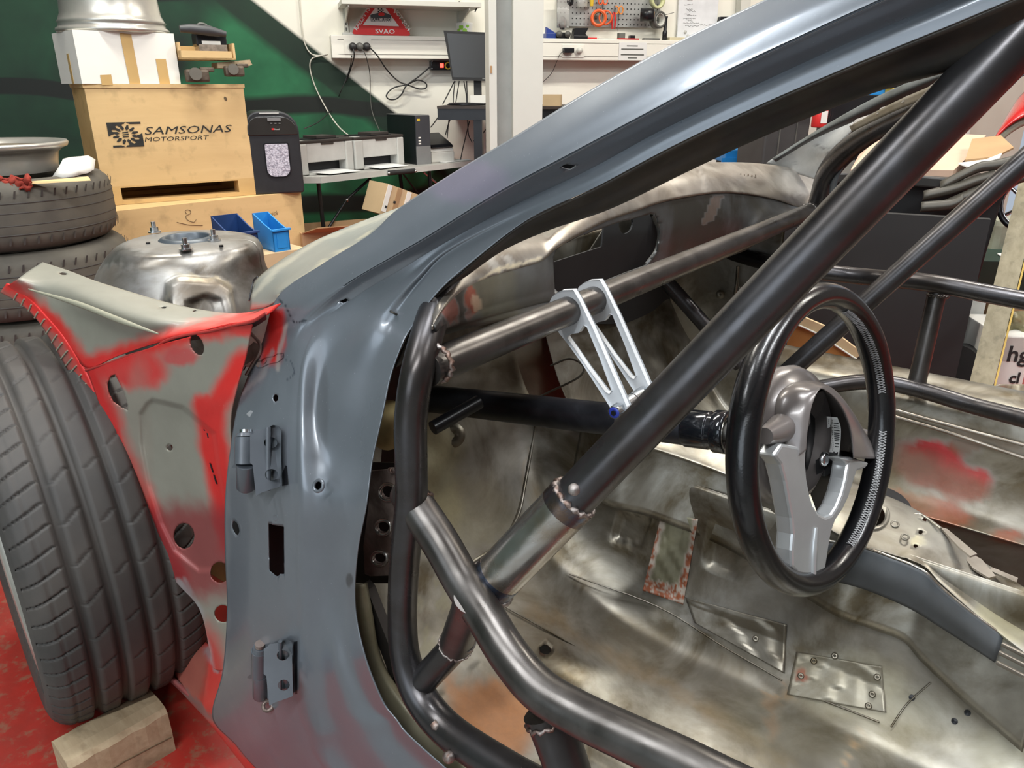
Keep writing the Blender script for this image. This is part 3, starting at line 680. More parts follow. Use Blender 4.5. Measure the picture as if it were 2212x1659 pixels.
# ---------------------------------------------------------------- wheel
def tyre():
    c = np.array([-.752, 1.150, .320]); ax = nrm((.765, .644, .0)); R = .320
    x, y, z = frame(ax)                      # z along the axle, towards the inner side of the car
    prof = [(-.100,.232),(-.112,.245),(-.118,.262),(-.120,.280),(-.116,.296),(-.106,.308),(-.094,.3155),(-.070,.3185),(-.035,.320),(0,.3205),(.035,.320),(.070,.3185),(.094,.3155),(.106,.308),(.116,.296),(.120,.280),(.118,.262),(.112,.245),(.100,.232)]
    pw = np.array([p[0] for p in prof]); pr = np.array([p[1] for p in prof]); tl = np.linspace(0, 18, 150); W_ = np.interp(tl, range(19), pw); R_ = np.interp(tl, range(19), pr)
    from math import pi
    K = np.array([.25,.5,.25]); 
    for _ in range(3): R_[1:-1] = np.convolve(R_, K, 'same')[1:-1]; W_[1:-1] = np.convolve(W_, K, 'same')[1:-1]
    NA = 1100; ang = np.linspace(0, 2 * pi, NA, endpoint=False)[:, None]; w = W_[None, :]; r = np.tile(R_[None, :], (NA, 1))
    tread = np.abs(w) < .1155
    grv = np.zeros_like(r)
    for g0 in (-.058, -.019, .021, .059): grv += np.exp(-(((w - g0) / .0052) ** 4)) * .011
    grv += np.exp(-(((w + .088) / .0012) ** 4)) * .002
    def sipe(N, slant, curve, w0, w1, wd, dp, ph=0):
        p = (ang * N / (2 * pi) + slant * (w - w0) + curve * (w - w0) ** 2 + ph) % 1.0
        s_ = np.clip((wd - np.abs(p - .5)) / (wd * .35), 0, 1); m = ((w > w0) & (w < w1)) * 1.0
        return s_ * m * dp
    grv += sipe(66, 10, 60, -.118, -.067, .055, .0045) + sipe(34, 13, 0, -.052, -.027, .03, .0030) + sipe(26, 10, 0, -.004, .014, .025, .0025, .3) + sipe(34, 13, 0, .030, .053, .03, .0030, .6) + sipe(66, 12, 80, .067, .118, .055, .0045, .2)
    r = r - np.where(tread, grv, 0)
    a = ang
    P = c + (x[None, None] * np.cos(a)[..., None] + y[None, None] * np.sin(a)[..., None]) * r[..., None] + z[None, None] * np.tile(w, (NA, 1))[..., None]
    m = P.shape[1]; mb = MB()
    mb.add(P.reshape(-1, 3), [(i * m + j, i * m + j + 1, ((i + 1) % NA) * m + j + 1, ((i + 1) % NA) * m + j) for i in range(NA) for j in range(m - 1)], True)
    ty = mb.build('tyre', M_rubber, car, recalc=False)
    # rim
    rm = MB().lathe(c, ax, [(.232,-.100),(.238,-.104),(.240,-.108),(.234,-.111),(.224,-.106),(.216,-.090),(.205,-.060),(.196,-.02),(.19,.05),(.20,.09),(.225,.100),(.236,.104),(.232,.1)], 72).build('wheel_rim', M_rim, car)
    for k in range(5):
        a_ = 2 * pi * k / 5 + .4; d = x * math.cos(a_) + y * math.sin(a_); t = np.cross(z, d)
        MB().prism([c + d * rr + t * ww - z * o for rr, ww, o in ((.05,.032,.07),(.13,.020,.062),(.205,.028,.085),(.205,-.028,.085),(.13,-.020,.062),(.05,-.032,.07))], z, .022).build('wheel_spoke', M_rim, rm)
    MB().lathe(c, ax, [(0,-.078),(.03,-.078),(.055,-.072),(.07,-.06),(.07,0)], 32).build('wheel_hub', M_rim, rm)
tyre()
# ---------------------------------------------------------------- door hinges
def hinge(cx, cy, s, loose):
    def Q(x, y, o=0): return SIDE(cx + x * s, cy + y * s, o)
    n = -FV * .4 - TV
    top = [(30,-62),(43,-70),(57,-67),(62,-58),(62,68),(50,72),(18,80),(5,86),(2,60),(-2,20),(-8,15),(-8,-45),(0,-50),(6,-57)]
    b = MB().prism([Q(x, y, -.004) for x, y in top], ray(cx, cy) * -1, .011, holes=[[Q(x, y, -.004) for x, y in ell(38, -30, 15, 13, 0, 12)], [Q(x, y, -.004) for x, y in ell(40, 42, 15, 13, 0, 12)]]).build('door_hinge', M_hinge, car, bevel=.0015)
    MB().tube([Q(33,-66,-.018), Q(33,78,-.018)], .0022 * s * 1.4, 8).build('hinge_rib', M_hinge, b)
    MB().tube([Q(-18,-44,-.012), Q(-19,18,-.012)], .0125 * s, 22).build('hinge_barrel', M_hinge, b)
    MB().prism([Q(*p, -.012) for p in [(-28,10),(-46,20),(-50,26),(-44,28),(-24,24)]], ray(cx, cy) * -1, .005).build('hinge_tab', M_hinge, b)
    MB().tube([Q(-17,18,-.012), Q(-17,70,-.012), Q(-17,75,-.012)], [.0115 * s, .0115 * s, .009 * s], 18).build('hinge_knuckle', M_hinge, b)
    MB().tube([Q(-18,-52,-.012), Q(-18,-44,-.012)], [.010 * s, .0115 * s], 18).build('hinge_cap', M_hinge, b)
    MB().tube([Q(-18,-60,-.012), Q(-18,-53,-.012)], .0075 * s, 12).build('hinge_screw', M_zinc if not loose else M_gusset, b)
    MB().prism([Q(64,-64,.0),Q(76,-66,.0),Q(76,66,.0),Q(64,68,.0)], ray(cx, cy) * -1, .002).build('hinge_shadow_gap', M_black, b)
    # mounting pad
    MB().prism([Q(*p, .004) for p in [(10,-60),(-18,-95),(-8,-104),(8,-104),(42,-85),(50,-68)]], ray(cx, cy) * -1, .006).build('hinge_pad', M_pad, b, bevel=.003)
    if loose:
        MB().lathe(Q(2, 96, -.008), ray(cx, cy) * -1, [(.0035,0),(.0085,0),(.0085,.005),(.0035,.005),(.0035,0)], 18).build('check_eye', M_gusset, b)
M_hinge = plain('slate_satin_paint', (.090, .102, .118), .35, .1, .15, 30, coat=.3)
M_pad = plain('grey_primer_pad', (.26, .27, .28), .4, 0, .1, 30)
hinge(548, 985, .95, False); hinge(577, 1442, .86, True)
# ---------------------------------------------------------------- roll cage
def ctube(pts, r, mat=None, sm=8, seg=24, name='cage_tube', label=None):
    return MB().tube(pts, r, seg, smooth_pts=sm).build(name, mat or M_tube, car, label=label)
def weld(c, ax, r, w=.0028, a0=0, a1=2 * math.pi, mat=None):
    x, y, z = frame(ax); n = 46; P = []; rs = []
    for i in range(n):
        a = a0 + (a1 - a0) * i / (n if a1 - a0 > 6.2 else n - 1)
        P.append(c + (x * math.cos(a) + y * math.sin(a)) * (r + .0008 * math.sin(i * 2.7)) + z * .0015 * math.sin(i * 1.9)); rs.append(w * (1 + .3 * math.sin(i * 2.2)))
    MB().tube(P, rs, 7, closed=a1 - a0 > 6.2).build('weld_bead', mat or M_weld, car)
leg = [SIDE(1140,440,.125),SIDE(1040,500,.115),SIDE(985,575,.11),V(942,665,.548),V(905,790,.497),V(888,900,.484),V(888,1000,.48),V(888,1080,.48),V(875,1200,.48),V(869,1330,.48),V(876,1420,.475),V(905,1500,.47),V(960,1570,.465),V(1050,1635,.46),V(1200,1720,.455),V(1400,1800,.45)]
ctube(leg, [.0165]*10+[.017,.019,.019,.019,.019,.019], M_tube)
dbar = [V(880,1064,.492),V(893,1084,.486),V(950,1170,.482),V(1000,1258,.477),V(1050,1335,.468),V(1100,1415,.455),V(1165,1490,.445),V(1250,1542,.445),V(1350,1590,.445),V(1480,1650,.445),V(1600,1710,.445),V(1750,1780,.445)]
ctube(dbar, .0195, M_tubew)
A0, A1 = D(1058,1264,.785), D(2248,30,.54)
ctube([A0, A1], .0212, M_tube, 0, 40)
ds = nrm(A1 - A0); tot = np.linalg.norm(A1 - A0)
def on(px):  # parameter along the big diagonal at a pixel column
    lo, hi = 0, 1
    for _ in range(40):
        m = (lo + hi) / 2
        if to_px(A0 + (A1 - A0) * m)[0] < px: lo = m
        else: hi = m
    return A0 + (A1 - A0) * lo
S1 = on(1240)
ctube([A0 - ds * .0, S1], .0250, M_sleeve, 0, 40, 'cage_sleeve', 'bright ground steel sleeve around the diagonal cage tube')
ctube([A0 + ds * .002, A0 + ds * .018], .0253, M_blue, 0, 40, 'heat_tint_band'); ctube([S1 - ds * .016, S1 - ds * .0005], .0253, M_blue, 0, 40, 'heat_tint_band')
weld(A0 + ds * .001, ds, .0248, .0034); weld(S1, ds, .0225, .003)
MB().lathe(S1 + ds * .006 - nrm(ray(1230,1085)) * .022 + np.array([-.004,0,.004]), -ray(1230,1085), [(0,.004),(.004,.003),(.006,0)], 12).build('weld_spot', M_weld, car)
B0, B1 = V(1012,1320,.475), V(985,1392,.485); B2 = V(898,1488,.475)
ctube([V(1020,1290,.468), B0, B1], .0182, M_tubew, 0, 28, 'cage_sleeve'); ctube([V(1000,1378,.485), B2], .0160, M_tube, 0, 28)
weld(B1, B1 - B0, .0182, .0012); weld(B2 + nrm(B1 - B2) * .012, B1 - B2, .0165, .0022); weld(V(899,1092,.486), dbar[2] - dbar[1], .0190, .0022)
DB0, DB1 = V(922,797,.505), V(1752,456,1.78)
ctube([DB0, DB1], .0180, M_tubew, 0, 36)
weld(V(945,785,.515), DB1 - DB0, .0182, .0025)
ctube([V(1178,1535,.450),V(1205,1600,.450),V(1235,1690,.450),V(1260,1780,.45)], .0215, M_tube, 4)
weld(V(1185,1552,.449), V(1205,1600,.45) - V(1178,1535,.45), .0212, .0018)
# far side of the cage
ctube([D(2200,138,1.15),D(2090,188,1.25),D(1980,238,1.38),D(1884,286,1.5),D(1826,328,1.6),D(1790,372,1.68),D(1772,430,1.74),D(1752,500,1.78),D(1722,590,1.85),D(1690,700,1.95)], [.020]*4+[.024]*3+[.022]*3, M_tube)
ctube([D(2275,292,1.25),D(1690,815,1.5)], .0190, M_tube, 0)
ctube([D(1540,530,1.95),D(1600,552,1.9),D(1700,577,1.82),D(1850,596,1.75),D(2000,610,1.62),D(2120,632,1.55),D(2330,672,1.45)], .0185, M_tube)
ctube([D(2026,625,1.64),D(1978,838,1.68)], .0185, M_tubew, 0); weld(D(2025,640,1.64), D(2026,625,1.64) - D(1978,838,1.68), .0185, .003, mat=M_tubew)
ctube([D(1770,838,1.72),D(1850,826,1.7),D(1920,828,1.68),D(2000,846,1.64),D(2100,876,1.58),D(2212,905,1.5),D(2340,940,1.42)], .0175, M_tube)
ctube([D(1432,600,1.8),D(1600,790,1.8)], .0175, M_tube, 0)
weld(DB1 + (DB0 - DB1) * .015, DB1 - DB0, .0182, .002, mat=M_tubew)
M_inner = steel('black_brown_inner_steel', (.022,.019,.017), .5, .4, (.04,.03,.022), 9)
# gusset with flared holes between leg and pillar
GP = [(800,1018),(868,1012),(885,1030),(880,1110),(868,1180),(862,1242),(800,1245),(788,1240),(785,1180),(796,1090)]
gh = [(838,1062,15,15),(828,1138,14,13),(820,1205,14,12)]
MB().prism([V(x, y, .505) for x, y in GP], TV, .003, holes=[[V(x, y, .505) for x, y in ell(a, b, c, d, 0, 20)] for a, b, c, d in gh]).build('cage_gusset', M_gusset, car)
for a, b, c, d in gh:
    n_ = 30; rr = [V(x, y, .5045) for x, y in ell(a, b + 1, c + 2.5, d + 2.5, 0, n_)]
    MB().tube(rr, .0022, 8, closed=True).build('flared_hole_rim', M_sleeve, car)
MB().prism([V(x, y, .61) for x, y in [(1000,600),(930,690),(860,760),(835,830),(822,1010),(885,1010),(900,800),(950,690),(1010,620)]], TV, .003).build('pillar_inner_plate', M_inner, car)
MB().prism([V(x, y, .535) for x, y in [(760,1000),(900,1000),(900,1260),(760,1260)]], TV, .003).build('pillar_inner_plate', steel('dark_inner_steel', (.035,.03,.028), .5, .5), car)
wp = [V(842 + 45 * min(1, i / 9) + 3 * math.sin(i * 2.1), 1016 + max(0, i - 7) * 11, .500) for i in range(18)]
MB().tube(wp, [.0035 + .0012 * math.sin(i * 3.1) for i in range(18)], 7, smooth_pts=2).build('weld_bead', M_weld, car)
MB().tube([V(935 + i * 5 + 2 * math.sin(i), 1560 + i * 9, .452) for i in range(9)], [.004 + .0015 * math.sin(i * 2.3) for i in range(9)], 7, smooth_pts=3).build('weld_bead', M_weld, car)
MB().lathe(V(970,1635,.44), -ray(970,1635), [(0,.006),(.005,.004),(.007,0)], 12).build('weld_spot', M_weld, car)
# ---------------------------------------------------------------- inside of the shell
OL = srgb(128, 120, 92); LT = (.60, .60, .56, .15); RU = srgb(140, 84, 60); RUO = srgb(165, 100, 40)
mk3 = [('blob', ((920,1030),(60,110)), 0, .9, (*srgb(172,163,128), .95), .9), ('blob', ((1000,1110),(90,60)), 0, .8, (*srgb(150,140,105), .9), .7), ('line', [(1010,900),(990,980),(960,1040)], 6, 22, (*srgb(150,145,118), .8), .6),
       ('blob', ((1060,960),(60,120)), 0, .8, (*srgb(60,45,30), .7), .6), ('blob', ((1290,800),(200,90)), 0, .9, (*srgb(120,108,72), .45), .6), ('blob', ((1010,760),(80,120)), 0, .9, (*srgb(80,74,60), .6), .6),
       ('line', [(1150,930),(1135,1010),(1120,1120)], 0, 5, (*srgb(150,120,70), .7), .5), ('blob', ((1020,1480),(110,170)), 0, .7, (*srgb(100,86,55), .75), .6), ('blob', ((1060,1560),(70,60)), 0, .9, (*srgb(170,105,40), .95), .9),
       ('line', [(970,1470),(1050,1560),(1110,1620)], 6, 22, (*srgb(165,105,50), .9), .7), ('blob', ((930,1340),(60,70)), 0, .8, (*srgb(165,158,130), .9), .8, 'patchy'),
       ('line', [(1090,1260),(1400,1440),(1750,1640)], 20, 90, (*srgb(112,96,62), .55), .55), ('line', [(1150,1320),(1500,1520),(1700,1650)], 2, 30, (*srgb(140,108,55), .8), .55),
       ('line', [(1690,1495),(1670,1540),(1660,1590)], 6, 22, (*srgb(165,98,66), 1), .9, 'patchy'), ('line', [(1665,1490),(1730,1505)], 6, 14, (*srgb(170,105,40), 1), .9, 'patchy'), ('line', [(1850,1590),(1830,1659)], 6, 16, (*srgb(175,105,45), 1), .9, 'patchy'),
       ('poly', [(1400,1150),(1480,1150),(1470,1330),(1380,1310)], 0, 0, (0,0,0,0), 0),
       ('line', [(1690,1330),(1700,1440),(1730,1490)], 3, 22, (.66,.68,.70,.1), .8), ('blob', ((1840,1480),(90,60)), 0, .8, (*srgb(196,190,165), .45), .75), ('blob', ((1900,1460),(60,40)), 0, .5, (*srgb(205,198,170), .5), .6),
       ('blob', ((1800,1560),(160,70)), 0, .9, (*srgb(165,158,128), .5), .6), ('blob', ((2170,1620),(60,50)), 0, .6, (*srgb(180,176,150), .4), .8), ('blob', ((2060,1570),(110,70)), 0, .9, (*srgb(128,120,88), .5), .6),
       ('blob', ((1728,1462),(12,10)), 0, .8, (*srgb(150,85,60), 1), .9, 'patchy'), ('blob', ((1860,1455),(10,8)), 0, .8, (*srgb(150,105,70), 1), .9), ('blob', ((1640,1300),(110,50)), 0, .9, (.55,.58,.64,.1), .7),
       ('blob', ((1540,1340),(40,14)), 0, .9, (*srgb(80,64,50), .8), .7), ('blob', ((1750,1325),(160,40)), 0, .9, (.16,.14,.10,.5), .6), ('line', [(1690,1230),(1900,1380),(2150,1520)], 20, 60, (*srgb(80,66,42), .6), .75)]  # wide dark blob and brown line paint in the tunnel flank's shade
PS = painter((.3,.3,.3,0), mk3, 14, 14)
def prof(u):
    h = float(np.interp(u, [-1, .45, .56, .68, .78, .85, .88], [.14, .145, .165, .23, .34, .50, .62]))
    top = .395 if u < .5 else float(np.interp(u, [.5, .8, .88], [.395, .45, .64]))
    return h, top
def shell_rows(us):
    rws = []
    for u in us:
        h, t = prof(u); t = max(t, h + .01)
        L = [(.488 if u < .7 else .56, min(h + .19, .50)), (.500 if u < .7 else .565, min(h + .16, .495)), (.512 if u < .7 else .57, min(h + .03, .49) if u > .7 else h + .03), (.545 if u < .7 else .62, min(h + .002, .50)), (.66 if u < .7 else .70, min(h, .56)), (.80, h), (.93, h + .001), (.985, h + .006), (1.03, h + (t - h) * .22), (1.06, h + (t - h) * .55), (1.078, h + (t - h) * .93), (1.086, t)]
        rws.append([CAR(u, v, z) for v, z in L])
    return rws
us = [-.9, -.5, -.2, 0, .15, .3, .42, .52, .6, .68, .75, .81, .86, .89]
def dents(S):
    n, m = S.shape[:2]; q = to_px(S)
    for j0, dd in ((.30, .006), (.42, -.005), (.52, .005)):
        pass
    U_ = S @ FV; V_ = S @ TV
    fl = (V_ > .55) & (V_ < .97) & (U_ < .62)
    for v0 in (.62, .70, .78): S[..., 2] += fl * .006 * np.exp(-((V_ - v0) / .010) ** 2)
    # pressed rectangles in the tunnel flank
    for rc in ([(1342,1108),(1408,1118),(1385,1182),(1322,1165)], [(1540,1128),(1606,1150),(1590,1240),(1527,1222)]):
        mm_ = pmask(q, rc, 4); S += mm_[..., None] * (TV * .008 - np.array([0, 0, .004]))
    return S
G_ = grid(shell_rows(us), 14, 12, [ell(1177,1404,14,11,10,20), ell(1180,1402,13,12)][:1], PS, dents)
G_.build('floor_pan', M_shell, car, solid=.0012)
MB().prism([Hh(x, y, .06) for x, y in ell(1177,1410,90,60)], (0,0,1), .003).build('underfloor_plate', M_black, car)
MB().tube([Hh(x, y, .158) for x, y in ell(1177,1404,16,13,10,20)], .0022, 6, closed=True).build('hole_rim', M_shell, car)
# patch plates and lines on the flank and floor
def onshell(x, y, up=.0):
    lo = None; r = ray(x, y)
    for d in np.linspace(.5, 2.2, 700):
        P = CAM + r * d; u, v, z = P @ FV, P @ TV, P[2]; h, t = prof(u); t = max(t, h + .01)
        sv = [.488,.500,.512,.545,.66,.80,.93,.985,1.03,1.06,1.078,1.086]; sz = [h+.19,h+.16,h+.03,h+.002,h,h,h+.001,h+.006,h+(t-h)*.22,h+(t-h)*.55,h+(t-h)*.93,t]
        if v > 1.086: return CAM + r * (d - up)
        if z < np.interp(v, sv, sz): return CAM + r * (d - up)
    return CAM + r * 1.4
def plate(name, pts, mat, label=None, up=.004, solid=.0012, marks=None, base=(.3,.3,.3,0), n=10, jit=8, nsc=30):
    """thin plate following the shell between four corner lines"""
    (a, b, c, d) = [np.array(p, float) for p in pts]; rws = []
    for i in range(n + 1):
        s = i / n; l = a + (d - a) * s; r_ = b + (c - b) * s
        rws.append([onshell(*(l + (r_ - l) * k / n), up) for k in range(n + 1)])
    return grid(rws, 3, 3, (), painter(base, marks or [], nsc, jit)).build(name, mat, car, label, solid=solid)
plate('flank_primer_strip', [(1430,1106),(1508,1122),(1476,1306),(1388,1276)], M_shell, 'grey green primer strip with rust flaked edges on the tunnel side', .004, .001,
      [('line', [(1430,1090),(1405,1180),(1385,1285)], 13, 8, (*srgb(168,158,146),1), 1), ('line', [(1518,1100),(1500,1200),(1470,1310)], 13, 8, (*srgb(168,158,146),1), 1), ('line', [(1385,1270),(1480,1290)], 20, 6, (*srgb(170,160,148),1), 1), ('line', [(1425,1095),(1520,1108)], 8, 8, (*srgb(160,140,125),1), 1),
       ('line', [(1430,1090),(1405,1180),(1390,1275)], 10, 5, (*srgb(142,80,52),1), 1, 'patchy'), ('line', [(1515,1100),(1500,1200),(1470,1300)], 10, 5, (*srgb(142,80,52),1), 1, 'patchy'), ('line', [(1390,1275),(1480,1290)], 18, 5, (*srgb(148,84,54),1), 1, 'patchy'), ('line', [(1425,1098),(1515,1108)], 9, 5, (*srgb(140,84,60),1), 1, 'patchy')],
      (*srgb(122,120,96), .85), 14, 5, 60)
plate('flank_patch_plate', [(1480,1290),(1700,1350),(1695,1455),(1500,1345)], M_shell, None, .003, .001, [('blob', ((1600,1380),(140,80)), 0, .8, (.50,.54,.60,.05), .7)])
plate('floor_patch_plate', [(1720,1408),(1905,1440),(1915,1540),(1700,1500)], M_shell, 'light hand-cut floor patch plate', .003, .001, [('blob', ((1820,1470),(120,60)), 0, .8, (*srgb(190,184,160),.4), .8), ('blob', ((1735,1462),(14,12)), 0, .8, (*srgb(150,85,60),1), .9, 'patchy')])
for x, y in ((1803,1417),(1758,1428),(1884,1500),(1876,1525),(1730,1460),(1632,1380),(1895,1463)):
    P = onshell(x, y, .006); MB().lathe(P, -ray(x, y), [(.0015,.001),(.003,.002),(.0048,.001),(.005,-.002)], 14).build('spot_weld', M_shell, car)
for x, y in ((1970,1507),(2080,1497),(2062,1558),(2090,1540)):
    P = onshell(x, y, .004); MB().lathe(P, -ray(x, y), [(0,.001),(.0042,0)], 12).build('floor_hole', M_black, car)
for pp in ([(1090,1310),(1250,1400)], [(1230,1240),(1420,1310),(1560,1395),(1690,1470)], [(1720,1490),(1900,1560)], [(1925,1570),(1960,1520),(2010,1475)]):
    P = [onshell(x, y, .003) for x, y in pp]; MB().tube(P, .0014, 5, smooth_pts=6).build('seam_line', M_shell, car)
# footwell bulkhead seams and hump
MB().tube([onshell(x, y, .002) for x, y in [(1160,910),(1150,960),(1135,1040),(1120,1110),(1085,1170),(1020,1215)]], .0035, 8, smooth_pts=5).build('bulkhead_seam', M_shell, car)
MB().lathe(onshell(978, 940, .004), -ray(978, 940), [(.004,.0),(.009,.003),(.016,.004),(.022,.0)], 24).build('bulkhead_boss', M_shell, car)
MB().tube([onshell(x, y, .004) for x, y in [(1190,790),(1230,775),(1260,790),(1250,815),(1180,850),(1120,880)]], .0022, 6, smooth_pts=6).build('bulkhead_seam', M_shelld, car)
# upper bulkhead
ub = []
for h in (.30, .45, .58, .68, .77):
    ub.append([CAR(u, v, min(h, .655) if .85 < v < 1.45 else h) for u, v in ((.82,.56 + max(0, h - .6) * .5),(.86,.66 + max(0, h - .6) * .3),(.885,.8),(.89,1.0),(.89,1.15),(.89,1.35),(.89,1.55),(.88,1.75),(.86,1.90))])
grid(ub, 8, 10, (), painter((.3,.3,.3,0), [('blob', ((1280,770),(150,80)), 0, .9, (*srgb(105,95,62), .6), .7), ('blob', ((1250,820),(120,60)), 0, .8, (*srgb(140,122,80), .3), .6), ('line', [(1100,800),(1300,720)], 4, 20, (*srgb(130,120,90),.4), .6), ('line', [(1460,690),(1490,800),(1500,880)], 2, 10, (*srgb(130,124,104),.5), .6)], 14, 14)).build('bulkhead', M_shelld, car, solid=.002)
# tunnel top and far side
TL = [(1255,912,.455),(1341,956,.45),(1436,980,.44),(1585,1035,.42),(1720,1105,.41),(1840,1172,.398),(1925,1200,.392),(1992,1224,.388),(2030,1262,.375),(2090,1315,.36),(2160,1372,.345),(2260,1450,.33)]
TR = [(1310,875,.46),(1420,915,.455),(1520,945,.445),(1680,985,.43),(1800,1030,.42),(1882,1062,.41),(1960,1095,.40),(2030,1140,.39),(2075,1185,.378),(2130,1222,.365),(2195,1262,.35),(2300,1330,.335)]
tg = []
for (x, y, h), (x2, y2, h2) in zip(TL, TR):
    a, b = Hh(x, y, h), Hh(x2, y2, h2); tg.append([a - TV * .03 + np.array([0,0,-.11]), a + np.array([0,0,-.010]), a, a * .97 + b * .03 + np.array([0,0,.004]), a * .66 + b * .34 + np.array([0,0,.006]), a * .33 + b * .67 + np.array([0,0,.006]), a * .03 + b * .97 + np.array([0,0,.004]), b, b + np.array([0,0,-.012]), b + TV * .02 + np.array([0,0,-.14])])
tm = [('blob', ((2010,1150),(40,30)), 0, .8, (*srgb(170,166,140), .4), .6), ('blob', ((1985,1170),(14,10)), 0, .6, (*srgb(200,190,150), .7), .8), ('blob', ((2080,1190),(60,50)), 0, .8, (.42,.44,.46,.2), .7), ('blob', ((2190,1330),(70,50)), 0, .6, (*srgb(160,152,112), .8), .8)]
grid(tg, 12, 8, [ell(1884,1112,28,25,10,30), ell(1989,1149,5,6,30,12), ell(1978,1179,5,5,0,12), ell(1955,1208,7,4,10,12), ell(1997,1122,7,4,20,12), ell(2195,1320,7,5,10,12)], painter((.3,.3,.3,0), tm, 20, 10)).build('tunnel_top', M_shell, car, solid=.0015)
MB().tube([Hh(x, y, .405) for x, y in ell(1884,1112,34,31,10,30)], .0035, 8, closed=True).build('shifter_hole_rim', M_shell, car)
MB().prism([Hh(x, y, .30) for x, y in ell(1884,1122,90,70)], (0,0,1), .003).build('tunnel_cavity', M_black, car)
for x, y in ((1933,1132),(1955,1160)):
    MB().tube([Hh(q, w, .404) for q, w in ell(x, y, 8, 6, 10, 16)], .0015, 6, closed=True).build('hole_rim', M_shell, car)
MB().tube([Hh(x, y, .40) for x, y in [(1885,1062),(1925,1080),(1960,1110),(1990,1112),(2032,1142)]], .0022, 6, smooth_pts=5).build('pressed_rib', M_shell, car)
# dark reinforcement plate on the side of the tunnel
sp = [(1842,1182),(1925,1208),(1992,1236),(2030,1272),(2090,1322),(2166,1378),(2150,1432),(2100,1400),(2020,1342),(1940,1292),(1880,1262),(1838,1250),(1800,1215)]
def tnear(x, y, o=0): return V(x, y, 1.045 - o)
pls = [[(1700,1160),(1842,1180),(1925,1206),(1992,1234),(2030,1270),(2090,1320),(2166,1376)],[(1700,1235),(1835,1262),(1915,1290),(1975,1318),(2020,1346),(2085,1388),(2150,1430)]]
grid([[tnear(x, y, 0) for x, y in pls[0]], [tnear(x, y, .012) for x, y in [(a[0]*.5+b[0]*.5, a[1]*.5+b[1]*.5) for a, b in zip(*pls)]], [tnear(x, y, .016) for x, y in pls[1]]], 6, 8, (),
     painter((.03,.033,.035,.6), [('line', pls[0], 4, 40, (.035,.045,.055,.8), .8)], 20, 8)).build('tunnel_side_plate', M_cowl, car, solid=.003)
MB().tube([tnear(x, y - 3, -.0) for x, y in pls[0]], .0022, 6, smooth_pts=5).build('plate_edge', M_sleeve, car)
for i, (x, y) in enumerate(((2166,1392),(2160,1410),(2155,1432))):
    MB().tube([D(x, y, .95), D(x + 90, y + 45, .90)], .003, 6).build('tunnel_rib', M_flange, car)
# far floor, far tunnel flank, far sill
fr = []
for u in (-1.0, -.6, -.3, 0, .3, .55, .68, .8, .88, .90):
    h = float(np.interp(u, [-1, .5, .68, .8, .88, .90], [.14, .15, .22, .38, .55, .72])); t = .385
    L = [(1.235, max(t, h)), (1.26, max(t - .03, h)), (1.30, max(.22, h)), (1.36, max(.15, h)), (1.50, h), (1.66, h), (1.74, h + .015), (1.78, max(.24, h)), (1.795, max(.33, h)), (1.815, max(.37, h)), (1.87, max(.385, h)), (1.94, max(.385, h)), (1.95, max(.30, h))]
    fr.append([CAR(u, v, z) for v, z in L])
mf = [('blob', ((2010,1002),(58,46)), 0, .4, (*srgb(190,22,36), 1), .95), ('blob', ((2085,1045),(50,34)), 0, .4, (*srgb(190,22,36), 1), .95), ('blob', ((1970,990),(40,30)), 0, .8, (*srgb(150,20,30), 1), .7), ('blob', ((1935,1075),(30,12)), 0, .8, (*srgb(215,30,30), 1), .95), ('blob', ((1990,1100),(60,20)), 0, .8, (*srgb(200,30,30), 1), .9), ('blob', ((2050,1120),(34,16)), 0, .8, (*srgb(215,30,34), 1), .95), ('blob', ((2175,1158),(26,14)), 0, .8, (*srgb(220,36,40), 1), .9),
      ('blob', ((2085,965),(30,14)), 0, .6, (*srgb(120,75,45), .9), .7), ('line', [(1880,990),(2212,1140)], 26, 60, (*srgb(105,94,62), .6), .6), ('line', [(1900,1060),(2000,1150),(2212,1240)], 30, 50, (*srgb(128,112,66), .6), .6), ('line', [(2060,930),(2212,975)], 2, 10, (*srgb(150,110,60), .8), .5)]
grid(fr, 24, 10, (), painter((.3,.3,.3,0), mf, 16, 8)).build('far_floor_pan', M_shell, car, solid=.0015)
for pts in ([(1880,870),(2000,905),(2212,962)], [(1880,885),(2050,935),(2212,990)], [(1905,1000),(2050,1045),(2212,1110)]):
    MB().tube([V(x, y, 1.775) for x, y in pts], .004, 8, smooth_pts=4).build('sill_rib', M_flange, car)
for pts in ([(2090,1150),(2115,1155),(2128,1172),(2110,1186),(2094,1180)], [(2135,1168),(2160,1180),(2150,1196)], [(2175,1215),(2200,1222),(2196,1240),(2172,1232)]):
    MB().tube([V(x, y, 1.40) for x, y in pts], .003, 6, smooth_pts=4).build('pressed_rib', M_shell, car)
# tunnel rear strip flange
MB().prism([Hh(x, y, .395) for x, y in [(2030,1142),(2045,1146),(2110,1200),(2095,1205),(2070,1185)]], (0,0,1), .003).build('tunnel_flange', M_flange, car)
MB().prism([Hh(x, y, .375) for x, y in [(2085,1192),(2120,1212),(2150,1248),(2135,1252),(2100,1230),(2080,1205)]], (0,0,1), .003).build('tunnel_flange', M_flange, car)
MB().prism([Hh(x, y, .37) for x, y in [(2140,1228),(2198,1252),(2195,1262),(2138,1236)]], (0,0,1), .003).build('tunnel_flange', M_flange, car)
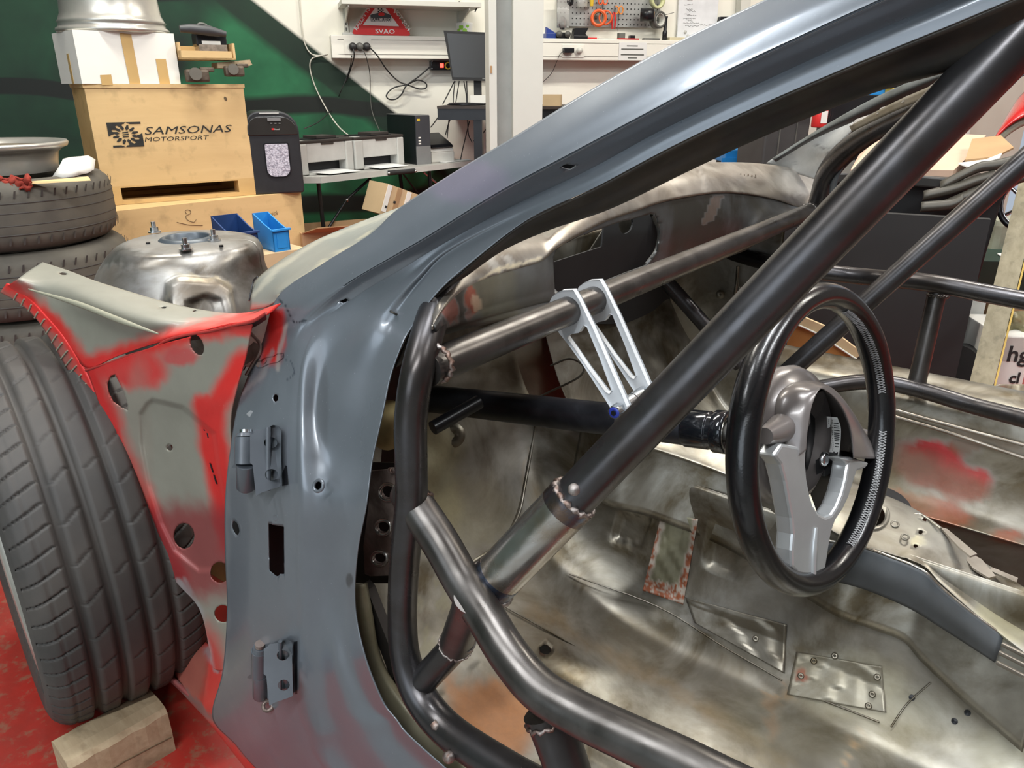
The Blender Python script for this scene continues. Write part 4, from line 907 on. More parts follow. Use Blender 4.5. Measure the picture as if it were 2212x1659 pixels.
# far kick panel and inner pillar
kg = []
for h in (.36, .46, .56, .66, .75):
    kg.append([CAR(u, v, h) for u, v in ((.93,1.62),(.88,1.74),(.80,1.81),(.72,1.835),(.67,1.845),(.62,1.85))])
mkk = [('blob', ((1560,640),(60,110)), 0, .8, (.44,.50,.54,.2), .7), ('blob', ((1640,620),(40,50)), 0, .6, (.48,.52,.56,.2), .8), ('blob', ((1650,540),(40,20)), 0, .8, (.6,.66,.7,.2), .8), ('line', [(1592,570),(1580,680),(1565,730)], 0, 4, (.1,.1,.09,.6), .9)]
grid(kg, 10, 8, (), painter((.3,.3,.3,0), mkk, 18, 8)).build('far_kick_panel', M_shell, car, solid=.002)
MB().tube([V(x, y, 1.80) for x, y in [(1594,575),(1590,620),(1578,680),(1566,735)]], .004, 8, smooth_pts=5).build('pressed_rib', M_shell, car)
MB().tube([V(x, y, 1.79) for x, y in [(1592,590),(1596,620),(1612,634),(1635,636),(1645,610)]], .002, 6, smooth_pts=5).build('pressed_rib', M_shell, car)
for x, y in ((1556,636),(1592,648),(1550,686)):
    MB().lathe(V(x, y, 1.80), -ray(x, y), [(.003,.003),(.007,.003),(.011,.0)], 16).build('kick_panel_boss', M_shell, car)
# cowl: light windscreen flange and dark box below it
def uf(x): return float(np.interp(x, [930,1200,1400,1600,1760], [.50,.60,.65,.63,.57]))
ET = [(935,700),(950,672),(975,640),(1010,612),(1060,590),(1120,572),(1170,556),(1200,530),(1250,500),(1310,470),(1370,450),(1430,430),(1500,416),(1560,410),(1620,415),(1680,428),(1735,447),(1752,440)]
EB = [(940,716),(955,712),(985,702),(1020,692),(1070,678),(1120,665),(1170,652),(1200,650),(1250,640),(1310,625),(1370,600),(1430,580),(1500,568),(1545,548),(1590,530),(1625,500),(1680,470),(1740,455)]
cg = []
for (a, b), (c_, d_) in zip(ET, EB):
    u = uf(a); cg.append([U(a, b, u), U(a * .75 + c_ * .25, b * .75 + d_ * .25, u - .004), U(a * .5 + c_ * .5, b * .5 + d_ * .5, u - .006), U(a * .25 + c_ * .75, b * .25 + d_ * .75, u - .004), U(c_, d_, u + .004), U(c_ + 4, d_ + 2, u + .05), U(c_, d_, u) + FV * float(np.interp(a, [935, 1000, 1120], [.06, .14, .33])) + np.array([0, 0, .01])])  # last column adds an unseen bottom plate to block light behind the cowl
OPEN = [(1192,560),(1200,535),(1250,510),(1330,482),(1405,462),(1418,470),(1424,500),(1418,540),(1395,572),(1350,588),(1290,612),(1240,628),(1196,640)]
mc = [('blob', ((1085,640),(60,50)), 0, .7, (*srgb(92,84,40), .7), .8), ('blob', ((1018,648),(16,26)), 0, .3, (*srgb(125,62,44), 1), 1), ('blob', ((1030,655),(10,16)), 0, .3, (*srgb(170,150,125), 1), .7), ('blob', ((965,668),(18,22)), 0, .4, (*srgb(125,62,45), 1), .9), ('line', [(950,700),(1010,682)], 6, 8, (*srgb(105,60,45), 1), .8, 'patchy'),
      ('poly', [(1537,424),(1562,420),(1540,475),(1510,490)], 0, 0, (*srgb(92,72,60), .8), .9), ('blob', ((1150,620),(30,50)), 0, .8, (.07,.07,.07,.6), .7)]
grid(cg, 10, 10, [OPEN], painter((.3,.3,.3,0), mc, 18, 10)).build('cowl_box', M_cowl, car, solid=.002)
# inside the cowl opening: back wall with a round window, a red marked panel and a duct
MB().prism([U(x, y, .86) for x, y in [(1150,440),(1500,400),(1500,700),(1150,700)]], FV, .004, holes=[[U(x, y, .86) for x, y in ell(1352,484,15,21,12,20)], [U(x, y, .86) for x, y in [(1193,560),(1215,500),(1306,478),(1300,533),(1197,566)]]]).build('cowl_back_wall', M_blackm, car)
pg = [[U(x, y, .99) for x in (1150,1210,1270,1340,1420)] for y in (430,480,530,600)]
grid(pg, 10, 10, (), painter((*srgb(205,196,176), .95), [('line', [(1225,510),(1206,545)], 9, 5, (*srgb(212,30,40),1), 1), ('line', [(1250,500),(1225,560)], 4, 6, (*srgb(215,210,190),1), .9), ('blob', ((1352,484),(20,24)), 0, .5, (*srgb(130,105,80),.6), .9)], 30, 8)).build('engine_side_panel', M_flange, car)
MB().tube([U(x, y, uf(x) - .004) for x, y in [(1409,464),(1424,500),(1418,540),(1396,572)]], .004, 8, smooth_pts=5).build('opening_edge', M_cowl, car)
# light flange
LU = [(930,676),(940,640),(965,600),(1010,560),(1060,530),(1120,512),(1170,500),(1200,480),(1250,440),(1310,400),(1370,378),(1430,362),(1500,352),(1560,351),(1620,352),(1680,358),(1740,370),(1765,385)]
lg = []
for (a, b), (c_, d_) in zip(ET, LU):
    u = uf(a); p = U(a, b, u - .004); q_ = U(c_, d_, uf(c_) + .06); k_ = .012
    lg.append([p + np.array([0, 0, -.006]), p, p * .72 + q_ * .28 + np.array([0,0,k_ * .7]), p * .35 + q_ * .65 + np.array([0,0,k_ * .6]), q_, q_ + FV * .01 - np.array([0,0,.03])])
ml = [('blob', ((1728,392),(30,24)), 0, .7, (*srgb(225,222,215), .35), .95), ('line', [(1510,360),(1525,408)], 1, 5, (*srgb(150,135,118), .6), .8), ('line', [(1060,565),(1080,590)], 6, 4, (*srgb(150,146,138), .8), .9), ('line', [(1095,555),(1110,580)], 4, 4, (*srgb(150,146,138), .8), .9), ('line', [(960,660),(1060,590),(1170,556)], 2, 6, (*srgb(214,200,165), .7), .8)]
grid(lg, 10, 8, (), painter((.3,.3,.3,0), ml, 24, 6)).build('windscreen_flange', M_flange, car, solid=.002)
for x, y in ((1600,380),(1608,382),(1616,381),(1624,383),(1632,382)):
    MB().tube([U(x, y - 5, uf(x) + .02), U(x, y + 5, uf(x) + .02)], .0014, 5).build('panel_mark', M_sleeve, car)
# far windscreen pillar: light gusset, slotted rail, door opening flange
gp = [(1655,350),(1700,322),(1760,292),(1822,262),(1850,258),(1836,285),(1812,318),(1792,350),(1780,380),(1760,385),(1700,366)]
grid([[D(1655,352,1.88),D(1700,368,1.86),D(1765,388,1.82)],[D(1700,322,1.84),D(1740,340,1.82),D(1785,355,1.78)],[D(1765,288,1.78),D(1790,300,1.76),D(1808,318,1.72)],[D(1835,255,1.72),D(1842,262,1.70),D(1850,275,1.66)]], 8, 8, (),
     painter((*srgb(190,195,198), .6), [('blob', ((1720,345),(50,24)), 0, .9, (*srgb(210,214,215), .4), .9), ('line', [(1700,330),(1715,345),(1722,362)], 0, 2.5, (.05,.05,.05,.8), .9), ('line', [(1760,310),(1785,322),(1790,345)], 0, 2.5, (.06,.06,.06,.8), .9), ('line', [(1680,336),(1830,258)], 2, 6, (*srgb(90,88,90), .6), .7)], 30, 6)).build('far_pillar_gusset', M_flange, car, solid=.002)
ra = [(1668,342),(1750,290),(1835,240),(1920,196),(2010,160),(2112,128)]; rb = [(1676,350),(1760,300),(1846,262),(1932,222),(2022,182),(2118,144)]
def rd(x): return float(np.interp(x, [1668, 2112], [1.86, 1.30]))
grid([[D(*a, rd(a[0])), D((a[0] + b[0]) / 2, (a[1] + b[1]) / 2, rd(a[0]) - .02), D(*b, rd(a[0]))] for a, b in zip(ra, rb)], 8, 5, (), painter((.05,.06,.062,.6), [('line', ra, 1, 4, (.16,.19,.19,.5), .7)], 20, 5)).build('far_pillar_rail', M_cowl, car, solid=.002)
# slotted lip
for k in range(5):
    t0 = k / 5; x0, y0 = 1838 + (2108 - 1838) * t0, 270 + (146 - 270) * t0
    MB().prism([D(x0, y0 + 2, rd(x0) - .15), D(x0 + 10, y0 - 12, rd(x0) - .15), D(x0 + 38, y0 - 22, rd(x0) - .15), D(x0 + 36, y0 - 10, rd(x0) - .15)], ray(x0, y0), .003).build('rail_tab', M_tabm if False else M_flange, car)
    MB().prism([D(x0 + 36, y0 - 12, rd(x0) - .152), D(x0 + 42, y0 - 20, rd(x0) - .152), D(x0 + 56, y0 - 26, rd(x0) - .152), D(x0 + 48, y0 - 14, rd(x0) - .152)], ray(x0, y0), .003).build('rail_slot', M_black, car)
grid([[D(1836,272,rd(1838)-.14),D(1842,284,rd(1838)-.14)],[D(1930,222,rd(1930)-.14),D(1934,240,rd(1930)-.14)],[D(2020,182,rd(2020)-.14),D(2024,204,rd(2020)-.14)],[D(2112,140,rd(2112)-.14),D(2116,162,rd(2112)-.14)]], 6, 3, (), painter((*srgb(120,108,84), .6), [], 20, 5)).build('rail_lip', M_flange, car, solid=.002)
grid([[D(1830,322,1.60),D(1842,330,1.58)],[D(1800,372,1.66),D(1815,378,1.64)],[D(1790,430,1.70),D(1800,432,1.68)],[D(1779,480,1.73),D(1786,482,1.71)],[D(1762,530,1.76),D(1768,534,1.74)],[D(1735,600,1.8),D(1741,604,1.78)]], 8, 3, (), painter((.10,.115,.13,.6), [], 20)).build('far_door_flange', M_cowl, car, solid=.002)
# near sill inner strip seen through the door
sg = []
for (x, y), w_ in zip([(778,1262),(782,1330),(790,1410),(808,1470),(850,1540),(905,1600),(965,1665),(1040,1740)], [10,18,24,30,36,40,46,50]):
    sg.append([V(x - 14, y, .462), V(x + w_ * .5, y - w_ * .1, .468), V(x + w_, y - w_ * .25, .476), V(x + w_ + 4, y - w_ * .3, .50)])
grid(sg, 8, 4, (), painter((*srgb(118,112,84), .7), [], 20)).build('sill_inner_flange', M_shell, car, solid=.002)
MB().prism([V(x, y, .485) for x, y in [(782,1262),(794,1275),(858,1440),(846,1470),(800,1350)]], TV, .012).build('sill_brace', M_tubew, car)
MB().lathe(V(828,925,.57), -ray(838,925) * .3 - TV, [(0,.012),(.018,.01),(.028,.0),(.03,-.02)], 24).build('pillar_foam_block', plain('cream_foam', srgb(190,172,120), .7, 0, .25, 30), car)
# ---------------------------------------------------------------- steering column, brackets, wheel
VC = .882
COLP = lambda x, y, v=VC: V(x, y, v)
c0, c1 = COLP(938, 862, .865), COLP(1516, 928)
cd = nrm(c1 - c0)
col = MB().tube([c0 - cd * .05, c1], .0235, 32).build('steering_column', steel('dark_column_steel', (.040,.042,.05), .38, .5, (.02,.02,.025), 12, bump=.04), car)
MB().lathe(c1, cd, [(.0,-.022),(.0245,-.022),(.0255,-.02),(.0255,.010),(.0255,.011),(.0240,.012),(.0240,.0125),(.0240,.018),(.0240,.0185),(.0275,.019),(.0282,.020),(.0282,.034),(.0275,.036),(.0215,.036),(.0215,.030),(.0,.030)], 40).build('column_collar', plain('glossy_black_collar', (.012,.014,.018), .12, .4, .1, 30, coat=.6), col)
e1 = c1 + cd * .028; SWC = np.array([.36869, .83215, .62395]); SWN = nrm((-.66681, .71355, -.21499))
MB().tube([e1, e1 + (SWC + SWN * .05 - e1) * .9], .0128, 24).build('steering_shaft', M_zinc2 if False else plain('brushed_shaft', (.52,.50,.46), .3, .9, .1, 30), col)
tb = CAR(.93, .70, .585)
MB().tube([V(1035,868,.80), V(935,925,.72)], .0105, 14).build('column_stub', M_black, car)
bd = DB1 - DB0
def onbar(x):
    lo, hi = 0, 1
    for _ in range(40):
        m = (lo + hi) / 2
        if to_px(DB0 + bd * m)[0] < x: lo = m
        else: hi = m
    return DB0 + bd * lo
PA, PB_ = onbar(1226), onbar(1283); v1 = PA @ TV; sh = (PB_ - PA)
bo = [(1186,655),(1192,641),(1203,632),(1214,627),(1238,626),(1250,646),(1271,690),(1279,706),(1296,745),(1319,798),(1341,848),(1354,879),(1353,889),(1341,894),(1322,889),(1316,877),(1292,840),(1258,787),(1230,748),(1208,720),(1195,700)]
bw = [(1224,728),(1233,722),(1250,719),(1260,703),(1267,706),(1276,728),(1296,776),(1321,845),(1316,851),(1308,847),(1270,796),(1242,754)]
for k, s0 in enumerate((np.zeros(3), sh)):
    o = MB().prism([V(x, y, v1) + s0 for x, y in bo], bd, .0075, holes=[[V(x, y, v1) + s0 for x, y in bw]]).build('column_bracket', M_alu, car)
    if k == 0:
        b0 = V(1338,884,v1)
        bt = MB().cyl(b0 - nrm(bd) * .0135, b0 - nrm(bd) * .0, .0088, 6).build('nut', M_zinc, o)
        MB().lathe(b0 - nrm(bd) * .0135, -bd, [(.0030,.0005),(.0062,.0012),(.0072,0)], 18).build('nut_insert', plain('blue_nylon', (.03,.05,.35), .4), bt)
        MB().cyl(b0 - nrm(bd) * .016, b0, .0032, 10).build('bolt_end', M_black, bt)
        sp_ = nrm(bd); L = np.linalg.norm(sh)
        MB().cyl(b0 + sp_ * .0075, b0 + sp_ * (L * .5), .0098, 20).build('spacer', M_zinc, o); MB().cyl(b0 + sp_ * (L * .5 + .002), b0 + sp_ * L, .0098, 20).build('spacer', M_zinc, o)
    else:
        MB().cyl(V(1338,884,v1) + sh + nrm(bd) * .0075, V(1338,884,v1) + sh + nrm(bd) * .016, .0075, 6).build('bolt_head', M_black, o)
cc_ = V(1362,918,.87)
MB().tube([cc_ - cd * .012, cc_ + cd * .016], .0262, 32).build('column_clamp', M_zinc, car, 'bright steel clamp band around the dark column')
MB().box(V(1372,884,.86), (.022,.022,.03), R=np.array([cd, nrm(np.cross([0,0,1], cd)), [0,0,1]])).build('clamp_block', M_zinc, car)
# steering wheel
def WPx(x, y, o=0.0): return PL(x, y, SWC + SWN * o, SWN)
def wheel():
    ax = nrm(np.cross(SWN, [0, 0, 1])); bx = np.cross(ax, SWN); R = .1715; n = 144; seg = 18; vs = []; fs = []
    for i in range(n):
        a = 2 * math.pi * i / n; e = ax * math.cos(a) + bx * math.sin(a)
        grip = 1 + .07 * (math.exp(-((a - .55) / .25) ** 2) + math.exp(-((a - 2.6) / .25) ** 2))
        for k in range(seg):
            t = 2 * math.pi * k / seg; vs.append(SWC + e * (R + .0155 * grip * math.cos(t)) + SWN * (.0175 * grip * math.sin(t)))
    for i in range(n):
        for k in range(seg): fs.append((i * seg + k, i * seg + (k + 1) % seg, ((i + 1) % n) * seg + (k + 1) % seg, ((i + 1) % n) * seg + k))
    sw = MB().add(vs, fs, True).build('steering_wheel', M_leather, car, 'black leather three-spoke steering wheel with cross stitching')
    st = MB()
    f = lambda ee, w: SWC + ee * (R - .0170 * math.cos(w)) - SWN * (.0190 * math.sin(w))
    for i in range(104):
        a = -1.30 + .0235 * i
        if -.24 < a < .10 or a > 1.15: continue
        e = ax * math.cos(a) + bx * math.sin(a); e2 = ax * math.cos(a + .0215) + bx * math.sin(a + .0215); em = ax * math.cos(a + .011) + bx * math.sin(a + .011)
        st.tube([f(e, .22), f(em, .46), f(e2, .70)], .00055, 4); st.tube([f(e, .70), f(em, .46), f(e2, .22)], .00055, 4)
    st.build('stitching', M_seam, sw, stuff=True)
    # hub cover: shell around the airbag recess
    Oo = [(1668,1000),(1672,940),(1676,885),(1690,845),(1722,824),(1768,828),(1800,850),(1833,892),(1866,940),(1900,988)]
    Oi = [(1741,972),(1744,930),(1752,882),(1763,852),(1773,840),(1785,843),(1808,862),(1829,894),(1843,937),(1849,990)]
    back = SWC + SWN * .075
    rws = []
    for (a, b), (c_, d_) in zip(Oo, Oi):
        A = WPx(a, b, .022); B = WPx(c_, d_, -.012); m = A * .5 + B * .5 - SWN * .008
        rb_ = A + (back - A) * .25 + SWN * .012; rb2 = A + (back - A) * .6 + SWN * .02
        rws.append([rb2, rb_, A, m, B, B + SWN * .004])
    grid(rws, 8, 6).build('hub_cover', M_hub, sw, solid=.001)
    MB().lathe(SWC + SWN * .028, SWN, [(.070,-.008),(.083,.0),(.088,.012),(.085,.03),(.07,.048),(.045,.06),(.0,.064)], 48).build('hub_back', M_hub, sw)
    # recess wall and floor
    rec = [(1760,850),(1785,842),(1812,866),(1832,900),(1847,945),(1850,992),(1838,1040),(1815,1085),(1785,1118),(1765,1108),(1748,1060),(1740,1000),(1745,930)]
    MB().prism([WPx(x, y, .045) for x, y in [(1700,830),(1900,830),(1900,1140),(1700,1140)]], SWN, .003)
    cx = (1790, 985); R0 = [WPx(x, y, .0) for x, y in rec]; R1 = [WPx(x, y, .050) for x, y in rec]
    m = MB(); k = len(rec); m.add(R0[:7] + R1[:7], [(i, i + 1, i + 8, i + 7) for i in range(6)], True)
    m.add(R1, [tuple(range(k))], False); m.build('airbag_recess', M_black, sw)
    def wallpt(x, y, lift=.0006):
        # place on the right inner wall of the recess that shows at this spot
        best = None
        for i in range(2, 8):
            for s_ in np.linspace(0, 1, 14):
                A_ = WPx(*(np.array(rec[i]) * (1 - s_) + np.array(rec[i + 1]) * s_))
                for o in np.linspace(0, .05, 26):
                    P = A_ + SWN * o; e = np.linalg.norm(to_px(P) - (x, y))
                    if best is None or e < best[0]: best = (e, P, A_)
        inn = nrm(SWC - best[2]); inn = nrm(inn - SWN * inn.dot(SWN)); return best[1] + inn * lift
    def wq(u, v):   # label coordinates to the wall
        xl_ = np.interp(v, [0, .4, 1], [1786, 1787, 1786]); xr_ = np.interp(v, [0, .15, .4, .8, 1], [1810, 1814, 1817, 1816, 1812]); return (xl_ + (xr_ - xl_) * u, 899 + 3 * u + v * 81)
    L4 = [[wallpt(*wq(u, v)) for u in (0, .5, 1)] for v in (0, .25, .5, .75, 1)]
    grid(L4, 4, 4).build('barcode_label', M_white, sw, 'white paper label with a barcode', solid=.0004)
    G4 = np.array(L4); 
    def lp3(u, v, up=.0006):
        a_ = cmat(5, 10)[int(round(v * 40))]; row = np.einsum('j,jkc->kc', a_, G4); P = row[0] + (row[2] - row[0]) * u if u != .5 else row[1]
        P = row[0] * (1 - u) * (1 - 2 * u) + row[1] * 4 * u * (1 - u) + row[2] * u * (2 * u - 1); inn = nrm(SWC + SWN * .02 - P); return P + inn * up
    bars = MB(); rnd = random.Random(3)
    def rect(u0, u1, v0, v1): bars.add([lp3(u0, v0), lp3(u1, v0), lp3(u1, v1), lp3(u0, v1)], [(0, 1, 2, 3)])
    k_ = 6
    while k_ < 32:
        h_ = rnd.choice((.5, .5, 1)); rect(.56, .93, k_ / 40, (k_ + 1) / 40 if h_ == 1 else (k_ + 1) / 40); k_ += rnd.choice((2, 2, 3))
    for v_ in range(3, 36, 2):
        for u_ in (.14, .28, .42):
            if rnd.random() < .75: rect(u_, u_ + .05, v_ / 40, (v_ + 1) / 40)
    for u_ in (.08, .5, .78): rect(u_, u_ + .1, 37 / 40, 39 / 40)
    bars.build('barcode_print', M_ink, sw)
    MB().lathe(WPx(1777,991,.02), -SWN, [(.009,0),(.009,.004),(.006,.006),(.003,.0045),(0,.0045)], 20).build('hub_screw', M_zinc, sw)
    MB().box(WPx(1790,1000,.03), (.045,.02,.012), R=np.array([ax, bx, SWN])).build('hub_crossbar', M_blackm, sw)
    # spokes
    sp1 = [(1690,958),(1741,968),(1741,1000),(1744,1035),(1750,1068),(1758,1093),(1770,1110),(1784,1117),(1797,1112),(1809,1094),(1820,1066),(1828,1035),(1833,1002),(1818,990),(1842,988),(1880,1000),(1870,1012),(1852,1018),(1845,1040),(1835,1072),(1822,1100),(1806,1124),(1797,1150),(1791,1185),(1785,1225),(1776,1268),(1760,1264),(1744,1264),(1712,1226),(1711,1190),(1714,1155),(1711,1120),(1704,1080),(1697,1040),(1688,1005),(1672,985)]
    MB().prism([WPx(x, y, -.006) for x, y in sp1], SWN, .022).build('spoke', M_spoke, sw, 'silver lower spoke of the wheel', bevel=.0035)
    MB().tube([WPx(1762,1140,-.006), WPx(1757,1190,-.006), WPx(1755,1262,-.006)], [.003,.0045,.004], 8, smooth_pts=4).build('spoke_groove', M_spoke, sw)
    for pts, r0 in (([(1712,905),(1682,928),(1652,942)], .021), ([(1858,955),(1878,972),(1896,982)], .020)):
        MB().tube([WPx(x, y, (.034, .012, .004)[k_i]) for k_i, (x, y) in enumerate(pts)], [r0, r0 * .75, r0 * .45], 16, smooth_pts=4).build('side_spoke', M_hub, sw)
wheel()
# ================================================================ background helpers
class Fr:
    """upright frame: O on its front plane, ex to the right along the front, n out of the front"""
    def __init__(s, O, deg):
        a = math.radians(deg); s.O = np.asarray(O, float); s.ex = np.array([math.cos(a), math.sin(a), 0.]); s.n = np.array([math.sin(a), -math.cos(a), 0.]); s.rz = a; s.ez = np.array([0, 0, 1.])
    def q(s, x, y, off=0.0): return PL(x, y, s.O + s.n * off, s.n)
    def loc(s, P): P = np.asarray(P) - s.O; return P.dot(s.ex), -P.dot(s.n), P[2]
    def xz(s, x, y, off=0.0): a = s.loc(s.q(x, y, off)); return a[0], a[2]
    def P(s, x, y, z): return s.O + s.ex * x - s.n * y + s.ez * z     # y goes back
    def bx(s, mb, x0, x1, y0, y1, z0, z1, mi=0, bev=0.0): return mb.box(s.P((x0 + x1) / 2, (y0 + y1) / 2, (z0 + z1) / 2), (x1 - x0, abs(y1 - y0), z1 - z0), R=np.array([s.ex, -s.n, s.ez]), mi=mi, bev=bev)
    def pbx(s, mb, xa, ya, xb, yb, y0, y1, mi=0, bev=0.0):
        """box whose front (at y0) spans the pixel rectangle lower-left .. upper-right"""
        a, za = s.xz(xa, ya, -y0); b, zb = s.xz(xb, yb, -y0); return s.bx(mb, min(a, b), max(a, b), y0, y1, min(za, zb), max(za, zb), mi, bev)
    def e(s, name, label, cat, x=0, y=0, z=0, group=None):
        p = s.P(x, y, z); return empty(name, label, cat, p, s.rz, group)
def text(name, body, P, ex, ez, size, mat, par, width=None, shear=0.0, th=.0004, bold=0.0):
    cu = bpy.data.curves.new(name, 'FONT'); cu.body = body; cu.size = 1; cu.extrude = 0; cu.shear = shear; cu.offset = bold; cu.resolution_u = 2
    o = bpy.data.objects.new(name, cu); COL.objects.link(o); bpy.context.view_layer.update()
    me = bpy.data.meshes.new_from_object(o.evaluated_get(bpy.context.evaluated_depsgraph_get()))
    vs = np.array([tuple(v.co) for v in me.vertices]); fs = [tuple(p.vertices) for p in me.polygons]
    bpy.data.objects.remove(o); 
    h = .7; sx = sz = size / h
    if width: sx = width / max(vs[:, 0].max() - vs[:, 0].min(), 1e-6)
    ex = nrm(ex); ez = nrm(ez); n = np.cross(ex, ez)
    mb = MB(); mb.add([np.asarray(P) + ex * (v[0] - vs[:, 0].min()) * sx + ez * v[1] * sz + n * th for v in vs], fs)
    return mb.build(name, mat, par, recalc=False)
def woodm(name, c, c2, sc=3, stretch=(1, 1, 8), rough=.6):
    t = NT(name); n = t.noise(sc, 6, .6, .4, None, stretch); n2 = t.noise(sc * 5, 4)
    t.set(Base_Color=t.mix(t.ramp(n2, [(.55, 0), (.75, .6)]), t.mix(t.ramp(n, [(.3, 0), (.7, 1)]), c, c2), tuple(x * .55 for x in c2)), Roughness=rough); t.bump(n, .15, .002); return t.m
M_ply = woodm('plywood', (.66, .46, .22), (.58, .39, .18), 3, (1, 1, 6)); M_ply2 = woodm('plywood_darker', (.60, .40, .17), (.52, .33, .13), 3, (1, 1, 5)); M_chock = woodm('grey_lumber', (.46, .36, .23), (.33, .24, .14), 7, (9, .8, 9), .75)
M_card = plain('cardboard', (.42, .26, .13), .8, 0, .15, 6); M_cardl = plain('light_cardboard', (.58, .42, .24), .8, 0, .12, 6); M_tape = plain('brown_packing_tape', (.56, .37, .15), .35, 0, .08, 12)
M_wbox = plain('white_carton', (.80, .78, .72), .7, 0, .05, 5); M_bluel = plain('light_blue_plastic', (.02, .24, .62), .4, 0, .1, 20); M_blued = plain('dark_blue_plastic', (.015, .05, .17), .45, 0, .35, 18)
M_pgrey = plain('printer_grey_plastic', (.52, .52, .49), .5, 0, .06, 20); M_pdark = plain('printer_brown_black_plastic', (.045, .038, .034), .45, 0, .2, 20); M_cream = plain('cream_enamel', (.62, .62, .56), .5, 0, .05, 5)
M_trunk = plain('white_trunking', (.80, .78, .70), .5, 0, .05, 5); M_cable = plain('black_cable', (.02, .02, .02), .5); M_gcable = plain('grey_cable', (.10, .10, .09), .5); M_wcable = plain('white_cable', (.62, .60, .52), .5)
M_red = plain('red_plastic', (.62, .03, .03), .35, 0, .1, 10); M_orange = plain('orange_plastic', (.85, .13, .03), .4, 0, .1, 20); M_yel = plain('yellow_plastic', (.75, .52, .04), .4); M_screen = plain('switched_off_screen', (.035, .033, .030), .22, 0, .1, 3); M_dark = plain('charcoal_board', (.020, .020, .020), .6, 0, .3, 3)
M_glassy = NT('clear_plastic').set(Base_Color=(.85, .85, .82), Roughness=.12, Transmission_Weight=.75, IOR=1.3)
M_foot = plain('dirty_tyre_rubber', (.062, .055, .046), .75, 0, .4, 7, .2, c2=(.10, .088, .068)); M_green = plain('green_print', (.25, .5, .05), .6); M_wall2 = plain('off_white_paint', (.70, .70, .66), .6)
# ---------------------------------------------------------------- crate with the stencil
F = Fr(D(230, 445, 2.7), 34.9)
_, _, zT = F.loc(F.q(190, 190)); wC = F.loc(F.q(553, 420))[0]
def fl(P): return F.loc(P)
cr = F.e('wooden_crate', 'pale plywood crate with a black stencilled logo, standing on skids', 'crate')
zb = F.xz(236, 404)[1]
m = MB(); F.bx(m, 0, wC, 0, .018, zb, zT); m.build('front_panel', M_ply, cr)
MB_ = MB(); F.bx(MB_, 0, .018, .018, .30, zb, zT); MB_.build('side_panel', M_ply2, cr); MB_ = MB(); F.bx(MB_, wC - .018, wC, .018, .30, zb, zT); MB_.build('side_panel', M_ply, cr)
MB_ = MB(); F.bx(MB_, 0, wC, .30, .318, zb, zT); MB_.build('back_panel', M_ply, cr); MB_ = MB(); F.bx(MB_, -.004, wC + .004, -.004, .322, zT, zT + .012); MB_.build('lid', M_ply, cr)
MB_ = MB(); F.bx(MB_, 0, wC, 0, .318, zb - .006, zb); MB_.build('bottom_panel', M_ply2, cr)
MB_ = MB(); F.bx(MB_, 0, wC, .302, .318, .014, zb - .006); MB_.build('gap_blocker_board', M_ply2, cr)  # back board added to keep the skid gap dark
for x0, x1 in ((0, .055), (wC - .062, wC)):
    for y0 in (0, .24): MB_ = MB(); F.bx(MB_, x0, x1, y0, y0 + .058, .014, zb - .006); MB_.build('skid_block', M_ply2, cr)
for y0 in (0, .26): MB_ = MB(); F.bx(MB_, 0, wC, y0, y0 + .058, 0, .014); MB_.build('skid_board', M_ply2, cr)
M_sten = plain('stencil_ink', (.028, .028, .024), .8, 0, .5, 40)
A_ = F.q(312, 291, .001); B_ = F.q(503, 282, .001)
ti = nrm(B_ - A_)
text('stencil_text', 'SAMSONAS', F.q(313, 291, .0008), F.ex, F.ez, .026, M_sten, cr, np.linalg.norm(F.q(503, 285, .001) - F.q(313, 285, .001)), .25)
text('stencil_text', 'MOTORSPORT', F.q(313, 306, .0008), F.ex, F.ez, .0145, M_sten, cr, np.linalg.norm(F.q(453, 300, .001) - F.q(313, 300, .001)), .2)
# gear emblem
ea, eb = F.xz(239, 319), F.xz(303, 263); cx, cz = (ea[0] + eb[0]) / 2, (ea[1] + eb[1]) / 2; hw, hh = (eb[0] - ea[0]) / 2, (eb[1] - ea[1]) / 2
def ep(u, v, o=.0012): return F.P(cx + u * hw, -o, cz + v * hh)
N = 64; outer = []
gear = []
for i in range(48):
    a = 2 * math.pi * i / 48; r = .86 if (i % 4) in (0, 1) else .66; gear.append((math.cos(a) * r, math.sin(a) * r))
m = MB(); 
m.prism([ep(u, v) for u, v in [(-1, 1), (1, 1), (1, .86), (.45, .86), (.45, -1), (1, -1), (1, -.2), (.98, -1), (-.7, -1), (-.7, -.86), (-.3, -.86), (-1, -.86)]][:0] + [ep(*p) for p in [(-1, -.1), (-1, 1), (.1, 1)] + [(g[0], g[1]) for g in gear[12:25]]], F.n, .0004)
m.prism([ep(*p) for p in [(1, .1), (1, -1), (-.1, -1)] + [(g[0], g[1]) for g in gear[36:48]] + [(gear[0])]], F.n, .0004)
m.prism([ep(*p) for p in [(.1, 1), (1, 1), (1, .84), (.35, .84)]], F.n, .0004); m.prism([ep(*p) for p in [(-.1, -1), (-.85, -1), (-.85, -.84), (-.35, -.84)]], F.n, .0004)
for i in range(12):
    a = 2 * math.pi * (i + .5) / 12; c, s = math.cos(a), math.sin(a)
    m.prism([ep(c * .78 - s * .05, s * .78 + c * .05), ep(c * .78 + s * .05, s * .78 - c * .05), ep(c * .5 + s * .11, s * .5 - c * .11), ep(c * .36, s * .36), ep(c * .5 - s * .11, s * .5 + c * .11)], F.n, .0005)
for dz in (.17, 0, -.17): m.prism([ep(-.2, dz - .05), ep(.16, dz - .02), ep(.2, dz + .08), ep(-.16, dz + .04)], F.n, .0005)
m.build('stencil_emblem', M_sten, cr)
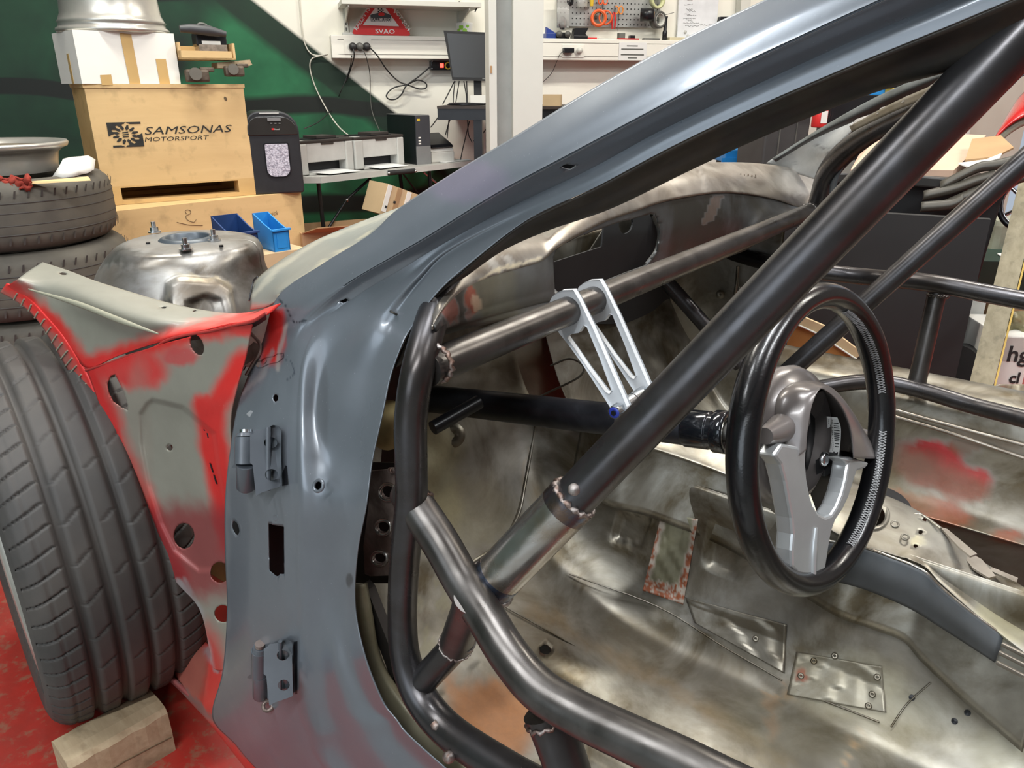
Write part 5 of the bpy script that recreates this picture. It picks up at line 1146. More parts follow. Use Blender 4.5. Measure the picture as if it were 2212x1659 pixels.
MB().prism([F.q(x, y, .001) for x, y in ell(487, 213, 3, 5, -30, 10)], F.n, .0004).build('dent_mark', plain('dark_scuff', (.12, .08, .04), .8), cr)
# white carton on the crate
F1 = Fr(F.P(.0, -.012, zT + .013), 41)
wb = F1.e('cardboard_carton', 'white cardboard carton with strips of brown tape on the stencilled crate', 'box', -.07, 0, 0)
xa, _ = F1.xz(178, 184); xb, _ = F1.xz(391, 184); z1 = F1.xz(155, 64)[1]
m = MB(); F1.bx(m, xa, xb, 0, .28, 0, z1); m.build('carton_body', M_wbox, wb)
def tp(l): MB().prism([F1.q(x, y, .0012) for x, y in l], F1.n, .0006).build('tape_strip', M_tape, wb)
tp([(281, 184), (304, 184), (283, 74), (258, 71)]); tp([(220, 184), (244, 184), (240, 161), (216, 162)]); tp([(346, 184), (368, 184), (358, 127), (336, 127)])
m = MB(); F1.bx(m, xa - .0015, xa, .10, .125, 0, z1 * .58); m.build('tape_strip', M_tape, wb)
# aluminium rim barrel standing on the carton
bc = F1.P((xa + xb) / 2 + .01, .155, z1)
rb = empty('alloy_wheel_rim', 'bare silver wheel rim lying face down on the white carton', 'wheel rim', bc)
sc_ = dep(bc) / FPX
MB().lathe(bc, (0, 0, 1), [(.168, .003), (.176, 0), (.182, .006), (.180, .014), (.171, .020), (.170, .030), (.174, .034), (.168, .042), (.160, .060), (.156, .10), (.154, .16), (.160, .19), (.176, .20), (.178, .206), (.165, .21), (.150, .19), (.146, .1), (.150, .03), (.168, .003)], 72).build('rim_barrel', M_rim, rb)
for k in range(10):
    a = 2 * math.pi * k / 10; d = np.array([math.cos(a), math.sin(a), 0]); t = np.array([-d[1], d[0], 0])
    MB().prism([bc + d * r + t * w + np.array([0, 0, .02]) for r, w in ((.03, .012), (.155, .01), (.155, -.01), (.03, -.012))], (0, 0, 1), .02).build('rim_spoke', M_rim, rb)
# wooden tray with a black part and brake parts
zc = zT + .013
F2 = Fr(F.P(.36, -.01, zc), 30)
tr = F2.e('wooden_tray', 'small open pine tray on top of old brake parts beside the carton', 'tray')
m = MB(); F2.pbx(m, 388, 128, 500, 111, 0, .01); m.build('tray_side', M_ply, tr)
m = MB(); zz = F2.xz(400, 128)[1]; x0 = F2.xz(388, 128)[0]; x1 = F2.xz(510, 128)[0]; F2.bx(m, x0, x1, .0, .20, zz, zz + .006); m.build('tray_bottom', M_ply2, tr)
m = MB(); F2.bx(m, x1 - .008, x1, 0, .20, zz, zz + .055); m.build('tray_side', M_ply, tr); m = MB(); F2.bx(m, x0 - .0, x0 + .008, 0, .20, zz, zz + .055); m.build('tray_side', M_ply, tr); m = MB(); F2.bx(m, x0, x1, .19, .20, zz, zz + .05); m.build('tray_side', M_ply2, tr)
hb = F2.e('black_heater_housing', 'black plastic housing with a grey handle lying in the pine tray', 'car part', .04, .06, zz + .006)
m = MB(); F2.pbx(m, 425, 99, 488, 72, .05, .14, bev=.006); m.build('housing_body', M_black, hb)
MB().tube([F2.q(*p, -.03) for p in [(388, 62), (410, 62), (450, 66), (488, 74)]], [.012, .016, .018, .01], 10).build('housing_lid', plain('dusty_black', (.05, .052, .056), .5), hb)
MB().tube([F2.q(*p, -.04) for p in [(425, 56), (432, 51), (445, 54), (452, 64)]], .004, 8, smooth_pts=4).build('housing_handle', M_gcable, hb)
m = MB(); F2.pbx(m, 437, 97, 476, 89, .046, .05); m.build('housing_label', M_wbox, hb); m = MB(); F2.pbx(m, 432, 113, 490, 97, .04, .14); m.build('clear_bag', plain('crumpled_clear_film', (.42, .36, .30), .25, .2, .4, 60, .4), hb)
M_cal = steel('rusty_cast_iron', (.13, .10, .075), .55, .4, (.05, .035, .02), 20, bump=.3)
for nm, lb, px, py, r in (('brake_caliper', 'rusty brake caliper lying at the left under the pine tray', 425, 160, .030), ('brake_caliper', 'brown brake caliper with a piston, at the right end under the pine tray', 505, 150, .026)):
    c = F2.q(px, py, .0); o = empty(nm, lb, 'car part', (c[0], c[1], zc))
    cc2 = np.array([c[0], c[1], max(zc + r, c[2])])
    MB().box(cc2 - np.array([0, 0, .006]), (r * 2.6, r * 1.6, r * 1.4), R=np.array([F2.ex, -F2.n, F2.ez]), bev=.008).build('caliper_body', M_cal, o)
    MB().cyl(cc2 + F2.n * r * .7 - F2.ex * r * .3, cc2 + F2.n * r * 1.3 - F2.ex * r * .3, r * .7, 18).build('caliper_piston', plain('worn_steel', (.3, .28, .24), .4, .8), o)
    MB().box(cc2 + F2.ex * r * 1.2 + np.array([0, 0, r * .5]), (r * 1.6, r * .8, r * .5), R=np.array([F2.ex, -F2.n, F2.ez]), bev=.004).build('caliper_bracket', M_cal, o)
pl = F2.e('wood_offcut', 'dark stained wood offcut under the right end of the pine tray', 'wood', .1, .05, .06)
MB().prism([F2.q(*p, -.02) for p in [(470, 135), (540, 129), (545, 140), (525, 147), (470, 147)]], -F2.n, .12).build('board', M_chock, pl)
# ---------------------------------------------------------------- lower crate
zlow = F.P(0, 0, 0)[2]
O3 = Hh(242, 459, zlow - .004); F3 = Fr(O3, 30)
x1 = F3.loc(Hh(650, 415, zlow - .004)); 
F3 = Fr(O3, math.degrees(math.atan2(*(Hh(650, 415, zlow - .004) - O3)[[1, 0]]))); wx = np.linalg.norm((Hh(650, 415, zlow - .004) - O3)[:2])
lc = F3.e('wooden_crate', 'large low plywood crate carrying the stencilled crate and the shredder', 'crate', 0, 0, -O3[2])
h = O3[2]
m = MB(); F3.bx(m, -.02, wx, 0, .018, -h + .05, 0); m.build('front_panel', M_ply, lc); m = MB(); F3.bx(m, wx - .018, wx, .018, .50, -h + .05, 0); m.build('side_panel', M_ply, lc); m = MB(); F3.bx(m, -.02, wx, .0, .52, 0, .003); m.build('lid', M_ply, lc)
m = MB(); F3.bx(m, -.02, -.0, .018, .50, -h + .05, 0); m.build('side_panel', M_ply2, lc); m = MB(); F3.bx(m, -.02, wx, .50, .52, -h + .05, 0); m.build('back_panel', M_ply2, lc); m = MB(); F3.bx(m, -.02, wx, 0, .52, -h, -h + .05); m.build('crate_base', M_ply2, lc)
M_pen = plain('pencil_grey', (.16, .10, .05), .8)
MB().tube([F3.q(x, y, .001) for x, y in [(403, 462), (400, 456), (405, 453), (412, 456), (410, 462), (402, 466), (404, 474), (418, 480), (424, 474)]], .0009, 5, smooth_pts=5).build('pencil_scribble', M_pen, lc)
MB().tube([F3.q(x, y, .001) for x, y in [(382, 480), (410, 486), (438, 487)]], .0009, 5, smooth_pts=5).build('pencil_scribble', M_pen, lc)
text('pencil_text', '10A Quick', F3.q(552, 470, .001), F3.ex, F3.ez, .016, M_pen, lc, None, .3)
# shredder
F4 = Fr(F3.P(0, .10, 0), 24); zs = F3.P(0, 0, .003)[2]
ps = Hh(548, 421, zs); F4 = Fr(ps, 22)
sh_ = F4.e('paper_shredder', 'black paper shredder with a window full of white paper strips', 'shredder')
x0, _ = F4.xz(546, 400); x1, _ = F4.xz(657, 400); zt = F4.xz(600, 240)[1]
def rr(x0, x1, z0, z1, r, y, n=6):
    out = []
    for cx, cz, a0 in ((x1 - r[0], z0 + r[0], -90), (x1 - r[1], z1 - r[1], 0), (x0 + r[2], z1 - r[2], 90), (x0 + r[3], z0 + r[3], 180)):
        rad = (r[0], r[1], r[2], r[3])[(-90, 0, 90, 180).index(a0)]
        for k in range(n + 1): a = math.radians(a0 + 90 * k / n); out.append((cx + rad * math.cos(a), cz + rad * math.sin(a)))
    return out
MB().prism([F4.P(x, 0, z) for x, z in rr(x0, x1, 0, zt, (.012, .075, .05, .012), 0)], -F4.n, .20).build('shredder_body', plain('black_textured_plastic', (.022, .023, .026), .42, 0, .15, 30), sh_, bevel=.006)
zm = F4.xz(600, 292)[1]
MB().prism([F4.P(x, -.004, z) for x, z in rr(x0 + .004, x1 - .006, zm, zt - .018, (.004, .06, .045, .004), 0)], -F4.n, .01).build('shredder_head', plain('glossy_black_plastic', (.03, .028, .026), .22), sh_, bevel=.003)
m = MB(); F4.pbx(m, 560, 246, 602, 243, -.006, -.004); m.build('paper_slot_edge', M_pgrey, sh_); m = MB(); F4.pbx(m, 578, 262, 606, 254, -.008, -.004, bev=.001); m.build('control_panel', plain('silver_black', (.2, .2, .2), .3), sh_)
for k in range(3): m = MB(); F4.pbx(m, 584 + k * 9, 267, 588 + k * 9, 265.5, -.0055, -.004); m.build('indicator', M_pgrey, sh_)
m = MB(); F4.pbx(m, 587, 281, 592, 277, -.0055, -.004); m.build('logo_mark', M_red, sh_); text('logo_text', 'Rexel', F4.q(593, 281, .0055), F4.ex, F4.ez, .006, M_pgrey, sh_)
wx0, wz0 = F4.xz(579, 382); wx1, wz1 = F4.xz(621, 310)
t_ = NT('paper_strips'); nn = t_.noise(160, 3, .8); t_.set(Base_Color=t_.mix(t_.ramp(nn, [(.4, 0), (.6, 1)]), (.22, .21, .26), (.62, .60, .68)), Roughness=.5); t_.bump(nn, .6, .004)
MB().prism([F4.P(x, -.0035, z) for x, z in rr(wx0 - .004, wx1 + .004, wz0 - .004, wz1 + .004, (.03, .008, .008, .03), 0)], -F4.n, .004).build('window_frame', M_black, sh_)
MB().prism([F4.P(x, -.004, z) for x, z in rr(wx0, wx1, wz0, wz1, (.028, .006, .006, .028), 0)], -F4.n, .002).build('window_pane', t_.m, sh_)
MB().tube([F4.q(657, 278, -.1), D(690, 262, 3.5), D(720, 232, 3.9), WALL(735, 200, .02), WALL(755, 150, .03), WALL(760, 120, .11)], .0022, 6, smooth_pts=6).build('power_cord', M_cable, sh_)
# ---------------------------------------------------------------- blue bins on a cardboard box
zq = .535
O5 = Hh(500, 562, zq); F5 = Fr(O5, math.degrees(math.atan2(*(Hh(663, 536, zq) - O5)[[1, 0]])))
cb = F5.e('cardboard_box', 'light cardboard box behind the strut tower, holding the blue bins', 'box', 0, 0, -zq)
wq = F5.loc(Hh(663, 536, zq))[0]
m = MB(); F5.bx(m, -.12, wq, 0, .006, -zq, 0); m.build('box_side', M_cardl, cb); m = MB(); F5.bx(m, -.12, wq, .006, .16, -.006, 0); m.build('box_lid', M_cardl, cb); m = MB(); F5.bx(m, wq - .006, wq, .006, .16, -zq, -.006); m.build('box_side', M_cardl, cb)
m = MB(); F5.bx(m, -.12, -.114, .006, .16, -zq, -.006); m.build('box_side', M_cardl, cb)
def bin_(px0, px1, pyb, pyt, mat, label, dy):
    x0, dy, _ = F5.loc(Hh(px0, pyb, zq)); x1 = F5.loc(Hh(px1, pyb, zq))[0]; z1 = F5.xz(px0 + 4, pyt)[1]; w = x1 - x0
    b = F5.e('storage_bin', label, 'bin', x0, dy, 0)
    F6 = Fr(F5.P(x0, dy, 0), math.degrees(F5.rz))
    m = MB(); F6.bx(m, 0, w, 0, .004, 0, z1 * .80); m.build('bin_wall', mat, b)
    for xx in (0, w - .004): MB().prism([F6.P(xx, y, z) for y, z in ((0, 0), (.12, 0), (.12, z1 * 1.35), (.05, z1), (0, z1 * .8))], F6.ex, .004).build('bin_wall', mat, b)
    m = MB(); F6.bx(m, 0, w, .116, .12, 0, z1 * 1.35); m.build('bin_wall', mat, b); m = MB(); F6.bx(m, 0, w, .004, .116, 0, .004); m.build('bin_floor', mat, b)
    m = MB(); F6.bx(m, -.004, w + .004, -.008, .004, z1 * .80, z1 * .88, bev=.001); m.build('bin_rim', mat, b); m = MB(); F6.bx(m, w * .2, w * .8, -.002, 0, .01, z1 * .7); m.build('bin_label_holder', mat, b)
bin_(505, 592, 557, 500, M_blued, 'dark blue plastic storage bin, left of the two beside the crate', .01); bin_(594, 648, 545, 490, M_bluel, 'bright blue plastic storage bin, right of the two beside the crate', .012)
# ---------------------------------------------------------------- tyre stack with rim
tc = D(34, 560, 2.36); tcx, tcy = tc[0], tc[1]
gp_ = 'stacked used tyres behind the front wheel'
tz = [.0, .19, .38, .57]
lbs = ['worn tyre at the bottom of the stack behind the fender', 'worn tyre second from the bottom of the stack behind the fender', 'worn tyre second from the top of the stack, below the one with the rim', 'dusty used tyre on top of the stack, with a rim lying in it']
for k in range(4):
    oc = np.array([tcx + (.012, -.01, .018, 0)[k], tcy, (.0, .195, .39, .585)[k]]); th = .192
    t0 = empty('used_tyre', lbs[k], 'tyre', oc, 0, gp_)
    oc2 = oc + np.array([0, 0, .0])
    pr = [(.20, .02), (.215, .004), (.25, 0), (.275, .006), (.292, .022), (.298, .04), (.300, .07), (.300, th - .07), (.298, th - .04), (.292, th - .022), (.275, th - .006), (.25, th), (.215, th - .004), (.20, th - .02), (.215, th * .5), (.20, .02)]
    prr = []
    for (a, b) in pr: prr.append((a, b))
    MB().lathe(oc2, (0, 0, 1), prr, 72).build('tyre_carcass', M_foot, t0)
    for zg in (.05, .075, .108, .134):
        MB().lathe(oc2, (0, 0, 1), [(.3004, zg), (.3012, zg + .0015), (.3004, zg + .003)], 72).build('tread_line', M_rubber, t0)
    s_ = MB()
    for i in range(56):
        a = 2 * math.pi * i / 56; d = np.array([math.cos(a), math.sin(a), 0]); t = np.array([-d[1], d[0], 0])
        for zz_ in (.024, th - .044): s_.prism([oc2 + d * .2985 + t * (-.0025) + np.array([0, 0, zz_]), oc2 + d * .2985 + t * .0025 + np.array([0, 0, zz_]), oc2 + d * .3015 + t * .007 + np.array([0, 0, zz_ + .02]), oc2 + d * .3015 + t * .002 + np.array([0, 0, zz_ + .02])], d, .001)
    s_.build('tread_sipes', M_rubber, t0, stuff=True)
zt_ = .585 + .192
rc = np.array([tcx + .0, tcy + .0, zt_ + .004])
ri = empty('alloy_wheel_rim', 'grey wheel rim lying on the tyre stack at the left edge', 'wheel rim', rc)
MB().lathe(rc, (0, 0, 1), [(.165, .0), (.168, .012), (.170, .03), (.174, .05), (.186, .062), (.202, .068), (.206, .078), (.202, .084), (.190, .080), (.176, .072), (.168, .06), (.16, .03), (.158, .01)], 72).build('rim_barrel', M_rim, ri)
MB().lathe(rc, (0, 0, 1), [(.0, .045), (.05, .043), (.07, .052), (.13, .056), (.155, .064), (.170, .068)], 60).build('rim_face', plain('brown_dusty_disc', (.17, .14, .10), .6, .3, .3, 20), ri)
MB().lathe(rc + np.array([0, 0, .05]), (0, 0, 1), [(0, .016), (.018, .014), (.024, 0)], 20).build('rim_hub', M_rim, ri)
# paper, rag and stick on the stack
pp = empty('paper_sheet', 'crumpled white paper sheet between the rim and the crate', 'paper', Hh(150, 385, zt_))
g = [[D(112, 384, 2.18), D(128, 360, 2.20), D(136, 344, 2.23), D(150, 340, 2.30)], [D(140, 384, 2.18), D(146, 362, 2.18), D(160, 352, 2.24), D(175, 338, 2.31)], [D(160, 382, 2.20), D(166, 366, 2.22), D(182, 360, 2.25), D(190, 336, 2.32)], [D(172, 378, 2.23), D(190, 374, 2.25), D(203, 366, 2.28), D(206, 345, 2.33)]]
grid(g, 1, 1).build('sheet', M_wbox, pp, solid=.001)
rg = empty('red_rag', 'red rag on the tyre stack below the rim at the left edge', 'rag', Hh(20, 400, zt_))
vs = [[D(x, y + 6 * math.sin(x * .3 + y), 2.08 + .012 * math.sin(x * .21 + y * .4)) for x in (-20, -4, 12, 24, 36, 48, 60, 68)] for y in (382, 390, 398, 406, 412)]
grid(vs, 4, 4).build('cloth', plain('red_cloth', (.30, .03, .015), .9, 0, .4, 40, .3), rg, solid=.004)
skp = empty('wooden_stick', 'flat wooden stick lying across the top tyre', 'stick', Hh(130, 396, zt_))
MB().prism([D(62, 392, 2.08), D(190, 381, 2.14), D(194, 385, 2.14), D(196, 390, 2.13), D(64, 398, 2.08)], ray(130, 390), .02).build('stick', M_ply, skp)
# ---------------------------------------------------------------- wood chock under the front wheel
ca = Hh(100, 1600, .0); 
P0, P1 = Hh(108, 1595, .085), Hh(318, 1483, .085)
dx = nrm((P1 - P0) * [1, 1, 0]); dn = np.array([dx[1], -dx[0], 0]); Lc = np.linalg.norm(P1 - P0)
ck = empty('wood_chock', 'pale rough wooden beam offcut lying against the front tyre', 'wood block', ((P0 + P1) / 2) * [1, 1, 0], math.atan2(dx[1], dx[0]))
m = MB(); c4 = [(0, 0), (.075, .0), (.085, .008), (.085, .07), (.078, .082), (0, .085)]
ck_v = []
def ckp(t, w, z): return P0 * [1, 1, 0] + dx * t + dn * w + np.array([0, 0, z])
rws = []
for i in range(9):
    t = Lc * i / 8; jg = .002 * math.sin(i * 2.3)
    rws.append([ckp(t, -.001, .0), ckp(t, 0, .030 + jg), ckp(t, .002 + jg, .080), ckp(t, .010, .086 + jg * .5), ckp(t, .045, .087), ckp(t, .066, .084), ckp(t, .073 + jg, .076), ckp(t, .075, .04), ckp(t, .075, .0), ckp(t, -.001, .0)])
flat = [p for r in rws for p in r]; k = len(rws[0])
m.add(flat, [(i * k + j, i * k + j + 1, (i + 1) * k + j + 1, (i + 1) * k + j) for i in range(8) for j in range(k - 1)])
m.add(rws[0], [tuple(range(k - 1))]); m.add(rws[-1], [tuple(range(k - 1))[::-1]]); m.build('beam', M_chock, ck)
MB().tube([ckp(Lc * .05, .0755, .034), ckp(Lc * .5, .0755, .036), ckp(Lc * .98, .0755, .03)], .0010, 4).build('crack', plain('wood_crack', (.12, .08, .04), .9), ck)
# ---------------------------------------------------------------- grey folding table with the printers
zt6 = .66
O6 = Hh(693, 383, zt6); F6 = Fr(O6, math.degrees(math.atan2(*(Hh(1000, 350, zt6) - O6)[[1, 0]])))
w6 = F6.loc(Hh(1032, 347, zt6))[0]
tb6 = F6.e('folding_table', 'grey folding table with black legs carrying the printers', 'table', 0, 0, -zt6)
m = MB(); F6.bx(m, -.0, w6, 0, .27, -.022, 0); m.build('tabletop', plain('grey_tabletop', (.40, .39, .36), .5, 0, .2, 10), tb6)
m = MB(); F6.bx(m, -.002, w6 + .002, -.002, 0, -.024, .001); m.build('table_edge', M_pgrey, tb6)
MB().prism([F6.P(*p) for p in [(0, 0, -.024), (0, 0, .001), (-.09, .10, .001), (-.09, .10, -.024)]], F6.ex, .09).build('table_corner', M_pgrey, tb6)
for x0, x1 in ((.015, .05), (w6 - .3, w6 - .25)): MB().tube([F6.P(x0, .04, -.024), F6.P(x1, .06, -zt6 + .01)], .009, 8).build('leg', M_black, tb6)
MB().tube([F6.P(.02, .25, -.024), F6.P(.05, .24, -zt6 + .01)], .009, 8).build('leg', M_black, tb6); MB().tube([F6.P(w6 - .3, .25, -.024), F6.P(w6 - .25, .24, -zt6 + .01)], .009, 8).build('leg', M_black, tb6)
bp0, bp1, bp2 = F6.q(705, 500, -.05), F6.q(748, 432, -.06), F6.q(800, 385, -.07)
MB().tube([bp0, bp1, bp2], .006, 8).build('leg_brace', M_black, tb6)
for p in (bp0, bp1): MB().lathe(p, F6.n, [(.0, .012), (.007, .01), (.008, 0)], 10).build('brace_bolt', M_zinc, tb6)
MB().tube([F6.q(915, 372, -.2), F6.q(950, 402, -.2)], .007, 8).build('leg_brace', M_zinc, tb6); MB().tube([F6.q(870, 375, -.2), F6.q(905, 420, -.2)], .004, 8).build('leg_brace', M_black, tb6)
ha, hb2 = F6.q(838, 374, .004), F6.q(895, 369, .004)
MB().tube([ha, hb2], .011, 10).build('carry_handle', M_blackm, tb6)
for p in (ha, hb2): MB().lathe(p, F6.n, [(0, .014), (.005, .012), (.006, .0)], 10).build('handle_screw', M_zinc, tb6)
def printer(x0, x1, y0, label, sheet):
    w = x1 - x0; h_ = .150; d_ = .18
    Fp = Fr(F6.P(x0, y0, 0), math.degrees(F6.rz) + 3); p = Fp.e('laser_printer', label, 'printer', 0, 0, 0, 'two grey laser printers')
    m = MB(); Fp.bx(m, 0, w * .16, 0, d_, .004, h_ - .02, bev=.006); m.build('printer_side', M_pgrey, p); m = MB(); Fp.bx(m, w * .86, w, 0, d_, .004, h_ - .02, bev=.006); m.build('printer_side', M_pgrey, p)
    m = MB(); Fp.bx(m, w * .16, w * .86, .004, d_, .052, h_ - .02, bev=.004); m.build('printer_front', plain('printer_front_grey', (.57, .57, .54), .45), p); m = MB(); Fp.bx(m, w * .16, w * .86, .05, d_, .004, .052); m.build('paper_slot', M_black, p)
    m = MB(); Fp.bx(m, w * .16, w * .86, 0, .06, .002, .01); m.build('paper_tray', M_pgrey, p)
    m = MB(); Fp.bx(m, .0, w, .0, d_, h_ - .02, h_ - .008, bev=.004); m.build('printer_lid', M_pdark, p); m = MB(); Fp.bx(m, w * .22, w * .8, .02, d_ - .04, h_ - .008, h_ - .006); m.build('output_well', M_black, p)
    m = MB(); Fp.bx(m, w * .4, w * .75, .02, d_ - .07, h_ - .006, h_ + .006, bev=.002); m.build('output_flap', M_pdark, p); m = MB(); Fp.bx(m, w * .42, w * .64, .0, .004, h_ - .028, h_ - .02); m.build('lid_catch', M_pdark, p)
    m = MB(); Fp.bx(m, w * .02, w * .12, .006, .04, h_ - .008, h_ - .0065); m.build('button_panel', M_pgrey, p)
    MB().prism([Fp.P(w * .22, .05, .012), Fp.P(w * .80, .05, .012), Fp.P(w * (.80 + sheet), -.065, .006), Fp.P(w * (.22 + sheet), -.065, .006)], (0, 0, 1), .0015).build('paper_sheet', M_white, p)
pa, pb, pc = F6.loc(F6.q(662, 368, -.03))[0], F6.loc(F6.q(787, 366, -.03))[0], F6.loc(F6.q(898, 360, -.03))[0]
printer(pa, pb - .004, .075, 'grey laser printer at the left, next to the shredder', .12); printer(pb + .002, pc - .002, .085, 'grey laser printer at the right, next to the dark computer', .06)
Fd = Fr(F6.P(F6.loc(F6.q(905, 356, -.06))[0], .075, 0), math.degrees(F6.rz) - 12)
dt = Fd.e('desktop_computer', 'slim black and grey desktop computer standing upright beside the printer', 'computer')
hz = Fd.xz(905, 250)[1]; wd = Fd.xz(928, 300)[0]
m = MB(); Fd.bx(m, 0, wd, 0, .26, .0, hz); m.build('computer_case', M_black, dt); m = MB(); Fd.bx(m, 0, wd, -.006, 0, hz * .38, hz); m.build('front_bezel', plain('dark_grey_bezel', (.05, .052, .06), .4), dt); m = MB(); Fd.bx(m, 0, wd, -.006, 0, 0, hz * .38); m.build('front_grille', plain('mid_grey_bezel', (.20, .20, .20), .5), dt)
m = MB(); Fd.bx(m, -.001, wd + .001, 0, .26, hz, hz + .003); m.build('case_top', plain('grey_top', (.16, .16, .16), .4), dt); m = MB(); Fd.bx(m, wd * .1, wd * .3, -.007, -.006, hz * .9, hz * .94); m.build('sticker', M_yel, dt)
for k in range(3): m = MB(); Fd.bx(m, wd * .15, wd * .32, -.0075, -.006, hz * (.42 + .06 * k), hz * (.45 + .06 * k)); m.build('port', M_wbox, dt)
# label printer
Fl = Fr(F6.P(F6.loc(F6.q(936, 352, -.07))[0], .08, 0), math.degrees(F6.rz) - 6); lp_ = Fl.e('label_printer', 'small white label printer with a black sloped top', 'label printer')
w_ = Fl.xz(982, 340)[0]
m = MB(); Fl.bx(m, 0, w_, 0, .14, 0, .05, bev=.006); m.build('printer_base', M_wbox, lp_)
MB().prism([Fl.P(0, y, z) for y, z in ((.0, .05), (.14, .05), (.14, .115), (.115, .125), (.02, .075))], Fl.ex, w_).build('printer_shell', M_wbox, lp_, bevel=.004)
MB().prism([Fl.P(.006, y, z) for y, z in ((.004, .068), (.018, .078), (.112, .128), (.134, .118), (.134, .122), (.112, .133), (.014, .084), (.0, .072))], Fl.ex, w_ - .012).build('printer_cover', M_black, lp_)
MB().prism([Fl.P(.02, .10, .131), Fl.P(.06, .10, .131), Fl.P(.06, .115, .134), Fl.P(.02, .115, .134)], (0, 0, 1), .001).build('cover_label', M_wbox, lp_)
ps_ = F6.e('paper_sheet', 'white label backing sheets beside the small label printer', 'paper', F6.loc(F6.q(985, 350, -.05))[0], .05, .001)
MB().prism([F6.P(F6.loc(F6.q(x, 350, -.05))[0], yy, .001) for x, yy in ((955, .03), (1015, .04), (1010, .12), (960, .10))], (0, 0, 1), .002).build('sheets', M_white, ps_)
# boxes under the table
Fb = Fr(D(885, 452, 3.3), 38); sb = Fb.e('parcel_box', 'tilted parcel box with white and brown stripes under the table', 'box')
up = nrm(Fb.ez * .93 + Fb.ex * .36); rt = nrm(Fb.ex * .93 - Fb.ez * .36)
S0 = D(826, 455, 3.3)
MB().box(S0 + rt * .11 + up * .05 - Fb.n * .08, (.24, .16, .13), R=np.array([rt, -Fb.n, up])).build('box_body', M_cardl, sb)
for k in range(5): MB().box(S0 + rt * (.005 + .05 * k) + up * .055 + Fb.n * .001, (.022, .003, .115), R=np.array([rt, -Fb.n, up])).build('stripe', M_wbox if k % 2 == 0 else M_card, sb)
for k in range(6): MB().box(S0 + rt * (.01 + .035 * k) + up * (.02 + .03 * (k % 2)) + Fb.n * .0025, (.010, .003, .010), R=np.array([rt, -Fb.n, up])).build('print_mark', M_ink, sb)
Fc = Fr(Hh(660, 590, .30), 25); ob = Fc.e('cardboard_box', 'open brown cardboard box on the floor under the folding table', 'box', 0, 0, -.30)
for (x0, x1, y0, y1) in ((0, .42, 0, .006), (0, .42, .25, .256), (0, .006, .006, .25), (.414, .42, .006, .25)): m = MB(); Fc.bx(m, x0, x1, y0, y1, -.30, .16); m.build('box_side', M_card, ob)
m = MB(); Fc.bx(m, .006, .414, .006, .25, -.30, -.294); m.build('box_bottom', M_card, ob)
MB().prism([Fc.P(0, 0, .16), Fc.P(.42, 0, .16), Fc.P(.40, -.08, .19), Fc.P(.05, -.08, .19)], (0, 0, 1), .004).build('box_flap', M_card, ob)
# ---------------------------------------------------------------- things on the wall
FW = Fr(WO, math.degrees(math.atan2(WD[1], WD[0])))
def wxz(x, y, o=0): return FW.xz(x, y, o)
z0, z1 = wxz(900, 127, .10)[1], wxz(900, 78, .10)[1]; xl = wxz(716, 100, .10)[0]; xr = wxz(1560, 100, .10)[0]
tk = FW.e('cable_trunking', 'wide cream cable trunking with sockets along the back wall', 'trunking', xl, -.05, z0)
m = MB(); FW.bx(m, xl, xr, -.10, 0, z0, z1, bev=.003); m.build('trunking_body', M_trunk, tk)
for a, b in ((z0 + .018, z0 + .020), (z1 - .020, z1 - .018)): m = MB(); FW.bx(m, xl + .03, xr, -.102, -.10, a, b); m.build('trunking_groove', plain('groove_grey', (.35, .34, .30), .6), tk)
for (xa, xb, ya, yb) in ((745, 802, 117, 85), (1214, 1262, 124, 97)):
    m = MB(); FW.pbx(m, xa, ya, xb, yb, -.104, -.10, bev=.001); m.build('socket_plate', M_trunk, tk)
    for k in range(2 if xa > 1000 else 3):
        x_ = xa + (17 if xa < 1000 else 14) + k * 15 if xa < 1000 else xa + 12 + k * 24
        MB().lathe(FW.q(x_ - 3, (ya + yb) / 2 + 1, .104), FW.n, [(.0, .0005), (.018, .0005), (.019, 0)], 18).build('socket', M_cream, tk)
m = MB(); FW.pbx(m, 1336, 130, 1398, 92, -.103, -.101); nt = m.build('paper_notice', M_white, tk)
for yy, ww in ((99, 24), (106, 48), (118, 50), (125, 20)):
    m = MB(); FW.pbx(m, 1366 - ww / 2, yy + 1.2, 1366 + ww / 2, yy - .8, -.1036, -.1032); m.build('printed_line', M_gcable, nt)
for i, (x, y, mt) in enumerate(((762, 101, M_cable), (777, 101, M_gcable), (792, 101, M_cable))):
    c = FW.q(x, y, .104); pg_ = tag(MB().lathe(c, FW.n, [(.0, .030), (.012, .029), (.017, .022), (.019, .004), (.019, 0)], 18).build('power_plug', mt, None), ['black power plug in the left socket of the trunking', 'dark grey power plug in the middle socket of the trunking', 'black power plug in the right socket, its cord looping to the monitor'][i], 'plug')
def wcord(name, label, pts, r, mat, dd=None):
    P = [WALL(x, y, o) if o is not None else D(x, y, d_) for (x, y, o, d_) in pts]
    return tag(MB().tube(P, r, 8, smooth_pts=7).build(name, mat, None), label, 'cable')
wcord('power_cable', 'black cable hanging from the left plug to behind the mural edge', [(763, 104, .13, 0), (765, 118, .13, 0), (762, 135, .06, 0), (752, 165, .012, 0), (745, 178, .012, 0)], .0028, M_cable)
wcord('power_cable', 'thin grey cable hanging from the middle plug down to the printers', [(780, 104, .13, 0), (790, 120, .12, 0), (799, 160, .03, 0), (800, 210, .02, 0), (805, 245, .03, 0), (822, 288, .12, 0)], .0022, M_gcable)
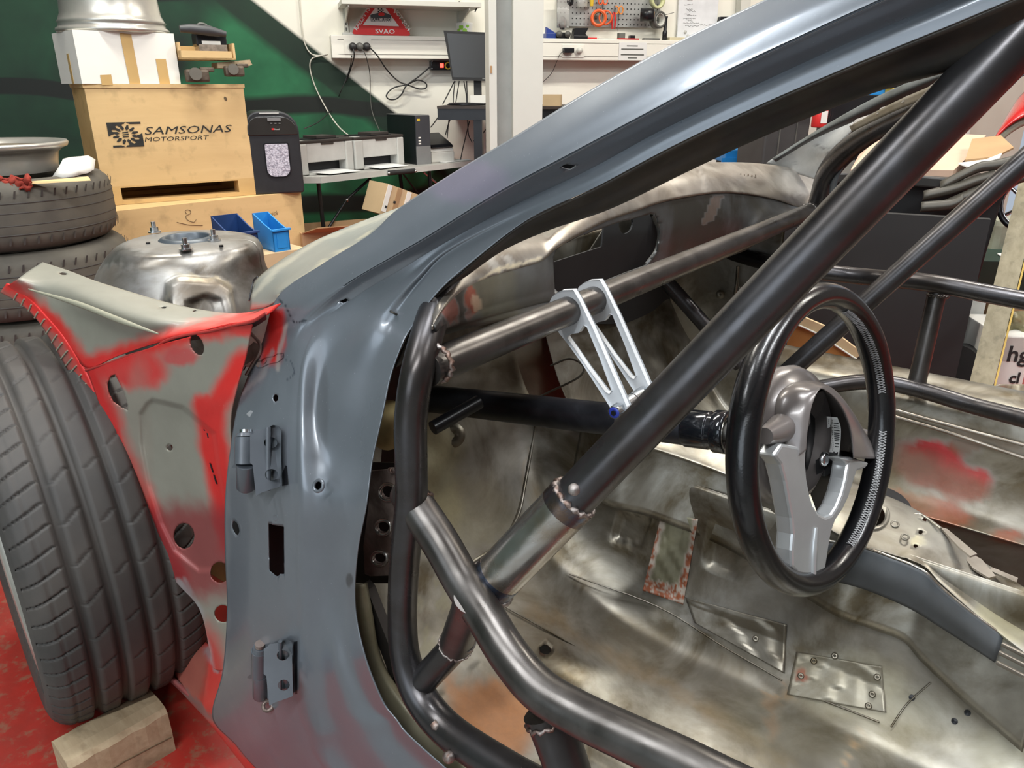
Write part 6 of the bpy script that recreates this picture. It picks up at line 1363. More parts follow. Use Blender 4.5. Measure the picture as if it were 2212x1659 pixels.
wcord('power_cable', 'black cable making a loop between the right plug and the power strip', [(800, 104, .13, 0), (815, 120, .12, 0), (835, 150, .04, 0), (860, 175, .03, 0), (880, 183, .03, 0), (905, 192, .03, 0), (920, 190, .03, 0), (920, 180, .03, 0), (903, 173, .03, 0), (880, 182, .035, 0), (850, 190, .03, 0), (835, 205, .03, 0), (840, 214, .03, 0), (855, 214, .03, 0), (868, 203, .035, 0), (878, 185, .04, 0), (905, 165, .05, 0), (932, 142, .06, 0)], .0034, M_cable)
wcord('network_cable', 'long white cable running down the mural to the left printer', [(645, -20, .01, 0), (650, 50, .01, 0), (657, 90, .01, 0), (672, 116, .015, 0), (696, 120, .02, 0), (708, 117, .03, 0), (690, 121, .02, 0), (673, 128, .015, 0), (670, 150, .01, 0), (682, 190, .01, 0), (705, 235, .02, 0), (730, 272, .08, 0), (757, 295, .18, 0), (775, 300, .20, 0)], .0032, M_wcable)
wcord('network_cable', 'short white cable curling up behind the desktop computer', [(848, 270, .1, 0), (842, 276, .1, 0), (842, 290, .12, 0)], .003, M_wcable)
# power strip
pw_ = FW.e('power_strip', 'black power strip with a lit red switch below the trunking', 'power strip', *[wxz(935, 140, .02)[0], -.02, wxz(935, 150, .02)[1]])
m = MB(); FW.pbx(m, 931, 152, 990, 131, -.055, -.01, bev=.004); m.build('strip_body', M_black, pw_); m = MB(); FW.pbx(m, 951, 146, 958, 137, -.058, -.055); m.build('lit_switch', emis('red_neon', (1, .03, .02), 6), pw_)
MB().lathe(FW.q(968, 142, .055), FW.n, [(.012, 0), (.018, .001), (.018, .003), (.012, .003), (.012, 0)], 18).build('socket_ring', M_yel, pw_)
for x, y in ((934, 132), (934, 148)): MB().lathe(FW.q(x, y, .056), FW.n, [(0, .001), (.003, 0)], 8).build('screw', M_zinc, pw_)
# shelf, rails, cup, bar of soap-like box
shf = FW.e('wall_shelf', 'cream wall shelf on slotted rails above the warning sign', 'shelf', wxz(745, 5, .2)[0], -.1, wxz(745, 5, .2)[1])
za = wxz(900, 8, .25)[1]
m = MB(); FW.bx(m, wxz(738, 5, .25)[0], wxz(1040, 12, .25)[0], -.25, 0, za - .008, za + .012); m.build('shelf_board', M_cream, shf)
for px in (741, 987):
    xx = wxz(px, 40)[0]; m = MB(); FW.bx(m, xx, xx + .022, -.012, 0, wxz(px, 74)[1], za); r_ = m.build('shelf_rail', M_cream, shf)
    for k in range(9): m = MB(); FW.bx(m, xx + .008, xx + .014, -.0125, -.012, wxz(px, 74)[1] + .015 + k * .024, wxz(px, 74)[1] + .029 + k * .024); m.build('rail_slot', M_gcable, r_)
    MB().prism([FW.P(xx + .008, y, z) for y, z in ((-.012, za - .01), (-.24, za - .01), (-.24, za - .02), (-.012, za - .07))], FW.ex, .005).build('shelf_bracket', M_cream, shf)
MB().tube([FW.q(1033, 10, .22), FW.q(1026, 26, .22)], .003, 6).build('hook', M_black, shf)
cu = FW.e('patterned_cup', 'white cup with green circles on the trunking behind the monitor', 'cup', wxz(1003, 66, .05)[0], -.05, z1)
c_ = FW.P(wxz(1003, 66, .05)[0], -.05, z1); MB().lathe(c_, (0, 0, 1), [(0, .002), (.030, 0), (.036, .005), (.042, .06), (.0425, .066), (.039, .066), (.036, .06), (.030, .008)], 28).build('cup_body', M_white, cu)
for a, z, r in ((-1.9, .045, .012), (-1.45, .03, .011), (-1.1, .05, .008), (-1.7, .022, .006), (-1.2, .02, .007), (-2.3, .03, .01)):
    d = np.array([math.cos(a), math.sin(a), 0]); MB().lathe(c_ + d * (.037 + z * .08) + np.array([0, 0, z]), d, [(0, .0008), (r, 0)], 14).build('printed_circle', M_green, cu)
spn = tag(MB().box(FW.P(wxz(762, 72, .06)[0], -.06, z1 + .007), (.10, .03, .012), R=np.array([FW.ex, -FW.n, FW.ez]), bev=.003).build('stone_bar', M_pgrey, None), 'grey bar lying on the trunking in front of the red sign', 'bar')
# triangular rally sign
FS = Fr(FW.P(0, -.075, 0), math.degrees(FW.rz)); sg_ = FS.e('triangular_sign', 'red and white triangular rally sign leaning on the wall above the sockets', 'sign', wxz(822, 70, .075)[0], 0, z1)
def tri(cx, cy, pts, r, off, mat, name, th=.003):
    out = []
    for i in range(3):
        p = np.array(pts[i], float); a = np.array(pts[i - 1], float); b = np.array(pts[(i + 1) % 3], float)
        ua = (a - p) / np.linalg.norm(a - p); ub = (b - p) / np.linalg.norm(b - p)
        for t in np.linspace(0, 1, 6): out.append((1 - t) ** 2 * (p + ua * r) + 2 * t * (1 - t) * p + t * t * (p + ub * r))
    return MB().prism([FS.q(x, y, off) for x, y in out], FS.n, th).build(name, mat, sg_)
tri(0, 0, [(822, -22), (757, 74), (890, 78)], 12, 0, M_red, 'sign_plate'); tri(0, 0, [(821, 2), (784, 54), (862, 57)], 1, .0035, M_white, 'sign_panel', .0006)
def stext(s, xa, ya, xb, yb, size, mat, off=.0045, bold=.01, nm='sign_text'):
    a, b = FS.q(xa, ya, off), FS.q(xb, yb, off); ex = nrm(b - a); ez = np.cross(FS.n, ex); ez = np.cross(ex, -FS.n) if ez[2] < 0 else ez
    return text(nm, s, a, ex, nrm(np.cross(FS.n, ex)) if np.cross(FS.n, ex)[2] > 0 else -nrm(np.cross(FS.n, ex)), size, mat, sg_, np.linalg.norm(b - a), bold=bold)
stext('RALLIN YSTÄVIEN', 771, 66, 822, -14, .020, M_white); stext('SOURAJOT 2024', 829, -10, 881, 68, .018, M_white)
stext('SVAO', 811, 72, 853, 73, .020, M_white)
MB().prism([FS.q(x, y, .0045) for x, y in [(800, 32), (812, 29), (825, 25), (838, 30), (845, 33), (845, 46), (801, 46)]], FS.n, .0008).build('sign_emblem', plain('slate_print', (.06, .08, .09), .5), sg_)
stext('RALLIMUSEO', 802, 45, 844, 46, .014, M_white, .0056); MB().prism([FS.q(x, y, .0055) for x, y in ell(824, 31, 7, 4)], FS.n, .0004).build('emblem_flame', M_red, sg_)
for i in range(4):
    for j in range(3):
        if (i + j) % 2 == 0: MB().prism([FS.q(816 + i * 3.2, 18 + j * 2.8, .0045), FS.q(819.2 + i * 3.2, 18 + j * 2.8, .0045), FS.q(819.2 + i * 3.2, 20.8 + j * 2.8, .0045), FS.q(816 + i * 3.2, 20.8 + j * 2.8, .0045)], FS.n, .0004).build('flag_square', M_ink, sg_)
# ---------------------------------------------------------------- dark desk with the monitor
zd = D(950, 229, 3.62)[2]; O7 = D(944, 238, 3.62); O7[2] = zd - .0; F7 = Fr(O7, -8)
dk = F7.e('workbench', 'black steel workbench with a scuffed dark top under the monitor', 'workbench', 0, 0, -zd)
wk = F7.xz(1222, 238)[0]
m = MB(); F7.bx(m, 0, wk, 0, .42, -.012, 0); m.build('bench_top', plain('scuffed_dark_top', (.05, .038, .030), .45, 0, .4, 20), dk); m = MB(); F7.bx(m, .0, wk - .005, .008, .41, -.062, -.012); m.build('bench_frame', M_black, dk)
for xx in (.17, wk - .2):
    for yy in (.02, .35): m = MB(); F7.bx(m, xx, xx + .04, yy, yy + .04, -zd, -.062); m.build('leg', M_black, dk)
MB().prism([F7.P(.20, .02, -.30), F7.P(.24, .02, -.32), F7.P(.44, .02, -.062), F7.P(.38, .02, -.062)], -F7.n, .02).build('leg_brace', M_black, dk)
FM = Fr(F7.P(0, .16, 0), -4); mo = FM.e('monitor', 'switched off dark computer monitor on a stand, partly behind the pillar', 'monitor', FM.xz(1010, 200)[0], 0, 0)
MB().prism([FM.q(*p) for p in [(958, 66), (1092, 72), (1090, 176), (977, 173)]], -FM.n, .022).build('monitor_case', M_blackm, mo); MB().prism([FM.q(*p, .001) for p in [(965, 72), (1088, 77), (1086, 169), (979, 167)]], -FM.n, .0008).build('screen', M_screen, mo)
MB().box(FM.P(FM.xz(1030, 190)[0], .04, .08), (.035, .03, .20), R=np.array([FM.ex, -FM.n, FM.ez])).build('stand_column', M_blackm, mo); MB().lathe(FM.P(FM.xz(1008, 225)[0], .03, .001), (0, 0, 1), [(0, .012), (.09, .010), (.10, 0), (0, 0)], 32).build('stand_base', M_black, mo)
text('monitor_logo', 'acer', FM.q(1042, 171, .0015), FM.ex, FM.ez, .006, M_pgrey, mo)
tag(MB().box(F7.P(.30, .10, .012), (.16, .05, .016), R=np.array([F7.ex, -F7.n, F7.ez]), bev=.003).build('black_keyboard', M_blackm, None), 'black keyboard on the workbench beside the pillar', 'keyboard')
nb = F7.e('parts_carton', 'small open white carton standing on the workbench under the monitor', 'box', .23, .2, .0)
m = MB(); F7.pbx(m, 1016, 222, 1060, 206, .18, .26); m.build('carton_body', M_wbox, nb)
bb = F7.e('parts_carton', 'small brown cardboard box on the workbench right of the pillar', 'box', .9, .1, 0)
m = MB(); xb_ = F7.xz(1172, 232, -.1)[0]; F7.bx(m, xb_, xb_ + .085, .1, .18, 0, .05); m.build('carton_body', M_cardl, bb)
for i, (xa, ya, xm, ym, xb, yb) in enumerate(((982, 175, 972, 195, 956, 226), (983, 175, 980, 200, 979, 226), (992, 175, 988, 200, 984, 226), (1002, 175, 1007, 205, 1008, 226), (1008, 175, 1009, 205, 1010, 226), (950, 248, 936, 268, 930, 275), (975, 252, 968, 270, 962, 292), (970, 254, 968, 275, 966, 298), (1010, 258, 1012, 290, 1020, 308), (1014, 262, 1000, 320, 995, 345), (1050, 278, 1040, 292, 1022, 305))):
    P = [F7.q(xa, ya, -.16), F7.q(xm, ym, -.17), F7.q(xb, yb, -.16)]
    tag(MB().tube(P, .0026, 6, smooth_pts=6).build('monitor_cable', M_cable, None), ['leftmost thin cable from the monitor, slanting to the workbench corner', 'straight thin cable second from the left under the monitor', 'third thin cable from the left under the monitor', 'fourth cable under the monitor, right of the gap', 'cable under the monitor nearest to its stand', 'short cable from the workbench left corner towards the computer', 'left cable of the bundle hanging under the workbench', 'right cable of the bundle hanging under the workbench', 'short cable looping to the workbench leg', 'long cable hanging under the workbench to the table level', 'cable between the workbench leg and the pillar'][i], 'cable', 'black cables around the workbench')
# ---------------------------------------------------------------- pillar
FP = Fr(D(1108, 200, 2.95), 8)
pi_ = FP.e('steel_pillar', 'cream steel pillar from floor to ceiling, its web toned grey as if shaded', 'pillar', 0, 0, -D(1108, 200, 2.95)[2])
def pz(x): return FP.xz(x, 200)[0]
zf, zc_ = -FP.O[2], 3.09 - FP.O[2]
m = MB(); FP.bx(m, pz(1109), pz(1172), 0, .12, zf, zc_); m.build('pillar_box', M_cream, pi_); m = MB(); FP.bx(m, pz(1070), pz(1109), .05, .09, zf, zc_); m.build('pillar_web', plain('shaded_cream_enamel', (.42, .44, .42), .5), pi_)  # greyer web colour paints in the shade between the pillar faces
m = MB(); FP.bx(m, pz(1056), pz(1072), -.02, .12, zf, zc_); m.build('pillar_flange', M_cream, pi_); m = MB(); FP.pbx(m, 1059, 158, 1063, 142, -.022, -.02); m.build('rust_chip', M_card, pi_)
# ---------------------------------------------------------------- pegboard and what hangs on it
FG = Fr(FW.P(0, -.02, 0), math.degrees(FW.rz)); g0 = FG.xz(1205, 56); g1 = FG.xz(1424, 57)
pgb = FG.e('pegboard', 'grey perforated metal tool board above the trunking', 'tool board', g0[0], 0, g0[1])
m = MB(); FG.bx(m, g0[0], g1[0], 0, .004, g0[1], g0[1] + .42); m.build('board', plain('grey_metal_board', (.40, .41, .40), .4, .3), pgb)
hm = MB()
for i in range(26):
    for j in range(16):
        c = FG.P(g0[0] + .014 + i * (g1[0] - g0[0] - .02) / 25.5, -.0006, g0[1] + .012 + j * .025); hm.lathe(c, FG.n, [(0, 0), (.0038, 0)], 8)
hm.build('board_holes', M_ink, pgb, stuff=True)
def hang(name, label, cat, x, y, o=.03): P = FG.q(x, y, o); return empty(name, label, cat, P)
def ringo(nm, lb, cat, x, y, R, r, w, mat, tilt=0, core=None, o=.04):
    e = hang(nm, lb, cat, x, y, o); ax = nrm(FG.n + FG.ex * tilt); c = FG.q(x, y, o)
    MB().lathe(c, ax, [(r, -w / 2), (R, -w / 2), (R, w / 2), (r, w / 2), (r, -w / 2)], 32).build('tape', mat, e)
    if core: MB().lathe(c, ax, [(r - .002, -w / 2 - .0005), (r, -w / 2 - .0005), (r, w / 2 + .0005), (r - .002, w / 2 + .0005), (r - .002, -w / 2 - .0005)], 32).build('core', core, e)
    MB().tube([c + np.array([0, 0, r * .9]) - FG.n * o, c + np.array([0, 0, r * .9]) + FG.n * .03], .002, 6).build('hook', M_zinc, e)
ringo('tape_roll', 'orange tape roll hanging on the tool board, the larger left one', 'tape', 1293, 39, .042, .028, .03, M_orange, -.3, M_card); ringo('tape_roll', 'thin red tape roll hanging right against the large orange roll', 'tape', 1308, 38, .036, .028, .01, M_orange, -.5, None, .055)
ringo('tape_roll', 'clear yellowish tape roll at the upper right of the tool board', 'tape', 1420, 0, .042, .030, .025, plain('yellow_clear_tape', (.62, .64, .35), .3), .2)
ringo('tape_roll', 'dark grey hanging roll with a light inside at the tool board corner', 'tape', 1421, 43, .042, .030, .04, M_gcable, .3, M_cream)
e = hang('tape_roll', 'black tape roll seen end on, at the right of the tool board', 'tape', 1395, 32, .05); c = FG.q(1395, 32, .05); MB().lathe(c - FG.ex * .03, nrm(FG.ex + FG.n * .5), [(.014, 0), (.032, 0), (.032, .07), (.014, .07), (.014, 0)], 28).build('tape', M_black, e); MB().lathe(c - FG.ex * .03, nrm(FG.ex + FG.n * .5), [(.010, -.001), (.0145, -.001), (.0145, .072), (.010, .072)], 20).build('core', M_card, e)
def scissors(lb, x, y, hm_, flip=1):
    e = hang('scissors', lb, 'scissors', x, y, .03); c = FG.q(x, y, .03)
    for s in (-1, 1):
        MB().tube([c + FG.ex * .013 * s * math.cos(t) * .9 + FG.ex * .013 * s + FG.ez * (.018 + .018 * math.sin(t)) for t in np.linspace(0, 2 * math.pi, 14)[:-1]], .0035, 6, closed=True).build('handle', hm_, e)
        MB().prism([c + FG.ex * .006 * s, c - FG.ex * .003 * s, c - FG.ex * .001 * s - FG.ez * .085, c + FG.ex * .003 * s - FG.ez * .02], FG.n, .0015).build('blade', M_zinc, e)
scissors('scissors with orange handles over the large orange tape roll', 1302, 10, M_orange); scissors('scissors with orange and amber handles hanging beside the red pliers', 1336, 30, plain('amber_plastic', (.75, .25, .03), .4))
e = hang('pliers', 'red handled pliers hanging in the middle of the tool board', 'pliers', 1326, 40, .03); c = FG.q(1326, 40, .03)
for s in (-1, 1): MB().tube([c + FG.ex * .003 * s + FG.ez * .03, c + FG.ex * .009 * s, c + FG.ex * .007 * s - FG.ez * .05], [.004, .006, .004], 8, smooth_pts=4).build('handle', M_red, e)
MB().prism([c + FG.ez * .03 + FG.ex * .006, c + FG.ez * .03 - FG.ex * .006, c + FG.ez * .06 - FG.ex * .003, c + FG.ez * .06 + FG.ex * .003], FG.n, .006).build('jaws', M_zinc, e)
e = hang('yellow_screwdriver', 'yellow handled tool at the top left of the tool board', 'tool', 1278, 0, .03); c = FG.q(1278, 4, .03); MB().tube([c - FG.ez * .02, c + FG.ez * .01, c + FG.ez * .06], [.009, .011, .008], 12).build('handle', M_yel, e); MB().cyl(c + FG.ez * .06, c + FG.ez * .13, .003, 8).build('shaft', M_zinc, e)
e = hang('plastic_bag', 'clear plastic bag hanging beside the yellow tool', 'bag', 1258, 4, .03)
grid([[FG.q(x, y, .03 + .012 * math.sin(x + y)) for x in (1246, 1254, 1262, 1270)] for y in (-30, -12, 4, 16)], 3, 3).build('bag_film', M_glassy, e, solid=.001)
e = hang('plastic_bag', 'clear plastic bag with discs at the left end of the tool board', 'bag', 1215, 20, .04)
grid([[FG.q(x, y, .045 + .01 * math.sin(x * .7 + y)) for x in (1203, 1212, 1221, 1230)] for y in (-10, 10, 32, 60)], 3, 3).build('bag_film', M_glassy, e, solid=.001)
for lb, x, y, R in (('round silver disc hanging in the bag at the left of the tool board', 1216, 50, .032), ('dark round part hanging above the silver disc', 1232, 2, .024)):
    e = hang('metal_disc', lb, 'disc', x, y, .03); MB().lathe(FG.q(x, y, .03), nrm(FG.n + FG.ex * .5), [(.006, .003), (.016, .004), (.018, .002), (R * .9, .003), (R, .0), (R, -.004), (.006, -.004), (.006, .003)], 32).build('disc', plain('silver_disc', (.45, .46, .48), .2, .9) if R > .03 else M_black, e)
e = hang('wire_hook', 'bent wire end sticking out beyond the dark roll', 'hook', 1440, 30, .03); MB().tube([FG.q(1400, 32, .05), FG.q(1435, 32, .05), FG.q(1456, 27, .05)], .0015, 6, smooth_pts=4).build('wire', M_gcable, e)
# things on the trunking, right of the pillar
def onT(name, lb, cat, xa, xb, yt, y0, y1, mat, bev=.002):
    a = wxz(xa, 88, .06)[0]; b = wxz(xb, 88, .06)[0]; h_ = max(.006, (88 - yt) * dep(WALL(xa, 88, .06)) / FPX)
    e = FW.e(name, lb, cat, (a + b) / 2, (y0 + y1) / 2, z1); m = MB(); FW.bx(m, a, b, y0, y1, z1, z1 + h_, bev=bev); m.build('body', mat, e); return e, a, b, h_
e, a, b, h_ = onT('blue_clamp', 'blue clamp on the trunking beside the pillar', 'clamp', 1176, 1197, 78, -.09, -.04, plain('navy_plastic', (.02, .05, .25), .4)); MB().prism([FW.P(a, -.09, z1 + h_), FW.P(b, -.09, z1 + h_), FW.P(a, -.09, z1 + h_ * 2.2)], -FW.n, .02).build('lever', plain('navy_plastic_2', (.02, .05, .28), .4), e)
e, a, b, h_ = onT('black_knob_part', 'small black part with knobs on the trunking below the bag', 'part', 1197, 1226, 76, -.09, -.05, M_black); [MB().lathe(FW.P(x_, -.095, z1 + .02), FW.n, [(0, .012), (.014, .01), (.016, 0)], 16).build('knob', M_gcable, e) for x_ in (a + .015, b - .012)]
e, a, b, h_ = onT('hole_punch', 'black hole punch with its lever up on the trunking', 'hole punch', 1234, 1264, 82, -.10, -.04, M_black); MB().prism([FW.P(a, -.09, z1 + h_), FW.P(a + .01, -.09, z1 + .05), FW.P(b + .006, -.09, z1 + .052), FW.P(b - .01, -.09, z1 + .025), FW.P(b, -.09, z1 + .012), FW.P(b - .01, -.09, z1 + h_)], -FW.n, .04).build('lever', M_black, e)
onT('red_pen', 'red pen lying beside the hole punch', 'pen', 1266, 1288, 84.5, -.07, -.06, M_red, .001); onT('grey_tool', 'thin grey metal tool lying next to the red pen', 'tool', 1292, 1330, 85.5, -.07, -.06, M_pgrey, .001)
onT('red_ruler', 'red ruler lying along the trunking edge', 'ruler', 1329, 1374, 86.2, -.10, -.08, M_red, .0); onT('grey_block', 'small dark grey block standing on the red ruler', 'block', 1334, 1347, 75, -.08, -.05, plain('grey_green', (.14, .15, .13), .6)); onT('black_card', 'small black square box right of the grey block', 'box', 1360, 1370, 79, -.07, -.04, M_black)
onT('folding_glasses', 'dark glasses with pale lenses lying on the trunking', 'glasses', 1388, 1422, 84, -.08, -.05, M_gcable, .003); onT('beige_block', 'beige block lying right of the black torch', 'block', 1441, 1476, 82, -.09, -.04, plain('beige_block_paint', (.62, .56, .38), .6))
e = FW.e('black_torch', 'black torch standing upright on the trunking', 'torch', wxz(1435, 88, .06)[0], -.06, z1); c = FW.P(wxz(1435, 88, .06)[0], -.06, z1); MB().lathe(c, (0, 0, 1), [(0, 0), (.013, 0), (.013, .04), (.009, .05), (.009, .10), (.011, .112), (.011, .118), (0, .118)], 18).build('body', M_black, e)
e = FW.e('plug_adapter', 'black plug adapter in the right hand socket pair, with a thin cord', 'plug', wxz(1228, 108, .11)[0], -.11, wxz(1228, 112, .11)[1]); m = MB(); FW.pbx(m, 1219, 114, 1241, 103, -.135, -.104, bev=.003); m.build('adapter', M_black, e)
MB().tube([FW.q(1219, 108, .12), FW.q(1208, 120, .12), FW.q(1200, 140, .05), FW.q(1190, 160, .03), FW.q(1172, 178, .02)], .0015, 6, smooth_pts=5).build('cord', M_cable, e)
e = FW.e('plug_adapter', 'cream round plug next to the black adapter', 'plug', wxz(1250, 108, .11)[0], -.11, wxz(1250, 112, .11)[1]); MB().lathe(FW.q(1251, 109, .104), FW.n, [(0, .02), (.014, .018), (.016, 0)], 16).build('plug', M_cream, e)
# whiteboard with notes
wbd = FW.e('whiteboard', 'small whiteboard with handwritten list behind the car pillar', 'whiteboard', wxz(1465, 90, .02)[0], -.02, wxz(1465, 95, .02)[1])
MB().prism([FW.q(*p, .02) for p in [(1470, -40), (1462, 90), (1545, 92), (1556, -40)]], -FW.n, .012).build('panel', plain('whiteboard_white', (.76, .78, .80), .25), wbd)
rnd = random.Random(5)
for (x, y, w) in ((1485, 0, 12), (1478, 10, 18), (1482, 20, 14), (1486, 24, 16), (1478, 30, 12), (1484, 34, 20), (1476, 40, 26), (1482, 44, 14), (1476, 50, 34), (1480, 56, 30), (1512, 54, 26)):
    n_ = int(w / 2); MB().tube([FW.q(x + w * i / n_, y + rnd.uniform(-1.4, 1.4), .0206) for i in range(n_ + 1)], .0009, 4).build('handwriting', M_gcable, wbd)
for x, y in ((1480, 69), (1486, 78)): MB().lathe(FW.q(x, y, .0206), FW.n, [(0, .006), (.008, .005), (.009, 0)], 12).build('magnet', M_pgrey, wbd)
e = FW.e('picture_frame', 'black framed device on the wall behind the car pillar', 'frame', wxz(1570, 50, .05)[0], -.04, wxz(1570, 60, .05)[1]); MB().prism([FW.q(*p, .05) for p in [(1553, 60), (1557, 36), (1600, 36), (1600, 60)]], -FW.n, .03).build('frame', M_black, e); MB().prism([FW.q(*p, .052) for p in [(1562, 58), (1563, 41), (1596, 41), (1596, 58)]], -FW.n, .001).build('display', plain('pale_green_display', (.35, .50, .30), .3), e)
e = FW.e('wall_duct', 'beige vertical duct on the wall at the top behind the car pillar', 'duct', wxz(1600, 20, .05)[0], -.04, wxz(1600, 30, .05)[1]); MB().prism([FW.q(*p, .06) for p in [(1600, 40), (1603, -40), (1624, -40), (1620, 40)]], -FW.n, .05).build('duct', M_cream, e)
# ---------------------------------------------------------------- seen through the windscreen opening and the far door
def bx_px(name, lb, cat, xa, ya, xb, yb, d, dp, mat, deg=10, bev=.004, floor=False, part='body', group=None):
    Fx = Fr(D(xa, ya, d), deg); x1_, z1_ = Fx.xz(xb, yb); zb_ = -Fx.O[2] if floor else 0
    e = Fx.e(name, lb, cat, x1_ / 2, dp / 2, zb_, group); m = MB(); Fx.bx(m, min(0, x1_), max(0, x1_), 0, dp, zb_, z1_, bev=bev); m.build(part, mat, e); return e, Fx, x1_, z1_, zb_
e, Fx, xx, zz, zb_ = bx_px('storage_bin', 'bright blue storage bin on the shelf unit seen over the cowl', 'bin', 1566, 350, 1618, 324, 3.6, .15, M_bluel); m = MB(); Fx.bx(m, -.02, xx * 1.1, -.01, .0, -.01, zz * .35); m.build('bin_lip', M_bluel, e)
e, Fx, xx, zz, zb_ = bx_px('shelf_unit', 'dark shelf unit behind the cowl', 'shelf', 1480, 352, 1640, 210, 3.95, .3, M_dark, 10, .002, True, 'cabinet_body'); m = MB(); Fx.bx(m, xx - .05, xx, -.02, 0, zb_, zz + .2); m.build('upright', M_cream, e); m = MB(); Fx.bx(m, .12, .16, -.02, 0, zb_, zz + .2); m.build('upright', M_cream, e)
M_bin = plain('dark_worn_bin_plastic', (.035, .034, .032), .4, 0, .3, 6)
def taperbin(name, lb, cat, P, w, dpt, h_, deg, mat, tap=.85):
    Fx = Fr(np.array([P[0], P[1], 0]), deg); e = Fx.e(name, lb, cat, w / 2, dpt / 2, 0)
    a = (1 - tap) * w / 2; b = [(a, a), (w - a, a), (w - a, dpt - a), (a, dpt - a)]; t = [(0, 0), (w, 0), (w, dpt), (0, dpt)]
    vs = [Fx.P(x, y, .03) for x, y in b] + [Fx.P(x, y, h_) for x, y in t]
    MB().add(vs, [(0, 1, 2, 3), (4, 5, 6, 7)[::-1]] + [(i, (i + 1) % 4, (i + 1) % 4 + 4, i + 4) for i in range(4)]).build('bin_body', mat, e, bevel=.01)
    m = MB(); Fx.bx(m, -.02, w + .02, -.02, dpt + .02, h_, h_ + .035, bev=.01); m.build('bin_lid', mat, e)
    return e, Fx
pb_ = D(1645, 350, 3.3); e, Fx = taperbin('waste_bin', 'tall dark waste bin between the blue bin and the extinguisher', 'bin', pb_, .22, .22, .93, 15, plain('grey_dark_bin', (.055, .055, .055), .5, 0, .3, 5))
for k in (.07, .15): m = MB(); Fx.bx(m, k, k + .004, -.002, .01, .05, .9); m.build('rib', M_gcable, e)
# extinguisher
pe = D(1768, 275, 3.7); e = empty('fire_extinguisher', 'red fire extinguisher with a white label on a post', 'fire extinguisher', (pe[0], pe[1], pe[2]))
MB().lathe(pe, (0, 0, 1), [(0, 0), (.034, 0), (.036, .006), (.036, .075), (.026, .095), (.012, .10), (.012, .115), (0, .115)], 24).build('cylinder', M_red, e)
MB().prism([pe + np.array([-.008, -.037, .02]), pe + np.array([.024, -.030, .02]), pe + np.array([.024, -.030, .075]), pe + np.array([-.008, -.037, .075])], (0, -1, 0), .002).build('label', M_white, e)
MB().tube([pe + np.array([.0, -.01, .12]), pe + np.array([.03, -.03, .125]), pe + np.array([.042, -.03, .06]), pe + np.array([.03, -.02, .0])], .005, 8, smooth_pts=4).build('hose', M_black, e); MB().box(pe + np.array([-.03, -.01, .118]), (.07, .02, .012)).build('handle', M_zinc, e)
e2, Fx, xx, zz, zb_ = bx_px('metal_post', 'cream post carrying the fire extinguisher', 'post', 1742, 300, 1772, 220, 3.85, .06, M_cream, 5, .002, True, 'post')
bx_px('tool_cabinet', 'black tool cabinet beyond the extinguisher', 'cabinet', 1776, 300, 1928, 205, 4.2, .35, M_black, 8, .004, True, 'cabinet_body')
e, Fx, xx, zz, zb_ = bx_px('plastic_crate', 'blue plastic case on top of the black tool cabinet', 'case', 1858, 206, 1930, 186, 4.15, .2, M_bluel, 8)
e, Fx, xx, zz, zb_ = bx_px('power_tool', 'yellow and black tool beside the blue case', 'tool', 1928, 203, 1944, 190, 4.1, .1, M_yel, 8); m = MB(); Fx.bx(m, -.01, xx * 2, .01, .08, zz, zz + .02); m.build('tool_body', M_black, e)
bx_px('steel_locker', 'light grey locker seen above the slotted rail', 'locker', 1948, 230, 2130, 120, 4.3, .3, M_wall2, 5, .003, True, 'cabinet_body')
e, Fx, xx, zz, zb_ = bx_px('steel_cabinet', 'pale grey cabinet with a handle behind the foam board', 'cabinet', 1920, 310, 2090, 235, 4.0, .3, plain('pale_grey_steel', (.50, .51, .49), .5), 5, .003, True, 'cabinet_body')
for k in (.10, .11, .2): m = MB(); Fx.bx(m, xx * k * 4 if xx * k * 4 < xx else xx * .8, (xx * k * 4 if xx * k * 4 < xx else xx * .8) + .008, -.004, 0, zb_ + .1, zz); m.build('door_edge', M_pgrey, e)
# big dark bin with the board on its lid
FBn = Fr(D(1795, 600, 2.55), -14); 
bgb = FBn.e('waste_bin', 'large black wheeled waste container outside the far door', 'bin', .4, .3, -FBn.O[2])
zbt = -FBn.O[2]
tq = [FBn.q(*p) for p in [(1790, 372), (2178, 392), (2042, 850), (1770, 850)]]
tq[2] = tq[2] * 1.0; 
MB().prism(tq, -FBn.n, .45).build('bin_body', plain('black_bin_plastic', (.016, .017, .018), .38, 0, .3, 4), bgb, bevel=.008)
rimq = [FBn.q(*p, .03) for p in [(1790, 372), (1990, 380), (2180, 394), (2174, 420), (1985, 404), (1790, 396)]]
MB().prism(rimq, -FBn.n, .50).build('bin_rim', M_bin, bgb, bevel=.006)
MB().cyl(FBn.q(2062, 800, .02), FBn.q(2090, 795, -.06), .085, 32).build('bin_wheel', M_blackm, bgb); MB().cyl(FBn.q(2056, 850, .07), FBn.q(2056, 825, .07), .006, 8).build('wheel_axle', M_zinc, bgb)
for i, (a, b, c, d_) in enumerate([((2030, 392), (2110, 352), (2150, 345), (2212, 330)), ((1995, 412), (2060, 396), (2110, 378), (2150, 366)), ((2040, 432), (2120, 398), (2160, 385), (2222, 368)), ((1990, 436), (2040, 432), (2060, 428), (2080, 418))]):
    pts = [FBn.q(p[0], p[1], .05 + .012 * i) for p in (a, b, c, d_)]; lo = [p - FBn.ez * .03 + FBn.n * .01 for p in pts]
    grid([[p, (p + l) / 2 + FBn.n * .01, l] for p, l in zip(pts, lo)], 5, 3).build('lid_rib', plain('dusty_olive_plastic', (.06, .054, .042), .5, 0, .3, 10), bgb, solid=.004)
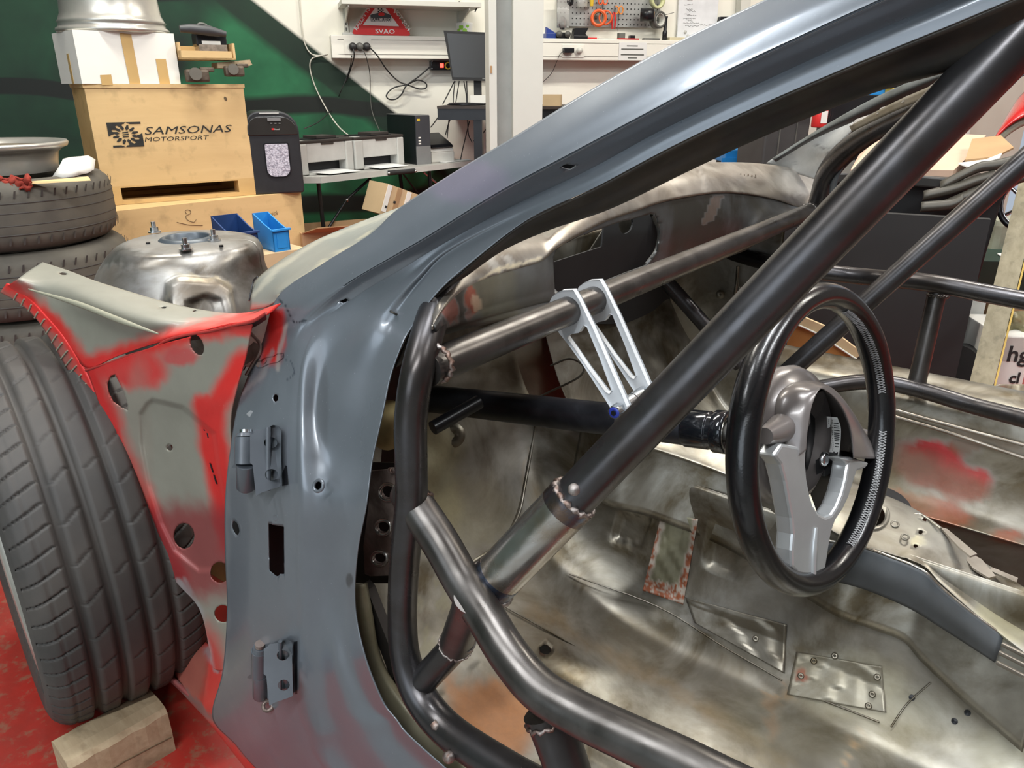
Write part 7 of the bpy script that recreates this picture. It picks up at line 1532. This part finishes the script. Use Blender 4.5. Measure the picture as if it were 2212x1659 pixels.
fb = empty('foam_board', 'beige foam board with a dark hole lying on the large black bin', 'board', D(1900, 365, 2.42))
fo = [(1838, 366, 2.36), (1855, 335, 2.45), (1885, 306, 2.58), (1925, 292, 2.68), (1990, 286, 2.78), (2130, 292, 2.8), (2100, 330, 2.6), (2060, 368, 2.36)]
M_foam = plain('beige_foam', (.60, .41, .30), .7, 0, .1, 10)
MB().prism([D(*p) for p in fo], (0, 0, -1), .035).build('board', M_foam, fb); MB().prism([D(x, y, 2.55) for x, y in ell(1911, 327, 15, 4.5, -4)], (0, 0, 1), .006).build('hole', plain('foam_hole_brown', (.10, .05, .03), .8), fb)
cbx = empty('cardboard_sheet', 'flat brown cardboard sheet lying right of the big cage tube', 'cardboard', D(2140, 330, 2.5)); MB().prism([D(2085, 345, 2.4), D(2100, 300, 2.6), D(2162, 292, 2.6), D(2190, 318, 2.45), D(2150, 338, 2.4)], (0, 0, -1), .006).build('sheet', M_card, cbx); MB().prism([D(2070, 352, 2.4), D(2120, 348, 2.4), D(2165, 330, 2.4), D(2160, 340, 2.38), D(2100, 362, 2.38)], (0, 0, -1), .004).build('sheet_edge', M_wbox, cbx)
rc_ = empty('red_car', 'red car body with a wheel arch at the right edge behind the cage', 'car', Hh(2230, 420, 0.4) * [1, 1, 0])
g = [[D(2140, 320, 3.3), D(2165, 278, 3.3), D(2212, 240, 3.2), D(2300, 215, 3.1)], [D(2140, 260, 3.4), D(2170, 235, 3.4), D(2212, 205, 3.35), D(2300, 160, 3.3)], [D(2180, 200, 3.6), D(2200, 180, 3.6), D(2240, 150, 3.6), D(2300, 110, 3.6)]]
g = [[D(2148, 297, 3.3), D(2175, 272, 3.28), D(2212, 250, 3.25), D(2290, 228, 3.2)], [D(2160, 275, 3.32), D(2182, 250, 3.3), D(2212, 228, 3.28), D(2290, 190, 3.25)], [D(2190, 225, 3.4), D(2205, 205, 3.4), D(2230, 185, 3.4), D(2290, 150, 3.4)]]
grid(g, 5, 5).build('fender', plain('red_car_paint', (.50, .02, .02), .2, 0, .1, 5, coat=.8), rc_, solid=.01)
MB().tube([D(2150, 305, 3.35), D(2178, 280, 3.33), D(2215, 260, 3.3), D(2290, 240, 3.25)], .02, 10, smooth_pts=5).build('arch_liner', plain('pale_green_grey', (.35, .38, .30), .5), rc_)
# handwheel, post, cartons at the right edge
hw_ = empty('chrome_handwheel', 'chrome and black handwheel at the right edge beyond the bin', 'wheel', D(2215, 445, 2.5))
hc = D(2222, 440, 2.5); hn = nrm(ray(2222, 440) * -1 + np.array([-.5, 0, 0])); hx, hy, hz_ = frame(hn)
MB().tube([hc + (hx * math.cos(t) + hy * math.sin(t)) * .085 for t in np.linspace(0, 2 * math.pi, 33)[:-1]], .009, 10, closed=True).build('rim', M_black, hw_); MB().tube([hc + (hx * math.cos(t) + hy * math.sin(t)) * .075 + hn * .004 for t in np.linspace(0, 2 * math.pi, 33)[:-1]], .004, 8, closed=True).build('chrome_ring', M_zinc, hw_)
for k in range(5): a = 2 * math.pi * k / 5; MB().tube([hc, hc + (hx * math.cos(a) + hy * math.sin(a)) * .076], .006, 8).build('spoke', M_zinc, hw_)
po = D(2110, 868, 2.25); pt = D(2212, 452, 2.35)
e = empty('wooden_post', 'worn wooden post with yellow edges leaning at the right edge', 'post', (D(2090, 950, 2.3))[0:3] * [1, 1, 0])
pd_ = nrm(pt - po); px_ = -nrm(np.cross(pd_, ray(2150, 650))); 
MB().prism([po - pd_ * .45 - px_ * .03, po - pd_ * .45 + px_ * .03, pt + pd_ * .2 + px_ * .03, pt + pd_ * .2 - px_ * .03], ray(2150, 650), .05).build('post', woodm('old_grey_wood', (.30, .26, .17), (.20, .17, .10), 8, (6, 6, 1)), e)
MB().prism([po - pd_ * .3 + px_ * .032, po - pd_ * .3 + px_ * .037, pt + pd_ * .2 + px_ * .037, pt + pd_ * .2 + px_ * .032], ray(2150, 650), .05).build('yellow_edge', plain('ochre_paint', (.5, .33, .06), .6), e)
e, Fx, xx, zz, zb_ = bx_px('printed_carton', 'white carton with black printed letters at the right edge', 'box', 2128, 862, 2235, 728, 2.45, .25, M_wbox, -6, .003, True, 'carton_body')
m = MB(); Fx.bx(m, -.001, xx, -.001, .0, zz * .62, zz * .98); m.build('printed_band', plain('grey_print', (.55, .53, .48), .6), e); text('carton_text', 'hg', Fx.P(.035, -.002, zz * .62), Fx.ex, Fx.ez, .05, M_ink, e, None, 0, bold=.02); text('carton_text', 'cl', Fx.P(.055, -.002, zz * .28), Fx.ex, Fx.ez, .035, M_ink, e, None, 0, bold=.03)
e = empty('plastic_sheeting', 'crumpled clear plastic sheeting over the printed carton', 'plastic', D(2190, 860, 2.3)); rnd = random.Random(9)
grid([[D(x, y, 2.28 + rnd.uniform(-.03, .03)) for x in (2110, 2140, 2170, 2200, 2230, 2260)] for y in (790 + 40, 850, 870, 895, 920)], 4, 4).build('film', plain('dusty_film', (.42, .37, .28), .3, .1, .35, 40, .3), e, solid=.001)
grid([[D(x, y, 2.42 + rnd.uniform(-.02, .02)) for x in (2155, 2175, 2195, 2215, 2240)] for y in (672, 690, 710, 730)], 4, 4).build('film', plain('olive_film', (.30, .27, .15), .35, .1, .4, 40, .3), e, solid=.001)
e, Fx, xx, zz, zb_ = bx_px('cardboard_box', 'orange brown cardboard box behind the steel post at the right edge', 'box', 2178, 700, 2240, 665, 2.5, .2, M_card, -6, .002, True)
e, Fx, xx, zz, zb_ = bx_px('parts_bench', 'dark green bench with papers beyond the big bin', 'bench', 2070, 620, 2260, 566, 2.9, .3, plain('dark_green_paint', (.012, .035, .025), .5), -6, .003, True, 'bench_body')
MB().prism([Fx.P(x, y, zz + .002) for x, y in ((.15, .02), (.24, .05), (.26, .14), (.17, .12))], (0, 0, 1), .003).build('paper', M_white, e)
tag(MB().box(D(2165, 525, 3.1) + np.array([0, 0, .012]), (.16, .12, .19), bev=.03).build('plastic_sack', plain('pale_olive_sack', (.34, .35, .27), .35, 0, .4, 12, .4), None), 'pale translucent sack of parts on the dark green bench', 'sack')
e, Fx, xx, zz, zb_ = bx_px('white_panel', 'white board standing between the black bin and the wooden post', 'board', 2030, 870, 2135, 636, 2.75, .03, M_wall2, -10, .003, True, 'panel')
# cardboard box outside the far door, open flaps towards us
Fk = Fr(D(1712, 790, 2.25), -24); kb = Fk.e('cardboard_box', 'open brown cardboard box with corrugated edges beside the far sill', 'box', .15, .1, -Fk.O[2])
MB().prism([Fk.q(*p) for p in [(1700, 690), (1770, 722), (1850, 775), (1925, 800), (1920, 900), (1700, 900)]], -Fk.n, .005).build('box_side', plain('orange_brown_cardboard', (.36, .16, .04), .8, 0, .12, 6), kb)
MB().prism([Fk.q(*p, -.0) for p in [(1700, 690), (1770, 722), (1850, 775), (1862, 762), (1790, 708), (1705, 672)]], -Fk.n, .012).build('box_flap', M_cardl, kb)
MB().tube([Fk.q(*p, .004) for p in [(1700, 691), (1770, 723), (1850, 776)]], .003, 6).build('corrugated_edge', M_cream, kb)
e = Fk.e('dark_panel', 'dark brown panel standing behind the open cardboard box', 'panel', .2, .3, -Fk.O[2]); m = MB(); Fk.bx(m, -.25, .45, .25, .28, -Fk.O[2], Fk.xz(1750, 480)[1]); m.build('panel', M_dark, e)
